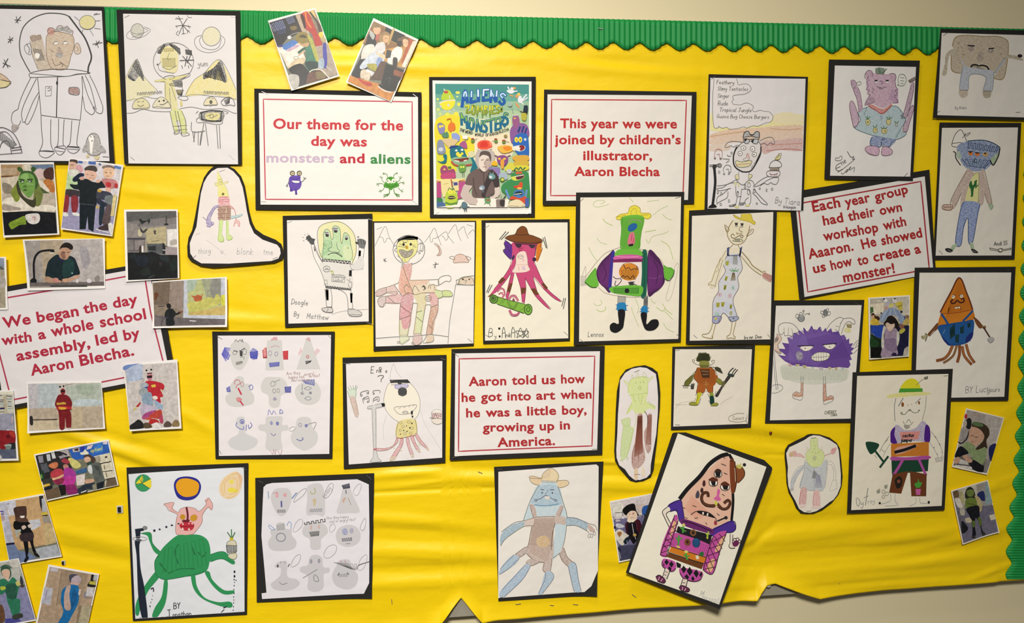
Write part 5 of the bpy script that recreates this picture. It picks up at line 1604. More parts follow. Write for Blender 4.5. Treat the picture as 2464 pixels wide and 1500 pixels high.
V = (2234, 280, 2464, 640)
picture('drawing', 'drawing of a blue-headed three-eyed creature with a white hat, brown jacket and blue trousers', 'drawing', 'monster drawings on black card', V,
 [(112, 62), (932, 66), (864, 1436), (50, 1440)], [(136, 116), (898, 112), (832, 1396), (72, 1398)], '''
@figure_drawing
b ece6dc 333 6 238,265 270,180 320,135 350,170 388,270 385,295 300,310 240,300
l 333 6 240,272 310,265 385,272;l 333 5 340,220 370,185 420,165 380,200 365,170
f ~1f5fa0 285,310 390,250 540,245 640,270 720,320 690,400 640,470 560,540 440,550 380,520 330,460
l 1c3c5a 9 395,248 540,240 640,265 715,310;h 1c3a60 8 16 400,260 700,310 680,360 400,320
h 1c3a60 7 12 340,430 630,440 560,520 390,500
f ~8aa888 275,370 310,350 330,420 300,430;f ~6a9a50 690,370 715,375 650,480 620,440
l 222 10 250,355 270,365 275,420 320,490;l 222 12 715,320 700,400 650,490 620,445
e d87a3a 422 372 22 22;e d87a3a 490 380 24 20;e c8a060 570 382 26 22;e 222 418 362 10 8;e 222 488 368 12 8;e 222 568 372 12 8;l 222 8 398,352 445,356;l 222 8 465,364 515,368
l 122 6 470,420 450,460 490,460;l 8ab 5 415,490 440,460 480,500 520,470 545,490
f ~b0907c 390,530 440,555 500,570 550,530 560,700 550,870 500,865 495,600 430,620 370,860 345,910 320,910 330,780 360,700
f ~b0907c 380,545 410,560 320,790 265,900 225,850 260,760;f ~b0907c 540,530 570,620 635,860 600,875 555,760 545,620
l 765 5 385,540 225,840 260,910 330,770;l 765 5 560,540 635,865 598,875 560,770
f ~d8d458 440,600 480,568 505,585 498,862 370,855
l 776 5 440,600 480,568 505,590 498,865;f 2a6a34 430,800 420,720 410,680 430,650 440,690 455,690 460,650 480,640 480,700 455,720 445,805
l 2a6a34 14 430,805 445,720 480,645;l 2a6a34 12 440,740 412,700 425,655;l 2a6a34 10 470,720 495,690
f ~2064b4 360,855 510,875 490,1000 440,1260 400,1255 395,1030 360,1100 320,1290 270,1260 320,940
l 1c3c70 6 360,858 320,940 270,1260 325,1290 350,1110 395,1025 400,1255 442,1260 490,1000 512,880
f ~6a9a50 245,1290 290,1285 240,1350 220,1330;f ~6a9a50 415,1270 445,1270 455,1340 425,1330
f 222 165,1330 200,1322 245,1345 220,1365 180,1355;f 222 425,1330 460,1335 498,1368 450,1368;l aaa 4 190,1340 225,1355;l aaa 4 440,1345 470,1360
f ~6a9a58 600,880 640,880 650,910 625,940 610,920
f ~b88a68 140,900 180,885 240,890 265,910 220,940 150,935;c 643 5 135,920 150,888 230,888 240,905 225,940 160,938;l 643 5 150,910 230,912
@handwritten_lettering
t 333 6 655 1298 38@-4 Andi 55
l 443 5 612,1320 690,1335 725,1325 760,1335 828,1320;l 443 5 620,1340 700,1350 720,1360 740,1350 825,1335;o 443 5 718 1345 22 18;l 443 5 612,1320 620,1340;l 443 5 828,1320 824,1338
''', lvl=0.9, paper='e8e2d6', staples=[((105, 1345), (140, 1385)), ((155, 105), (190, 90))])

V = (0, 920, 60, 1120)
snap('snapshot at the left edge showing red cloth and trays, beside the lobster costume snapshot', V, [(-700, 165), (248, 140), (345, 1412), (-610, 1440)], [(-680, 190), (240, 165), (305, 1375), (-600, 1395)], '''
F c8c4b4 -680,190 240,165 255,560 -650,600
F e0dcc8 -680,190 240,165 245,215 -680,235
F b8b098 60,230 130,230 140,570 80,570
l 445 14 130,245 215,255;l 8aa 14 140,300 215,305;l 445 12 150,350 215,350;l 8ab 14 150,385 220,385;l 556 14 155,430 215,432;l 8aa 14 155,475 215,475
l 445 14 -40,235 40,240;l 556 14 -30,320 70,320;l 445 14 -30,350 60,352;l 8ab 14 -30,390 60,395;l 2a2a5a 30 -40,480 80,470;l 665 12 -30,540 80,530
F 9a9aac -650,600 250,560 265,860 -630,880
f c0b0b8 210,620 245,600 250,720 220,740
F d0ccd0 130,850 262,855 265,880 130,890
f 8a1c24 -100,880 100,870 270,890 280,1090 160,1100 100,1200 20,1200 -100,1000
f b03a2c 180,890 265,900 270,990 200,960;f 5a1018 120,950 180,960 170,1010 120,1000
F 22282c 160,1100 280,1090 290,1200 200,1220
f 7a8a84 90,1130 210,1120 200,1200 150,1225 110,1180;l d0d8d4 10 90,1135 210,1130
F 5a6074 -600,1200 280,1210 305,1375 -600,1395
f ccc8c4 -60,1310 20,1320 40,1400 -60,1400
''', lvl=6.2, tilt=(0, 2, 1, 0), group='snapshots around the school assembly sign')
V = (0, 570, 270, 720)
snap('cropped pale snapshot at the left edge above the school assembly sign', V, [(-1100, 470), (140, 440), (176, 1600), (-1060, 1640)], [(-1080, 500), (96, 470), (128, 1560), (-1050, 1590)], '''
F a8a49c -1080,500 96,470 110,800 -1070,830
f 8890a4 -60,500 80,480 100,640 60,700 -40,680
f 5a5c54 -30,650 60,660 100,720 20,720
F a89e88 -1070,760 108,740 128,1560 -1050,1590
f b0a8a0 -100,900 100,880 120,1100 -60,1120
''', lvl=6.2, tilt=(0, 1.5, 0, 0), group='snapshots around the school assembly sign')

V = (0, 1040, 310, 1260)
snap('snapshot of costumed children and a grown-up in front of bookshelves and a blue board', V, [(555, 370), (1782, 120), (1948, 872), (770, 1135)], [(582, 388), (1765, 148), (1930, 868), (775, 1112)], '''
F 2c2a2a 582,388 1130,290 1200,700 660,820
F 8a8894 620,400 700,385 720,500 650,510;F c0c4cc 760,370 820,362 835,470 780,480;F d0d0d4 840,345 890,335 920,430 860,440
F 9a94a0 960,400 1080,370 1110,400 990,440;F b0a8a8 950,320 1120,290 1150,400 1080,400
l 1c1a1c 26 905,330 990,335 1090,375;F 555960 660,530 770,510 820,650 700,680
F 203a2c 650,640 720,640 730,780 690,800;f 6aa040 665,700 690,690 700,760 680,760
F 2f5fb4 1130,290 1770,150 1800,340 1560,420 1200,460
F 3a78c8 1540,200 1680,170 1700,330 1560,350
F 2a3a9c 1320,245 1390,230 1390,300 1320,320
F c8b8b0 1190,280 1300,255 1310,320 1200,330;F 3a2a34 1220,280 1290,265 1285,310 1225,310
F e0d0d0 1440,230 1530,205 1500,270 1420,290;F d8d0d8 1690,160 1765,150 1760,200 1690,205
f e4e0cc 1310,340 1360,330 1400,280 1420,310 1450,330 1460,360 1400,370 1330,370
t e0e060 10 1490 335 62@-12 option!
F d8d0b8 1540,400 1800,340 1930,868 1740,900 1660,520
F a49c8c 1560,410 1640,390 1660,480 1590,500;f 333 1720,405 1760,395 1765,420 1725,428
l 2a2622 16 1640,520 1820,485;l 2a2622 12 1690,650 1850,630;l 2a2622 14 1740,775 1890,745;l 6a5040 12 1710,540 1725,610;l 5a4a40 12 1740,660 1760,740
F 6a5a48 1750,780 1900,750 1930,868 1740,905
f d0c87a 1120,440 1190,430 1300,500 1330,560 1260,600 1180,560
f 4a3a30 1380,400 1440,365 1510,390 1570,450 1540,510 1500,540 1440,520
f d0a890 1380,430 1440,400 1490,430 1480,490 1420,500 1390,470
f 2a4a3c 1420,510 1500,480 1510,530 1440,540
f 5c625e 1430,560 1560,500 1640,540 1720,760 1740,800 1640,840 1570,800 1530,700 1440,640
f ccd0d0 1440,570 1500,540 1520,680 1460,660
f 484c4a 1540,560 1620,560 1660,700 1560,780 1640,700
f c8a088 1400,780 1540,770 1540,820 1410,840
F 2a3440 1380,860 1560,820 1530,940 1300,920;F 1c222c 1590,840 1720,800 1700,910 1600,940
F 3a6090 1240,640 1420,580 1430,660 1260,690
F e0d4d0 1240,720 1400,680 1390,860 1270,880
f a03848 1010,460 1060,430 1110,450 1150,490 1110,520 1030,500
f b88070 1040,540 1110,530 1130,590 1060,610
f a83a98 1060,600 1160,590 1240,660 1250,780 1200,860 1080,870 1040,760
f c03a98 1090,740 1230,740 1220,860 1080,900 1030,860
f 8a2a68 1090,880 1230,860 1280,960 1290,1000 1120,1020
f c87850 830,520 930,490 960,540 930,590 880,600 800,560
f b8404a 840,660 940,600 1030,620 1050,720 980,820 900,830 840,740
f e0b890 830,740 900,750 1050,690 1050,720 930,780 840,780
f 8a2a4a 890,790 1050,760 1040,830 930,860
F 1c1a18 960,870 1080,860 1090,1020 1010,1040
F 3c3c34 690,790 850,740 900,860 750,940
f e0b848 710,870 820,840 830,870 720,900;f 1c2028 730,920 860,880 850,940 750,960
F 6a5844 740,960 960,900 1000,1050 775,1112
f 2a3440 1290,920 1420,930 1440,980 1300,1010;l e0e0d8 16 1340,990 1420,960
F 8a8470 1520,860 1590,850 1590,940 1530,955
''', lvl=2.2, tilt=(0, 0, 1, 1), group='snapshots of costumes down the left side')
V = (0, 1180, 260, 1500)
snap('snapshot of a child in dark clothes wearing a brown bear mask with a white grin', V, [(-20, 136), (492, 38), (702, 748), (112, 848)], [(-10, 146), (490, 60), (690, 735), (115, 820)], '''
F c8a478 -10,146 490,60 640,590 180,680
F c4c4d0 -10,146 60,130 165,600 80,700
F d0d0dc 60,130 170,110 195,270 105,295;e 889 92 155 8 10
l 6a5aa0 16 5,240 40,245;l 6a5aa0 14 15,270 40,270;F b8b8c8 40,370 110,350 165,600 75,610
F b8a0a8 5,290 50,280 60,340 15,350
F 2a2a30 440,66 490,60 480,110 470,240 450,160;F b4b8c0 470,100 500,90 530,240 480,245;F c8b840 465,255 530,245 535,275 470,280;F 1a1a1a 475,285 540,275 540,290 475,292
F 9c9488 480,300 560,290 580,370 490,370
F c8b080 490,390 590,380 640,590 520,620
F ccccd4 330,340 450,325 465,400 370,450 330,430
F 7080a4 75,620 165,600 210,680 330,700 420,760 230,820 115,820
F b0b4bc 400,660 640,610 690,735 460,770
l 1c1c3a 22 80,608 160,600
f 0e0e12 165,350 260,340 340,370 350,440 380,490 380,600 410,700 380,700 340,580 320,570 325,690 300,760 285,680 260,560 230,470 160,430
f 3a2e32 230,500 370,480 370,560 250,575
f 14141a 280,780 310,740 330,760 300,810 270,805;f 14141a 385,700 420,710 455,750 420,750 385,720
f 4a342c 160,200 280,178 300,200 302,290 280,320 190,330 170,280;f 5a4034 180,310 280,300 320,350 240,360 180,340
f f0e4dc 225,293 282,288 275,308 240,314
f d8c0b0 245,410 280,395 300,420 260,445;f d8c8bc 315,395 350,380 365,410 330,425
f a8b0a8 160,460 240,440 240,465 200,490 220,520 195,530 180,490
''', lvl=1.6, tilt=(0, 0, 1, 1), group='snapshots of costumes down the left side')
snap('snapshot of a child in a green dragon suit in the bottom left corner', V, [(-140, 830), (215, 765), (412, 1470), (-60, 1560)], [(-120, 840), (208, 780), (400, 1455), (-50, 1540)], '''
F b8b8b0 -120,840 208,780 280,1060 -60,1120
F d0ccc4 100,790 208,775 215,860 130,870
F c0c0b8 130,900 220,880 240,1020 150,1000
F 8a8ab0 -80,1150 290,1080 400,1455 -50,1540
F 4a4a98 60,1450 200,1440 250,1480 60,1510
f 5a7060 0,870 60,835 110,850 140,870 110,890 40,880
f 3a5a4a 10,880 60,850 120,890 130,950 100,1000 30,960
f dcb8a0 20,920 60,890 110,900 115,960 90,1010 60,1000
f 2f7a5c 0,1010 60,1000 100,1030 150,980 200,1030 220,1090 190,1220 230,1230 220,1400 150,1420 120,1350 80,1240 70,1150 10,1180 -20,1080
f 2a5a48 70,1070 180,1060 190,1200 150,1230 80,1200
f c8c070 180,1030 230,1030 220,1080 190,1070;f b8c040 5,1090 60,1085 70,1110 20,1130
f 3a3a44 240,960 270,1040 260,1070 230,1040;f 4a3a30 240,1060 280,1070 270,1095 240,1090
f 3a4038 140,1420 200,1390 250,1390 260,1430 160,1460
f 6a4a34 0,1300 40,1320 60,1460 20,1500 -20,1480
''', lvl=2.4, tilt=(0, 1.5, 1, 0), group='snapshots of costumes down the left side')
snap('snapshot of a child in a blue suit and mask standing by wooden cupboards', V, [(550, 836), (1120, 945), (962, 1640), (392, 1560)], [(565, 862), (1105, 962), (955, 1620), (415, 1545)], '''
F b09880 565,862 1105,962 955,1620 415,1545
F a08a74 700,890 1000,945 900,1300 640,1280
F c0bcc8 575,868 660,885 650,920 570,910
F b8b8c4 505,1090 600,1105 570,1295 468,1270
l 9a8ab0 10 530,1140 510,1230
F 8a7a66 890,1300 1060,1310 960,1620 860,1500;F b0a688 930,1300 1040,1315 960,1600 880,1500
l 7a6a58 6 700,900 640,1300
f 1a1a1c 1035,950 1060,955 1050,1010 1080,1090 985,1080 1020,1020;F c0b84a 1018,1025 1078,1035 1072,1070 1005,1060;F b0b4c0 1060,960 1105,970 1085,1020 1055,1010
F d0ccd0 985,1095 1060,1100 1050,1200 970,1190;F 8a8690 950,1140 975,1145 970,1200 1040,1225 945,1215
f 4a4a58 785,960 820,945 880,955 860,1000 800,1040 782,1010
f b8a8b0 810,1000 870,960 915,985 910,1040 870,1075 815,1060
f c8a8a4 800,1040 900,1040 880,1070 820,1075
f 1c6ca8 740,1090 800,1065 880,1080 895,1160 880,1280 820,1400 760,1500 650,1520 700,1420 715,1350 690,1260 700,1140
f 1a5a90 830,1120 870,1180 850,1290 790,1350
f c0a498 755,1085 800,1075 785,1180 800,1340 735,1340 725,1200
f d0c0b8 895,1115 915,1120 900,1190 885,1180
''', lvl=2.0, tilt=(1, 0, 0, 1), group='snapshots of costumes down the left side')

V = (285, 1100, 620, 1500)
picture('drawing', 'felt-pen drawing of a green four-legged monster singing under three planets', 'drawing', 'monster drawings on black card', V,
 [(72, 96), (1172, 56), (1158, 1425), (130, 1482)], [(96, 152), (1134, 92), (1138, 1398), (152, 1462)], '''
@planet_drawing
d 3a9a60 487 3 225 235 72 78;F e8d838 155,240 220,165 225,200 215,235;F e8d838 215,235 295,195 298,270 285,285
F e8d838 155,240 215,232 180,245;l 353 4 160,240 215,235 295,195;l 353 4 225,160 215,235 285,285;l 353 4 185,185 215,235
@planet_drawing
f 2a2a8a 500,260 530,195 620,176 710,200 745,260 730,330 680,380 600,392 530,360
f e8a41c 518,260 550,205 630,195 710,225 728,270 700,340 610,362 545,330
@planet_drawing
f ~ecc884 910,260 960,180 1060,130 1115,180 1105,290 1060,360 980,380 920,340
f ~e8b070 1060,130 1120,180 1100,280 1085,200;e ecdc50 1020 300 34 22;e ecdc50 1060 305 24 16;e ecdc60 1020 225 22 18
l e4c080 6 950,350 930,260 990,180 1080,150 1095,240 1050,350 970,370;l e4b870 5 960,320 960,240 1020,190 1070,220 1060,310 1000,340
@figure_drawing
f e8b4b0 530,520 470,490 430,440 410,425 500,412 490,460 540,500 560,470 620,452 690,465 730,490 790,430 780,390 815,370 850,430 840,480 800,460 760,520 755,590 700,670 660,700 540,705 515,660 520,560
c 876 4 530,520 470,490 450,480 430,445 410,425 500,412 485,465 540,500 560,470 620,452 690,465 730,490 790,430 780,390 800,400 815,370 850,430 840,480 815,450 760,520 755,590 700,670 660,700 540,705 515,660 525,560
l 6a1c28 18 615,460 625,520 620,580 590,575;f 6a1c28 570,575 640,565 635,590 580,590
d d8a030 a70 4 580 542 22 22;d d8a030 a70 4 680 550 32 26 -30;o a70 4 580 540 10 10;o a70 4 682 550 14 12 -30
f c02c3c 550,620 580,595 660,590 685,620 660,660 590,662;l 8a1c28 8 560,630 620,628 680,622;F f4ece4 570,655 580,635 592,658;F f4ece4 625,660 638,640 648,660;F f4ece4 655,600 670,595 672,612;F f4ece4 630,600 640,595 642,610;e f4ece4 582 607 7 7
f 2f9458 530,710 620,705 700,700 760,715 810,760 830,850 820,960 790,1030 690,1070 560,1085 440,1105 370,1090 330,1030 330,940 360,880 420,800
f 2f9458 200,690 290,685 310,780 385,860 370,885 320,850 280,760 260,710
f 2f9458 830,880 950,855 985,880 1050,950 1030,970 930,920 830,945
f 2f9458 340,1030 370,1080 270,1210 200,1370 180,1430 155,1420 160,1320 220,1190
f 2f9458 440,1100 445,1180 420,1330 350,1445 305,1440 330,1360 390,1260 415,1110
f 2f9458 655,1065 690,1060 710,1170 780,1270 900,1310 1000,1305 1030,1330 1010,1360 900,1340 760,1280 680,1190
f 2f9458 780,1045 820,1035 850,1110 950,1200 1045,1205 1030,1235 940,1235 850,1160
l 1f6a3c 4 200,690 290,685 310,780 385,860;l 1f6a3c 5 370,885 330,940 335,1040 370,1090 450,1105 690,1060 790,1030;l 1f6a3c 4 830,880 950,855 1050,950 930,920 830,945
l 1f6a40 12 375,960 430,1030;l 1f6a40 12 540,790 510,860 540,960;l 1f6a40 12 660,800 690,880;l 1f6a40 10 720,860 760,900 790,860;l 1f6a40 8 450,1050 560,1010 690,1010
h 278a4c 10 10 420,830 760,740 800,980 400,1040
@microphone_drawing
f 1c2434 150,755 215,750 190,790 200,1000 235,1180 265,1460 215,1455 180,1250 165,900
F 1c2434 150,650 230,640 230,665 200,670 195,735 160,735;d 8a8a8a 444 3 240 640 20 16;o 999 5 195 738 64 18
e 223 325 664 11 11;e 223 373 653 9 8;e 223 433 631 10 9;e 223 483 616 11 7;e 223 543 602 9 6
@pineapple_drawing
F d8d0b4 985,770 1060,755 1065,800 985,795;f dcd4b8 990,890 1040,860 1070,880 1060,915 1020,920
h 443 6 10 980,795 1062,800 1060,860 985,862;c 665 4 980,775 1030,752 1062,770 1062,860 985,862
c 776 4 990,890 1040,862 1070,885 1055,920 1015,918;F c8b838 1005,725 1038,725 1035,755 1005,755;l 4a7a4a 9 1015,725 985,680;l 4a7a4a 9 1022,722 1020,655;l 4a7a4a 9 1030,725 1052,680
@footprint_pattern
e 223 1048 1035 8 12;e 223 1048 1076 8 12;e 223 1045 1106 6 6;e 223 1062 1112 5 5;e 223 1048 1130 4 5;e 223 1045 1160 5 6;e 223 1042 1195 4 6;e 223 1044 1230 5 6;e 223 1040 1262 4 6;e 223 1042 1290 4 5;e 223 1040 1315 4 6;e 223 1038 1350 4 6;e 223 1036 1382 4 6
l 223 10 295,1190 315,1180;l 223 9 318,1190 318,1212;e 223 304 1285 4 5;e 223 294 1312 4 5;e 223 286 1346 4 10;e 223 310 1250 3 4;l 223 9 950,1360 975,1350;l 223 6 930,1400 955,1375;e 223 395 1446 10 5;l 223 6 195,1448 205,1460
@handwritten_lettering
t 333 7 500 1370 52@-6 BY;t 333 7 440 1448 66@-10 J;t 333 6 490 1442 42@-4 onathan
''', lvl=.4, paper='e6e8ee', curl={0: (3, .3), 1: (2, .2)}, staples=[((1120, 92), (1160, 118))])

V = (600, 1120, 920, 1460)
picture('drawing', 'curling worksheet of nine grey heads with pencil speech bubbles on torn black card', 'drawing', 'worksheets of nine grey heads', V,
 [(62, 135), (1325, 84), (1300, 1410), (78, 1458)], [(150, 235), (180, 205), (240, 190), (1145, 150), (1268, 205), (1275, 700), (1272, 1250), (1216, 1362), (700, 1390), (135, 1422), (130, 1362), (182, 1355), (160, 1100), (128, 750), (140, 440)], '''
@grey_heads_print
f d0cdd0 340,240 420,255 450,330 430,430 390,510 340,540 290,510 245,420 228,330 265,260
f d0cdd0 620,222 775,215 800,520 700,522 608,522 615,350
f d0cdd0 1000,230 1060,230 1100,320 1170,490 1050,508 930,505 960,380
f cecbce 330,605 375,620 385,670 450,690 450,740 500,810 480,880 400,908 250,905 200,850 205,800 235,750 220,700 280,670 290,620
f d0cdd0 600,620 700,600 800,630 835,710 780,770 760,800 755,880 700,900 650,880 640,790 580,750 562,700
f d0cdd0 1050,632 1140,660 1182,740 1150,830 1050,868 950,835 917,750 950,670
f cecbd0 340,1020 400,1030 405,1180 500,1210 535,1260 480,1310 380,1335 270,1320 228,1265 300,1200 330,1160 330,1090 270,1085 290,1040
f cecbd0 640,980 700,950 770,980 785,1080 850,1090 845,1140 790,1160 785,1300 700,1345 620,1310 620,1180 540,1130 550,1080 620,1060
f cecbd0 930,1060 960,1010 1060,1005 1080,1080 1150,1160 1140,1260 1080,1310 1000,1315 910,1270 878,1180 900,1110
f ~d0808a 275,295 300,285 310,330 290,350 275,330;e ~d07a86 380 315 20 24;l c89 5 250,300 300,285;l 5a5a9a 16 340,385 342,440;h 555 6 8 300,475 380,475 380,500 300,500
l 8a9ac0 14 455,350 500,295;l a0b0c4 12 200,280 205,350
l a8b070 8 650,280 660,305 700,290 690,240;f ~b8a060 670,365 690,350 710,375 690,440;h 778 6 10 645,470 770,460 770,490 645,495
h 445 9 10 985,215 1060,195 1065,240 1000,250;l 445 8 1025,265 1028,300;f ~b88058 985,380 1010,340 1025,345 1000,400;l 987 5 1050,350 1080,420
l 8aa0c8 7 210,630 270,680 230,680 200,640;l 98acd0 8 400,640 420,600 445,620 440,680;o 889 9 335 765 48 44
h 999 6 8 290,640 370,620 370,680 300,690
h 444 10 9 585,610 800,570 805,600 590,630;f ~c08a80 645,650 660,635 668,680 650,685;f ~c08a80 725,640 745,630 750,670 730,670;h 555 7 12 640,710 740,700 735,745 655,755
e ~7078b8 1015 705 32 36;e ~8080a8 1085 695 20 30;h 556 8 8 985,780 1085,770 1085,800 990,805;l 778 5 1025,835 1070,830
e 555 302 1070 10 16;l 667 10 412,1075 425,1050;e 999 335 1030 6 8;e 999 375 1030 6 8;l 888 6 320,1240 350,1265 400,1250
e a0a0a8 655 1020 14 24;e a0a0a8 740 1015 14 24;l 7a8a74 6 690,1160 720,1180 735,1230 690,1225 685,1170;l 999 7 570,1195 640,1155 720,1105
l b88 7 970,1015 975,1050;l b88 7 1015,1015 1020,1045;l 333 7 940,1168 955,1145;l 333 7 1040,1140 1055,1160;h 888 5 8 955,1160 1040,1150 1040,1180 955,1180
l 555 8 1145,1100 1165,1060 1270,1025;h 888 6 10 900,1030 1140,1050 1130,1110 1080,1100
c 999 4 470,390 500,320 560,260 605,250 580,310 510,370;c 999 4 790,340 820,250 860,195 890,200 880,270 830,340;t 888 4 805 350 44@-58 today
c aaa 4 1100,290 1130,230 1170,195 1190,210 1170,280 1140,320;c aaa 4 465,700 490,620 530,575 565,580 560,640 500,700
c 999 4 1175,670 1200,600 1230,560 1235,620 1210,690;c 999 4 440,1060 480,980 530,945 545,970 520,1040 460,1080;c 999 4 790,960 820,880 880,845 925,860 910,930 840,985
c aaa 4 1150,1100 1180,1000 1230,950 1250,960 1235,1050 1190,1110;c aaa 4 850,690 860,640 900,620 910,670 870,710
t aaa 4 820 572 30@-4 How they happy;t aaa 4 850 610 30@-5 sad or angry! this?
''', lvl=.6, paper='e8e4ea', bcurl={2: (3, .3)}, staples=[((92, 162), (150, 190)), ((1245, 105), (1295, 150))])

V = (500, 780, 820, 1120)
picture('drawing', 'flat worksheet of nine grey heads coloured with blue and red ears', 'drawing', 'worksheets of nine grey heads', V,
 [(46, 80), (1348, 80), (1320, 1430), (82, 1434)], [(106, 124), (1308, 118), (1290, 1380), (118, 1402)], '''
@grey_heads_print
f d4d2d0 340,180 420,200 448,260 430,370 390,450 340,490 280,460 245,380 235,250 270,195
F d4d2d0 630,175 785,172 808,490 612,492
F d4d2d0 1040,165 1090,165 1195,480 942,482
f d4d2d0 320,555 380,570 390,630 450,640 450,700 490,760 480,840 400,870 320,882 220,860 185,790 215,740 245,690 240,650 275,600
f d4d2d0 610,570 700,563 790,575 845,650 830,730 780,760 765,850 740,885 680,885 650,850 640,760 575,720 565,650
f d4d2d0 1060,590 1150,620 1200,710 1180,810 1100,858 990,840 930,760 940,670
f d4d2d4 350,985 390,1000 395,1140 420,1170 520,1220 525,1270 470,1320 370,1345 260,1320 215,1260 250,1210 320,1170 330,1110 300,1080 310,1000
f d4d2d2 620,990 700,980 790,985 790,1070 850,1075 845,1130 785,1140 780,1240 790,1320 700,1345 615,1320 620,1160 545,1125 545,1070 610,1060
f d4d2d2 950,1010 1020,985 1090,1005 1110,1090 1165,1170 1150,1270 1050,1340 990,1335 900,1270 885,1180 930,1100
l 666 6 285,190 300,165 320,190 345,165 360,190 365,160 375,195
h 5a5cc0 9 10 150,320 180,250 235,260 190,395;h 5a5cc0 8 8 185,260 235,330 215,380 160,330;f ~4a50b8 450,290 485,255 530,290 530,350 485,382 450,350;h 3a40b0 8 10 450,300 530,290 520,370 455,360
c 777 5 265,310 285,280 310,290 300,320 275,325;l 444 6 275,285 320,295;c 777 5 370,310 380,275 405,270 410,310 390,325;l 444 7 355,320 350,290 375,265 395,258;h 555 7 6 340,280 365,290 365,340 345,340;l 7a8a70 5 345,355 385,350 380,375;f ~333 303,402 372,395 370,415 305,435
h d84048 9 10 585,280 620,250 625,360 590,360;f ~d84048 590,270 615,255 620,350 595,355;h d04a50 8 9 800,290 850,285 850,375 805,375
o 99a 5 662 310 16 26;o 88a 5 728 318 16 22 20;h 5a60b8 8 14 655,415 760,405 755,445 660,455;l c8a8ac 6 670,245 720,230 760,245;h e0a0a8 4 6 665,170 700,140 735,140 740,170
h e0b0b4 4 8 960,310 990,250 1000,290 970,330;h e0b0b4 4 8 1130,300 1160,260 1190,280 1150,330;h dca8ac 4 6 1040,160 1065,140 1085,150 1090,185;o c8606a 6 1060 348 14 14;h 333 8 6 1040,395 1100,390 1085,405 1045,425
l c8707a 7 285,640 290,600 330,595 345,630 310,650 300,680;o b88 5 365 640 14 26;l c83044 16 325,685 355,745;f ~c83a48 300,785 340,780 365,800 350,820 320,830;l c83044 14 345,820 375,860
h 5a60b8 6 6 200,680 235,660 240,720 205,720;l 6a70b8 7 435,665 465,645 480,680 460,700;l 6a70b8 6 445,660 450,700
c 999 5 665,640 690,605 720,625 710,650 680,660;l 999 5 700,620 765,590;o 999 5 705 710 16 22;o 999 5 748 706 14 20;f ~6a6a98 690,795 710,775 735,800 700,812;h 4a50a8 9 7 820,670 880,665 880,725 825,725
h 5a60b0 8 10 1010,600 1130,590 1130,650 1040,630;l 778 5 1005,640 1000,700;l 99a 5 1025,685 1060,665 1100,680 1060,700 1025,685;l 99a 5 985,735 1005,715 1020,735 1005,750;e 755 1000 738 6 8;e 889 1090 730 14 14;l 99a 5 1030,790 1065,768 1098,790 1065,808 1030,790
o 5a60b8 6 365 1035 22 22;e 7a80b8 365 1038 12 12;l 6a70c0 6 310,1045 300,1080 340,1110 380,1115 380,1085;l 6a70b8 7 405,1130 410,1070;l 6a70b8 7 430,1070 440,1110 470,1075 450,1045
l 8a8ac8 6 640,965 650,910 680,960 700,920 725,960;l 7a80c4 7 765,950 770,905 800,940 765,950;e 9a9ac0 676 1050 14 20;e 7a80b8 740 1055 16 20;l 8080a8 6 670,1160 700,1185 720,1165
c bbb 5 860,1115 900,1090 935,1100 900,1135 865,1130;o 99a 5 982 1070 16 18;e 7a80b8 1045 1078 16 16;l 999 5 1060,1065 1150,1045 1125,1115;l 6a70b0 7 945,1222 985,1238 1015,1215 1000,1205
l c8a0b0 5 660,1340 690,1380 700,1330 715,1380 725,1330;l c8a0b0 5 745,1340 770,1390 790,1330
@handwritten_lettering
t b89c98 4 835 540 34@-4 Are they;t b89c98 4 1025 548 34@-6 angry!;t b89c98 4 860 580 32@-4 happy sad;t b89c98 4 1080 568 30@-5 or this?;t b89c98 4 890 612 28@-4 How could you
''', lvl=.4, paper='ece6e8', staples=[((100, 130), (155, 162)), ((1280, 120), (1305, 150)), ((125, 1340), (142, 1380))])

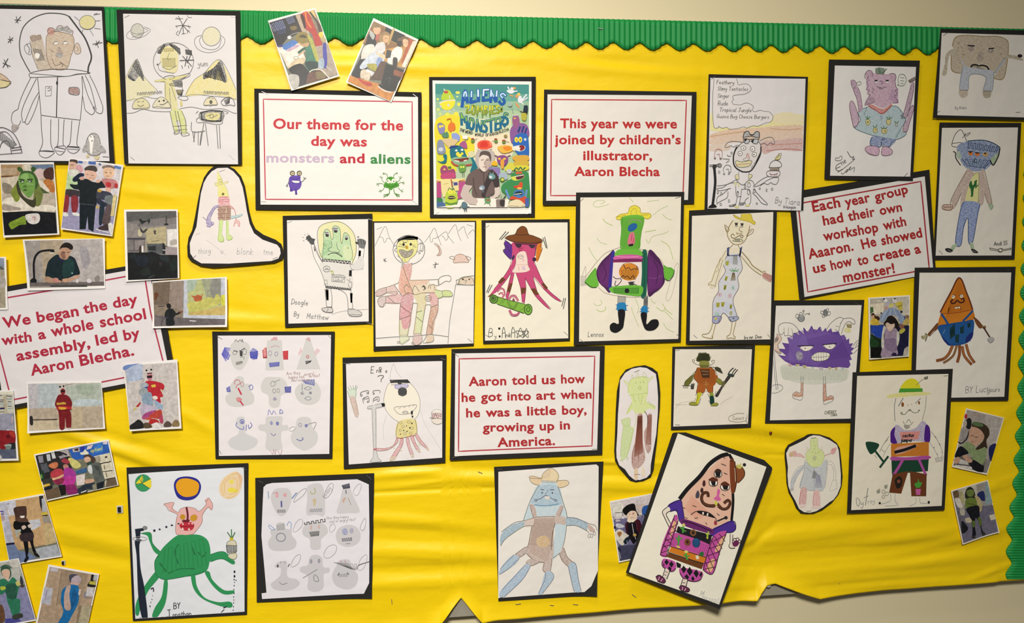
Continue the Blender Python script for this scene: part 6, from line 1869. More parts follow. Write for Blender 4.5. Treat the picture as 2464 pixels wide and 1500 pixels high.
V = (670, 500, 910, 800)
picture('drawing', 'drawing of a three-eyed green alien in a space helmet waving, signed below', 'drawing', 'monster drawings on black card', V,
 [(50, 98), (1130, 72), (1122, 1395), (80, 1442)], [(102, 152), (1078, 138), (1086, 1370), (120, 1396)], '''
@figure_drawing
f ~e4e08c 480,300 520,210 620,175 730,172 830,220 900,300 930,420 930,560 890,680 860,640 530,610 490,500
f ~a4d084 545,290 580,258 615,300 640,380 660,330 650,240 690,218 740,250 755,420 780,330 800,300 850,340 880,470 888,600 860,640 530,610 540,450
f ~7cbc64 545,400 640,400 640,480 600,540 545,570
f ~c8dc94 780,470 880,470 885,600 800,620
l 665 6 530,610 490,520 470,380 475,270 520,210 620,175 730,170 830,220 905,310 935,430 930,560 880,680
l 565 5 530,610 545,400 540,310 580,258 620,290 635,370 650,385 660,330 650,245 690,218 740,260 750,400 765,430 780,340 800,298 850,340 870,450 890,540 885,620
f b0aab0 560,290 600,300 608,345 575,345 560,320;f 333 565,318 607,325 600,352 575,350;l 444 6 555,300 600,298
f b0aab0 655,250 700,240 715,285 675,300;f 333 665,272 715,278 700,302 675,300;l 444 6 650,252 715,250
f a8b0a8 795,345 830,335 840,375 810,390;f 333 800,365 838,368 825,390 808,390
l 565 5 635,405 642,470 595,495 605,520 640,530;l 565 5 700,420 710,490 738,520 715,540 670,530 640,535;l 444 8 595,568 640,548 700,552 765,590;l 444 5 670,545 730,550 768,590
o 7a9a5a 4 562 448 14 12;o 7a9a5a 4 838 486 12 12
h 333 12 16 535,618 865,650 860,672 535,640;C 333 4 530,615 868,645 865,680 525,642
f ~dcd8d0 535,650 850,690 880,750 875,980 570,945 545,860 500,720
l 666 5 530,660 470,560 435,470 430,440;l 666 5 390,440 430,600 490,720 545,860 570,960
l 666 5 430,440 500,600 535,655
f 555 330,360 370,330 400,365 440,380 430,410 432,440 390,440 360,400;l 333 7 330,385 365,360;l 333 7 350,400 385,375;l 333 6 365,330 400,370;l 333 6 410,390 440,375
l 555 4 290,355 305,360;l 555 4 310,325 325,330;l 555 4 345,315 355,320;l 555 4 295,400 310,395
l 555 5 425,470 435,520;l 444 8 440,480 440,520
f 777 950,385 1000,375 1050,400 1045,450 1030,490 970,470;l 333 6 955,380 965,440;l 333 6 990,378 1000,440;l 333 6 1020,385 1030,440;l 333 6 1050,405 1040,450;f 333 925,410 960,420 955,440 925,425;l 555 5 950,360 970,355
C 666 5 965,475 1035,490 1020,600 1015,735 880,750 860,690 930,670 970,590;h 444 9 8 970,520 990,520 985,580 965,580
l 777 4 945,350 970,345;f ~d4d0cc 975,600 1020,600 1015,730 900,745 880,700
o 555 5 580 738 40 36;l 444 5 555,745 605,745;l 444 5 565,735 580,725 600,740
l b0b030 6 620,770 650,760 665,785 645,800 640,760
C 666 5 640,805 790,815 795,900 640,885;t 444 4 650 842 34@3 Dumplings;t 444 4 650 884 34@3 Control
h 444 8 8 855,755 880,755 878,825 850,820;C 666 5 855,755 882,755 880,825 850,822;l 666 5 845,900 880,895 880,960 850,950 838,915;l 555 4 820,865 860,880;l 555 4 860,850 860,870
C 777 5 550,870 585,870 590,920 558,922
f ~444 575,945 870,980 865,992 575,965;h 333 10 20 570,940 870,975 870,990 575,965
l 555 5 560,980 580,1200;l 555 5 630,975 645,1090 640,1210;l 555 5 715,980 780,1010 825,1070 840,1220;l 555 5 870,990 885,1100 895,1220
h 555 7 10 570,985 600,985 600,1110 580,1110;h 555 7 10 865,1030 890,1030 885,1140 870,1140
f ~c4beb8 525,1215 560,1205 640,1205 645,1255 540,1250;c 555 6 520,1220 550,1205 640,1205 648,1260 560,1255
f ~c4beb8 845,1225 920,1225 990,1260 985,1305 860,1295;c 555 6 840,1225 925,1225 1000,1265 985,1305 860,1300
l 555 5 545,1240 575,1260 600,1215;l 555 5 860,1285 985,1290;l 444 6 585,1195 645,1195;l 444 6 838,1220 900,1220
@handwritten_lettering
t 777 6 155 1160 62@4 Doogle;t 777 6 185 1305 56@3 By;t 888 6 340 1330 62@4 Matthew
l c8c4c0 5 640,1280 800,1240 1080,1220
''', lvl=1.6, paper='efe9e4', staples=[((100, 182), (162, 162)), ((1075, 135), (1140, 152)), ((1060, 1382), (1135, 1404))])

V = (880, 515, 1160, 850)
picture('drawing', 'drawing of a yellow-faced three-legged creature with four arms before mountains and a moon', 'drawing', 'monster drawings on black card', V,
 [(76, 80), (1190, 74), (1164, 1420), (84, 1480)], [(92, 96), (1176, 88), (1160, 1396), (108, 1430)], '''
@mountain_drawing
l 888 5 95,355 150,240 210,135 250,240 300,330;l 888 5 150,250 185,260 200,310 220,290 225,265 265,270
@mountain_drawing
l 888 5 635,305 690,230 740,155 775,240 815,340;l 888 5 690,235 700,300 720,300 725,265 750,265 775,240
@mountain_drawing
l 888 5 775,260 830,210 870,195 890,240 950,318;l 888 5 820,235 850,260 860,285 885,265 885,230
@mountain_drawing
l 888 5 890,215 960,118 985,170 1000,230 1028,290;l 888 5 1000,185 1055,138 1075,200 1105,265;l 888 5 1105,220 1155,170 1172,200
@moon_drawing
f ~b88468 740,318 790,350 812,420 790,450 760,448 780,430 790,390 770,345;c 876 4 735,322 750,315 790,345 815,400 810,440 780,452 762,448 790,420 780,365
@star_drawing
l 555 6 190,490 225,515;l 555 6 215,480 195,510;l 555 5 205,485 208,520;@star_drawing
l 555 6 725,550 785,540;l 555 6 750,520 750,585;l 555 6 735,580 765,530
@pig_drawing
f ~dcb09a 950,490 970,450 1020,432 1075,455 1110,500 1100,525 950,528;c 876 5 950,490 970,450 1020,432 1075,455 1110,500 1100,525 1040,518 950,528
c 876 5 900,468 945,458 960,490 930,488;c 876 5 1080,455 1135,480 1100,500
@figure_drawing
o 666 6 466 388 172 158
f ~e4dc50 345,310 400,275 500,260 555,290 560,380 540,420 500,470 460,500 440,520 400,515 380,470 340,430 335,370
h 444 6 22 340,280 440,235 560,250 560,275
h 444 5 12 335,330 345,300 420,255 350,285
c 776 4 345,310 400,280 500,265 555,290 560,370 540,430 510,460 470,490 465,515 400,520 375,480 345,430 335,360
e 222 408 330 13 16;e 222 485 328 12 15;l 333 7 405,308 440,308;l 776 5 390,355 420,360 430,340;f c09a30 425,360 445,338 460,370 435,380
f ~8a7a60 365,395 400,390 450,405 500,385 505,420 470,460 400,460;c 665 6 360,395 400,388 450,405 510,380 500,430 460,465 400,462;c 776 5 385,405 440,420 490,405 460,440 410,440;l 776 4 410,430 430,450 450,425
l 776 5 345,450 375,480 400,520;l 776 4 395,480 400,500;l 776 4 420,470 425,510
l 555 4 365,320 395,335;l 555 4 350,350 385,350;l 555 4 500,330 530,340;l 555 4 505,350 545,360;l 555 4 450,285 450,300;l 555 4 400,285 405,300
l 777 5 570,330 600,310 615,350 600,400 575,390;l 777 5 545,400 590,420 570,430;l 777 5 300,350 330,340 330,370 310,390 335,410;c 777 4 595,320 625,330 620,395 590,395
l 777 5 390,545 375,650 355,740;l 777 5 500,540 480,650 475,715;l 666 5 390,545 440,550 500,530
f ~d0847a 400,560 495,545 475,715 430,720;f ~dc9070 390,570 430,600 475,720 510,860 410,880 355,800 370,660
f ~d88a60 400,700 470,730 490,840 400,860
f ~e0b08a 475,720 680,715 620,770 500,800;f ~e0c8a0 520,780 740,760 740,840 600,860 520,870
l 665 5 400,560 440,680 520,870 610,1040 625,1080;l 776 5 475,715 690,710 785,705;l 776 5 785,705 785,770 740,765
c 776 5 785,705 830,670 900,665 920,700 900,730 860,725 790,765
f ~d8b0a8 220,800 300,765 350,830 330,860 225,850;f ~c8a09a 110,850 150,810 220,800 225,850 170,880 115,885;f ~d8a0a0 220,890 340,860 400,890 380,960 220,960;f ~c8aca8 130,920 210,890 215,970 180,1000 140,980
l 776 5 355,740 300,765 225,790;l 776 5 225,790 150,810 105,850 110,885 170,880 225,850 330,835;l 776 5 220,795 225,850;l 776 5 330,835 340,860 300,880 225,885;l 776 5 225,885 150,900 130,940 150,995 190,1000 215,960 380,965
l 776 5 220,885 215,960;l 555 5 305,765 390,880 490,1025;l 665 5 235,890 310,960
f ~c87a84 400,880 510,870 500,1000 480,1080 470,1200 370,1200 365,1020;f ~d8d0a0 365,1150 460,1180 450,1310 365,1310;f ~d0707a 380,1000 480,1010 480,1200 400,1230
f ~d8c888 520,870 640,860 650,980 625,1080 590,1300 520,1290 555,990;f ~d0d890 560,1060 620,1060 600,1300 545,1300
f ~d8908a 680,870 770,840 780,960 770,1080 720,1200 690,1300 650,1300 690,1060 700,980;f ~c88860 700,1020 770,1000 750,1120 715,1300 660,1300
f ~c4d47a 740,820 825,835 825,890 780,905;f ~bcd25a 835,830 900,830 935,870 910,890 830,890
l 776 5 380,960 365,1080 365,1310;l 776 5 510,960 490,1080 450,1310;l 776 5 510,960 548,965 555,1000 515,1290;l 776 5 645,980 690,980 700,1020 650,1300;l 776 5 645,980 590,1300;l 776 5 780,905 775,1050 720,1180 715,1300
l 776 5 740,815 825,832;l 776 5 780,910 830,890 825,832 900,828 935,865 920,890 835,890
l 876 5 400,885 480,855 540,870 620,850 740,850;o 776 5 674 910 36 30;l 776 4 650,905 695,900;l 776 4 655,920 695,918
l 665 5 375,990 490,1075;l 665 5 370,1135 480,1095;l 665 5 545,1060 605,1045;l 665 5 545,1110 615,1165;l 665 5 705,1005 770,980;l 665 5 680,1200 705,1225
l 776 5 440,760 415,790 430,850 465,845;l 776 5 440,760 470,790;l 776 5 500,840 525,770 540,780 575,835;l 443 6 605,790 625,770 645,800 620,820;l 222 8 620,775 640,805;l 776 5 680,770 675,800;l 776 5 690,750 700,800;l 776 5 705,765 735,760 740,800
f ~d8dcb0 370,1315 450,1312 465,1350 420,1390 380,1400;c 887 4 370,1312 450,1312 468,1350 420,1375 385,1400 370,1380
f ~d0a8a0 520,1300 590,1295 600,1370 560,1410 510,1400;c 887 4 520,1300 595,1295 605,1375 560,1412 510,1395;f ~d8b890 665,1310 720,1305 725,1370 650,1380;c 887 4 665,1305 720,1300 725,1370 620,1390 625,1365
o 887 4 354 1383 14 10;o 887 4 508 1392 14 10
@table_drawing
l 888 5 110,1340 300,1325 500,1318 700,1300 890,1322;l 888 5 968,760 940,940 905,1150 885,1390;l 888 5 968,760 1170,765
f ~d8bc98 1000,750 1020,700 1100,680 1165,690 1165,760;c 776 5 975,715 1010,710 1000,755 980,745;e 543 1046 705 12 10;e 543 1115 705 10 8;l 776 5 1010,700 1050,680 1165,665;l 776 5 1070,750 1090,715 1060,720;l 776 5 1000,750 1020,700 1100,680 1150,700 1165,740
''', lvl=.8, paper='f0eae4', staples=[((1090, 114), (1152, 130)), ((1098, 1342), (1148, 1382)), ((115, 165), (178, 138))])

V = (1140, 510, 1390, 840)
picture('drawing', 'drawing of a pink octopus in a brown hat and sunglasses riding a green skateboard', 'drawing', 'monster drawings on black card', V,
 [(84, 92), (1048, 80), (1052, 1412), (102, 1444)], [(130, 122), (1026, 116), (1034, 1384), (122, 1410)], '''
@figure_drawing
f c84878 420,340 690,340 680,420 660,540 690,620 760,770 830,870 950,975 900,960 790,870 720,780 650,710 680,830 720,920 830,1055 780,1030 680,930 620,830 565,740 570,860 555,1000 530,990 510,830 470,690 440,680 410,830 370,960 350,930 380,780 400,680 330,780 230,890 170,920 220,850 320,720 390,610 420,530
l 6a2038 5 410,540 390,610 320,720 220,850;l 6a2038 5 400,680 330,780 230,890;l 6a2038 5 660,540 700,640 760,770 830,870 960,980 880,950 760,840 650,710;l 6a2038 5 560,720 620,830 680,930 790,1040 840,1058 720,920 680,830 650,710;l 6a2038 5 465,680 510,830 530,990;l 6a2038 5 565,740 570,860 550,1000;l 6a2038 5 410,680 380,800 350,930;l 6a2038 5 440,680 410,830 372,950
F 6a3c1c 310,715 350,740 290,790 265,770;F 6a3c1c 395,780 425,785 395,880 362,870;F 6a3c1c 520,830 570,830 560,890 515,900;F 6a3c1c 620,845 665,835 715,900 680,915;F 6a3c1c 740,790 765,775 810,830 790,855;f 8a5a3a 150,930 200,890 215,900 190,925
f f0d8cc 500,440 560,435 585,500 590,580 615,630 560,660 430,665 420,650 460,570 465,480
l 876 4 500,440 465,480 455,580 430,640;l 876 4 570,440 585,500 600,600 620,630;l d8a8a0 5 470,580 590,580;l d09080 5 490,600 495,640
o 887 5 512 492 30 20;l 887 4 485,490 540,488;f ~d8a0a8 525,520 550,520 545,550;f ~d0a0c0 525,600 560,595 560,635 530,630
l 8a1c40 6 490,410 500,425 525,420;l 8a1c40 6 500,385 495,400 540,395
f 3a2438 450,350 520,350 515,385 490,395 460,375;f 3a2c38 600,355 670,370 660,395 625,395;l 2a1c24 7 440,345 690,365
f 7a4418 450,245 480,190 530,160 575,180 600,245 640,262 740,300 735,330 650,342 450,332 350,290 380,262
f 5c3010 350,285 450,325 650,338 740,320 700,350 450,335
l 3c2010 6 340,288 380,262 450,245 480,190 530,158 575,180 600,245 650,262 745,305 740,335 640,345 450,332 345,292;l 3c2010 6 455,245 530,255 600,245
f 5a2a8a 345,320 415,370 415,500 400,520 325,430 350,400 330,350
l 2a1848 7 340,310 380,335 415,370;l 2a1848 7 330,345 345,400 320,425 370,490 410,525;l 2a1848 6 360,370 400,440;f 3a2050 410,510 440,470 445,500 420,530
f d87a1c 690,370 735,340 745,360 735,400 750,405 700,540 680,520;l 6a3a18 5 740,340 725,385 750,400 700,530;l 3a2040 8 680,370 670,480;e 3a2040 662 520 22 22
f 82b440 180,940 215,910 260,925 560,1010 610,1010 635,1050 620,1110 590,1125 540,1105 260,1010 220,1000 185,985
l 2a3a18 7 215,910 260,930 400,970 560,1010;l 2a3a18 7 260,1012 400,1060 545,1112
d 6a9a38 2a3a18 8 217 955 44 46;o 2a3a18 7 214 952 22 24;d 7ab440 2a3a18 8 595 1068 42 58;l 2a3a18 7 600,1050 575,1060 590,1095 615,1070 605,1035 580,1030;e 334 212 948 10 12
l 3a4a20 5 370,970 385,1030 440,1060 480,1000;l 3a4a20 4 390,970 400,1020 440,1040 465,1000;l 5a7a30 5 310,1000 340,960;l 5a7a30 5 500,1090 545,1050;l 5a7a30 5 290,1000 320,950
l c87088 18 260,870 290,840 325,850 335,900 310,940;l c87088 14 275,900 300,885 320,910;l 8a3048 4 250,865 290,828 335,850 345,910;l 8a3048 4 275,905 295,880 318,885
l c87088 20 385,960 410,925 450,925 480,970;l 8a3048 4 375,955 405,915 455,912 492,970;f 8a4a58 420,970 435,940 450,975
l c06080 22 395,1080 420,1125 470,1125 490,1105;l 8a3048 4 380,1080 410,1138 470,1140 500,1110
l 444 7 280,300 350,215;l 444 7 300,303 380,220;l 444 8 755,285 790,390;l 444 8 775,275 802,398;l 444 7 140,880 175,800;l 444 7 155,885 200,800;l 444 7 962,1030 985,945;l 444 7 978,1060 1003,945
@handwritten_lettering
t 444 6 160 1365 88 B;t 444 5 225 1380 44 y;e 222 278 1276 12 12;e 222 282 1362 10 12;l 444 6 308,1378 314,1300 326,1262 340,1300 346,1378;l 444 5 314,1325 340,1322;t 444 6 350 1368 44 nik;l 444 6 410,1374 414,1300 428,1262 444,1300 448,1374;l 444 5 414,1322 442,1320
l 444 5 470,1375 510,1270 540,1375 455,1305 560,1320 470,1375;l 444 5 545,1370 575,1275 595,1375 535,1310 600,1310 545,1370
''', lvl=.8, paper='f2ecda', staples=[((118, 180), (168, 145)), ((130, 1345), (172, 1375)), ((985, 1310), (1028, 1350))])

V = (810, 840, 1090, 1140)
picture('drawing', 'drawing of a one-eyed egg-headed singer with pink tentacles holding a microphone stand', 'drawing', 'monster drawings on black card', V,
 [(70, 105), (1322, 72), (1306, 1368), (86, 1446)], [(112, 175), (1272, 146), (1270, 1310), (146, 1392)], '''
@figure_drawing
f f4ecdc 640,410 780,400 890,425 970,520 1005,640 990,770 940,840 830,870 760,880 670,830 590,730 568,620 590,500
c 888 5 640,410 780,395 890,420 970,520 1005,640 990,770 940,840 830,870 760,880 670,830 590,730 568,620 590,500
l bbb 5 640,390 650,280 685,180 720,270 780,350;l ccc 5 1010,740 1060,900 1150,1050 1270,1240;l ccc 5 600,800 560,950 570,1100
h 222 9 26 645,375 850,370 880,405 655,410;l 222 12 650,400 740,385 880,405;F f4f0ec 655,415 860,415 880,408 870,420 660,435
f ~a8a0d0 705,430 855,425 855,460 720,480;l 555 5 655,435 860,412;l 8a80b0 5 705,430 715,480 855,462 855,430
f 444 730,400 780,395 785,420 750,430;e 666 792 516 52 52;h 333 6 14 745,480 838,480 838,550 748,555;o 444 5 792 516 52 52
c 777 5 695,705 820,690 955,672 945,720 880,775 790,790 730,770;l 888 4 740,705 755,718 775,700;l 888 4 800,695 815,710 830,690;l 888 4 860,685 870,700 885,680;l 888 4 915,678 925,690 935,675
l 666 6 860,775 845,750 800,755 790,770 850,770;f 222 895,750 915,740 915,790 895,790;f 333 900,800 925,805 912,835
f ~e0cc50 740,880 945,850 965,1010 930,1040 860,1055 720,1060
l 665 5 740,880 720,1060 860,1058 965,1020 945,850
o 776 4 770 890 20 14;o 776 4 870 880 20 14;o 776 4 800 935 16 16;o 776 4 905 955 18 16;o 776 4 820 1020 16 16;o 776 4 890 1015 16 16;o 776 4 765 980 14 12
f 443 895,885 920,890 905,912;f 443 870,940 895,945 880,965;f 443 800,970 820,985 800,990;f 443 835,990 860,985 845,1005;f 443 760,1015 780,1025 765,1035;f 443 835,915 848,925 838,940
f ~d88a94 725,1070 740,1110 690,1170 600,1215 480,1225 480,1195 590,1195 680,1160
f ~d88a94 770,1080 800,1085 790,1160 720,1290 690,1340 640,1330 700,1230 750,1160
f ~d88a94 835,1070 865,1070 880,1160 920,1270 895,1275 850,1160
f ~d88a94 885,1050 920,1045 950,1130 990,1215 960,1215 920,1140
f ~d88a94 940,1030 965,1020 1020,1100 1090,1180 1075,1195 990,1120
c 876 4 725,1070 740,1110 690,1170 600,1218 480,1225 480,1195 590,1195 680,1160;c 876 4 770,1080 800,1085 790,1160 720,1290 690,1335 640,1340 700,1230 750,1160;c 876 4 835,1070 865,1070 885,1160 925,1270 895,1280 850,1160;c 876 4 885,1050 920,1045 950,1130 1000,1215 965,1220 915,1130;c 876 4 940,1030 965,1020 1020,1100 1090,1180 1075,1195 990,1120
l c05050 7 720,1070 800,1080;l c05050 6 870,1055 930,1040
f ~c8b090 650,1300 715,1295 690,1340 640,1340;f ~c8b090 890,1275 925,1270 930,1305 900,1305;f ~c8b090 960,1215 995,1212 1012,1245 985,1245;f ~c8b090 1075,1190 1095,1180 1115,1215 1095,1225
f ~d0c8a0 670,1185 705,1190 690,1200;f ~d0c8a0 760,1205 795,1225 765,1225;f ~b8cc80 970,1120 1000,1150 1020,1165 990,1155
@microphone_drawing
f ~c4c4c4 375,695 530,655 570,680 560,700 390,725;c 888 5 370,705 400,685 530,655 575,660 570,690 400,722;h 222 8 6 540,655 575,655 575,690 550,690
f ~c8c8c8 425,725 475,720 475,1200 440,1200;l 888 5 425,725 445,1200;l 888 5 472,722 475,1200;f ~c8c8c8 445,1215 475,1215 500,1310 535,1350 405,1360 440,1300;c 888 5 445,1215 475,1215 500,1310 535,1350 405,1360 440,1300
F b8707a 440,1200 480,1195 480,1218 442,1222
@leek_drawing
f ~cadcc4 130,510 160,480 240,475 225,590 160,590;f ~c8a494 160,590 225,590 265,790 225,810;l 997 4 160,590 225,812;l 997 4 225,590 265,790;l 9a9 5 130,505 160,590;l 9a9 5 235,480 225,590;l 898 5 160,500 135,455;l 898 5 180,490 165,440;l 898 5 200,490 200,440;l 898 5 215,490 235,435;l 898 5 225,495 250,455
@burger_drawing
f ~f0e8dc 1150,770 1170,735 1210,725 1250,740 1272,775;c 888 4 1145,770 1170,735 1210,725 1250,740 1275,775;F e8c8c4 1145,770 1270,772 1270,840 1145,835;C 666 4 1140,770 1272,772 1270,840 1140,832;o 555 5 1165 805 12 20;o 555 5 1215 808 12 20;o 555 5 1190 790 8 12;o 555 5 1250 800 8 16;l 665 5 1120,828 1272,842
f ~ecdccc 1150,845 1268,845 1260,890 1215,905 1165,890;c 887 4 1145,842 1268,845 1262,890 1215,905 1165,890
@music_notes
l 666 6 295,570 290,525 380,500 382,540;o 666 5 298 555 12 12;o 666 5 372 530 10 10;l 666 6 442,545 440,505 518,498 520,525;o 666 5 448 535 8 8
l 666 6 325,650 315,600 380,572 390,635 365,640 380,620;l 666 6 330,620 325,600 360,600 380,595;l 666 6 440,640 448,595 505,575 510,625 485,625;l 666 6 450,620 495,600
@handwritten_lettering
t 555 7 410 290 78@-2 E;t 555 7 480 282 50 rie;o 555 6 526 234 14 14;t 555 7 585 282 40 a;l 555 7 495,330 520,318 565,322 555,345 535,365 535,395
''', lvl=.6, paper='ece6e6', staples=[((75, 172), (165, 180)), ((1250, 112), (1310, 132))])

V = (1370, 450, 1660, 840)
picture('drawing', 'felt-pen drawing of a green tower-headed creature with a purple round body and yellow hat', 'drawing', 'monster drawings on black card', V,
 [(62, 52), (1064, 46), (1032, 1432), (40, 1468)], [(102, 98), (1034, 90), (1008, 1408), (90, 1432)], '''
@figure_drawing
l b8c890 5 365,160 300,180 240,185 220,160 250,130 310,125 330,140 290,155;l b0c470 6 555,100 590,138;l b8c890 5 720,135 830,122;l b8c890 5 775,260 840,210 910,175
l b0c470 6 310,295 340,330 400,358;l b8c890 5 860,250 900,290 945,305;l b0c470 6 700,418 800,400;l b8c890 5 710,485 735,520 770,460 880,430 915,410;l b0c470 5 850,500 920,550 960,670
l b8c890 5 255,475 290,515 345,530;l b0c890 5 180,560 215,630 260,690;l b8c890 5 225,1080 260,1100 300,1080 290,1050;l b0c470 5 250,1135 290,1155 330,1140 335,1105
l b8c890 5 575,1115 590,1170 640,1290;l b0c890 5 610,1035 640,1110 630,1170;l b0c470 5 805,1115 860,1150 885,1125;l b0c470 5 860,1080 900,1140 950,1180;l b8c890 5 880,1150 955,1225;l b8c890 5 870,1260 900,1310 965,1345;l b8c890 5 750,1030 770,1065 795,1075
l c8bcb0 5 1010,720 960,960 920,1050 895,1040 910,960 980,730 1010,715;l c0b8b0 5 120,820 150,735 150,820
h b8b0a8 5 8 105,825 155,825 150,910 105,915
f e8dc48 430,280 470,255 540,240 560,190 610,172 650,200 660,240 740,245 755,275 720,300 660,280 500,280 480,305 440,300
l a89028 5 430,285 470,255 540,240 560,190 610,172 655,200 660,240 740,245 755,275 720,298 655,275 500,278 470,305 435,298;l c0a830 5 570,270 575,220 610,200 625,260;l a89028 4 440,280 520,262;l a89028 4 665,262 730,258
f 6cb83c 490,280 685,275 660,450 640,580 480,580 480,400
h 58a030 7 14 495,290 670,290 635,570 490,570;l 4a8a28 5 490,280 480,420 475,580;l 4a8a28 5 685,280 660,460 640,580
l 8a9a6a 12 550,330 580,305 640,310 670,330
f 1c5fa0 540,380 560,350 600,335 628,350 620,385 580,412 548,410
f d8748a 560,430 595,420 605,470 605,520 590,535 540,530 545,470;l b83a50 6 580,440 570,500;l b83a50 6 595,470 590,520;f 201418 545,535 590,525 590,545 550,550
l b8a898 5 150,830 250,700 340,610 480,555;l b8a898 5 640,575 720,590 820,650 860,700 870,730;l b8a898 5 270,930 340,985 500,1015 640,1020 720,1000 820,960 880,880
f 4a1a50 250,780 290,700 360,630 415,605 385,960 320,930 265,870
f 4a1a50 730,600 820,650 870,750 885,850 860,920 790,980 725,990
h 6a2a70 6 16 260,760 400,620 380,940 290,900;h 6a2a70 6 18 735,620 870,760 850,920 730,980;l 3a1040 6 300,700 340,800 310,880;l 8a4a90 5 735,840 800,845 860,820;l 3a1040 6 780,680 820,780 800,900
f 3a2a90 390,605 420,603 400,780 388,960 360,955 370,780
f 14604c 672,600 718,600 720,800 708,1010 660,1010 670,800;l 0a4030 5 695,610 690,1000
f 6cb83c 430,600 480,575 640,580 672,610 670,640 550,640 425,640
f d060a0 425,640 560,625 668,640 665,670 540,670 415,675;l e890c0 7 430,640 520,650 640,645
f 7a2058 415,675 540,665 665,668 662,695 410,700
F f0e0d8 405,700 665,695 655,915 390,920
e d88a2a 550 788 92 80;h 8a5a20 6 12 480,770 620,770 610,860 490,850;l 3a2818 7 500,715 520,760 545,745 570,768 600,755 630,765 620,735;l 3a2818 7 475,840 500,820 510,840 535,825 560,850 590,820 600,850;l a86820 5 460,780 500,715 560,705 630,740 640,800
l 333 7 405,830 430,850 470,850 480,870 440,915 420,905 430,870;l 333 8 540,915 570,905 545,885 600,880;l 333 7 590,895 630,915;f 333 550,890 590,885 595,910 555,912
f 6cb83c 395,925 660,915 660,1005 560,1005 390,975;h 3a7a28 9 20 410,940 640,935 635,985 415,980;e 18141c 532 962 22 22
f 6cb83c 145,870 240,750 250,830 270,910 210,935 150,895;l 222 6 145,880 170,905 210,930 250,930;l 4a8a28 4 145,870 240,755
f 6cb83c 870,725 900,745 940,745 970,780 950,830 910,865 880,850;l 222 6 970,770 960,820 920,870 885,850;l 4a8a28 4 870,725 900,742 970,775
h 777 6 9 450,1010 520,1015 515,1075 445,1075;h 777 6 8 690,1020 725,1010 720,1110 685,1110
f 2080b8 445,1080 515,1075 520,1145 445,1145;l 26a 5 430,1090 450,1095;l 26a 5 430,1130 450,1130;l 26a 5 515,1100 540,1095;l 26a 5 515,1135 535,1140
f 2080b8 670,1110 718,1105 718,1170 665,1170;l 26a 5 655,1130 675,1135;l 26a 5 650,1155 670,1150;l 26a 5 715,1125 735,1120;l 26a 5 715,1150 735,1150
f 0e0c10 450,1145 512,1145 505,1250 490,1310 430,1350 380,1330 375,1280 410,1255 455,1265
f 0e0c10 660,1170 715,1170 712,1270 760,1230 815,1230 825,1280 780,1325 710,1325 675,1260
@handwritten_lettering
t 888 6 170 1385 44 Lennox
''', lvl=4.2, paper='f0e8d6', staples=[((98, 135), (130, 105)), ((978, 104), (1025, 92)), ((98, 1408), (138, 1445)), ((990, 1362), (1022, 1395))])

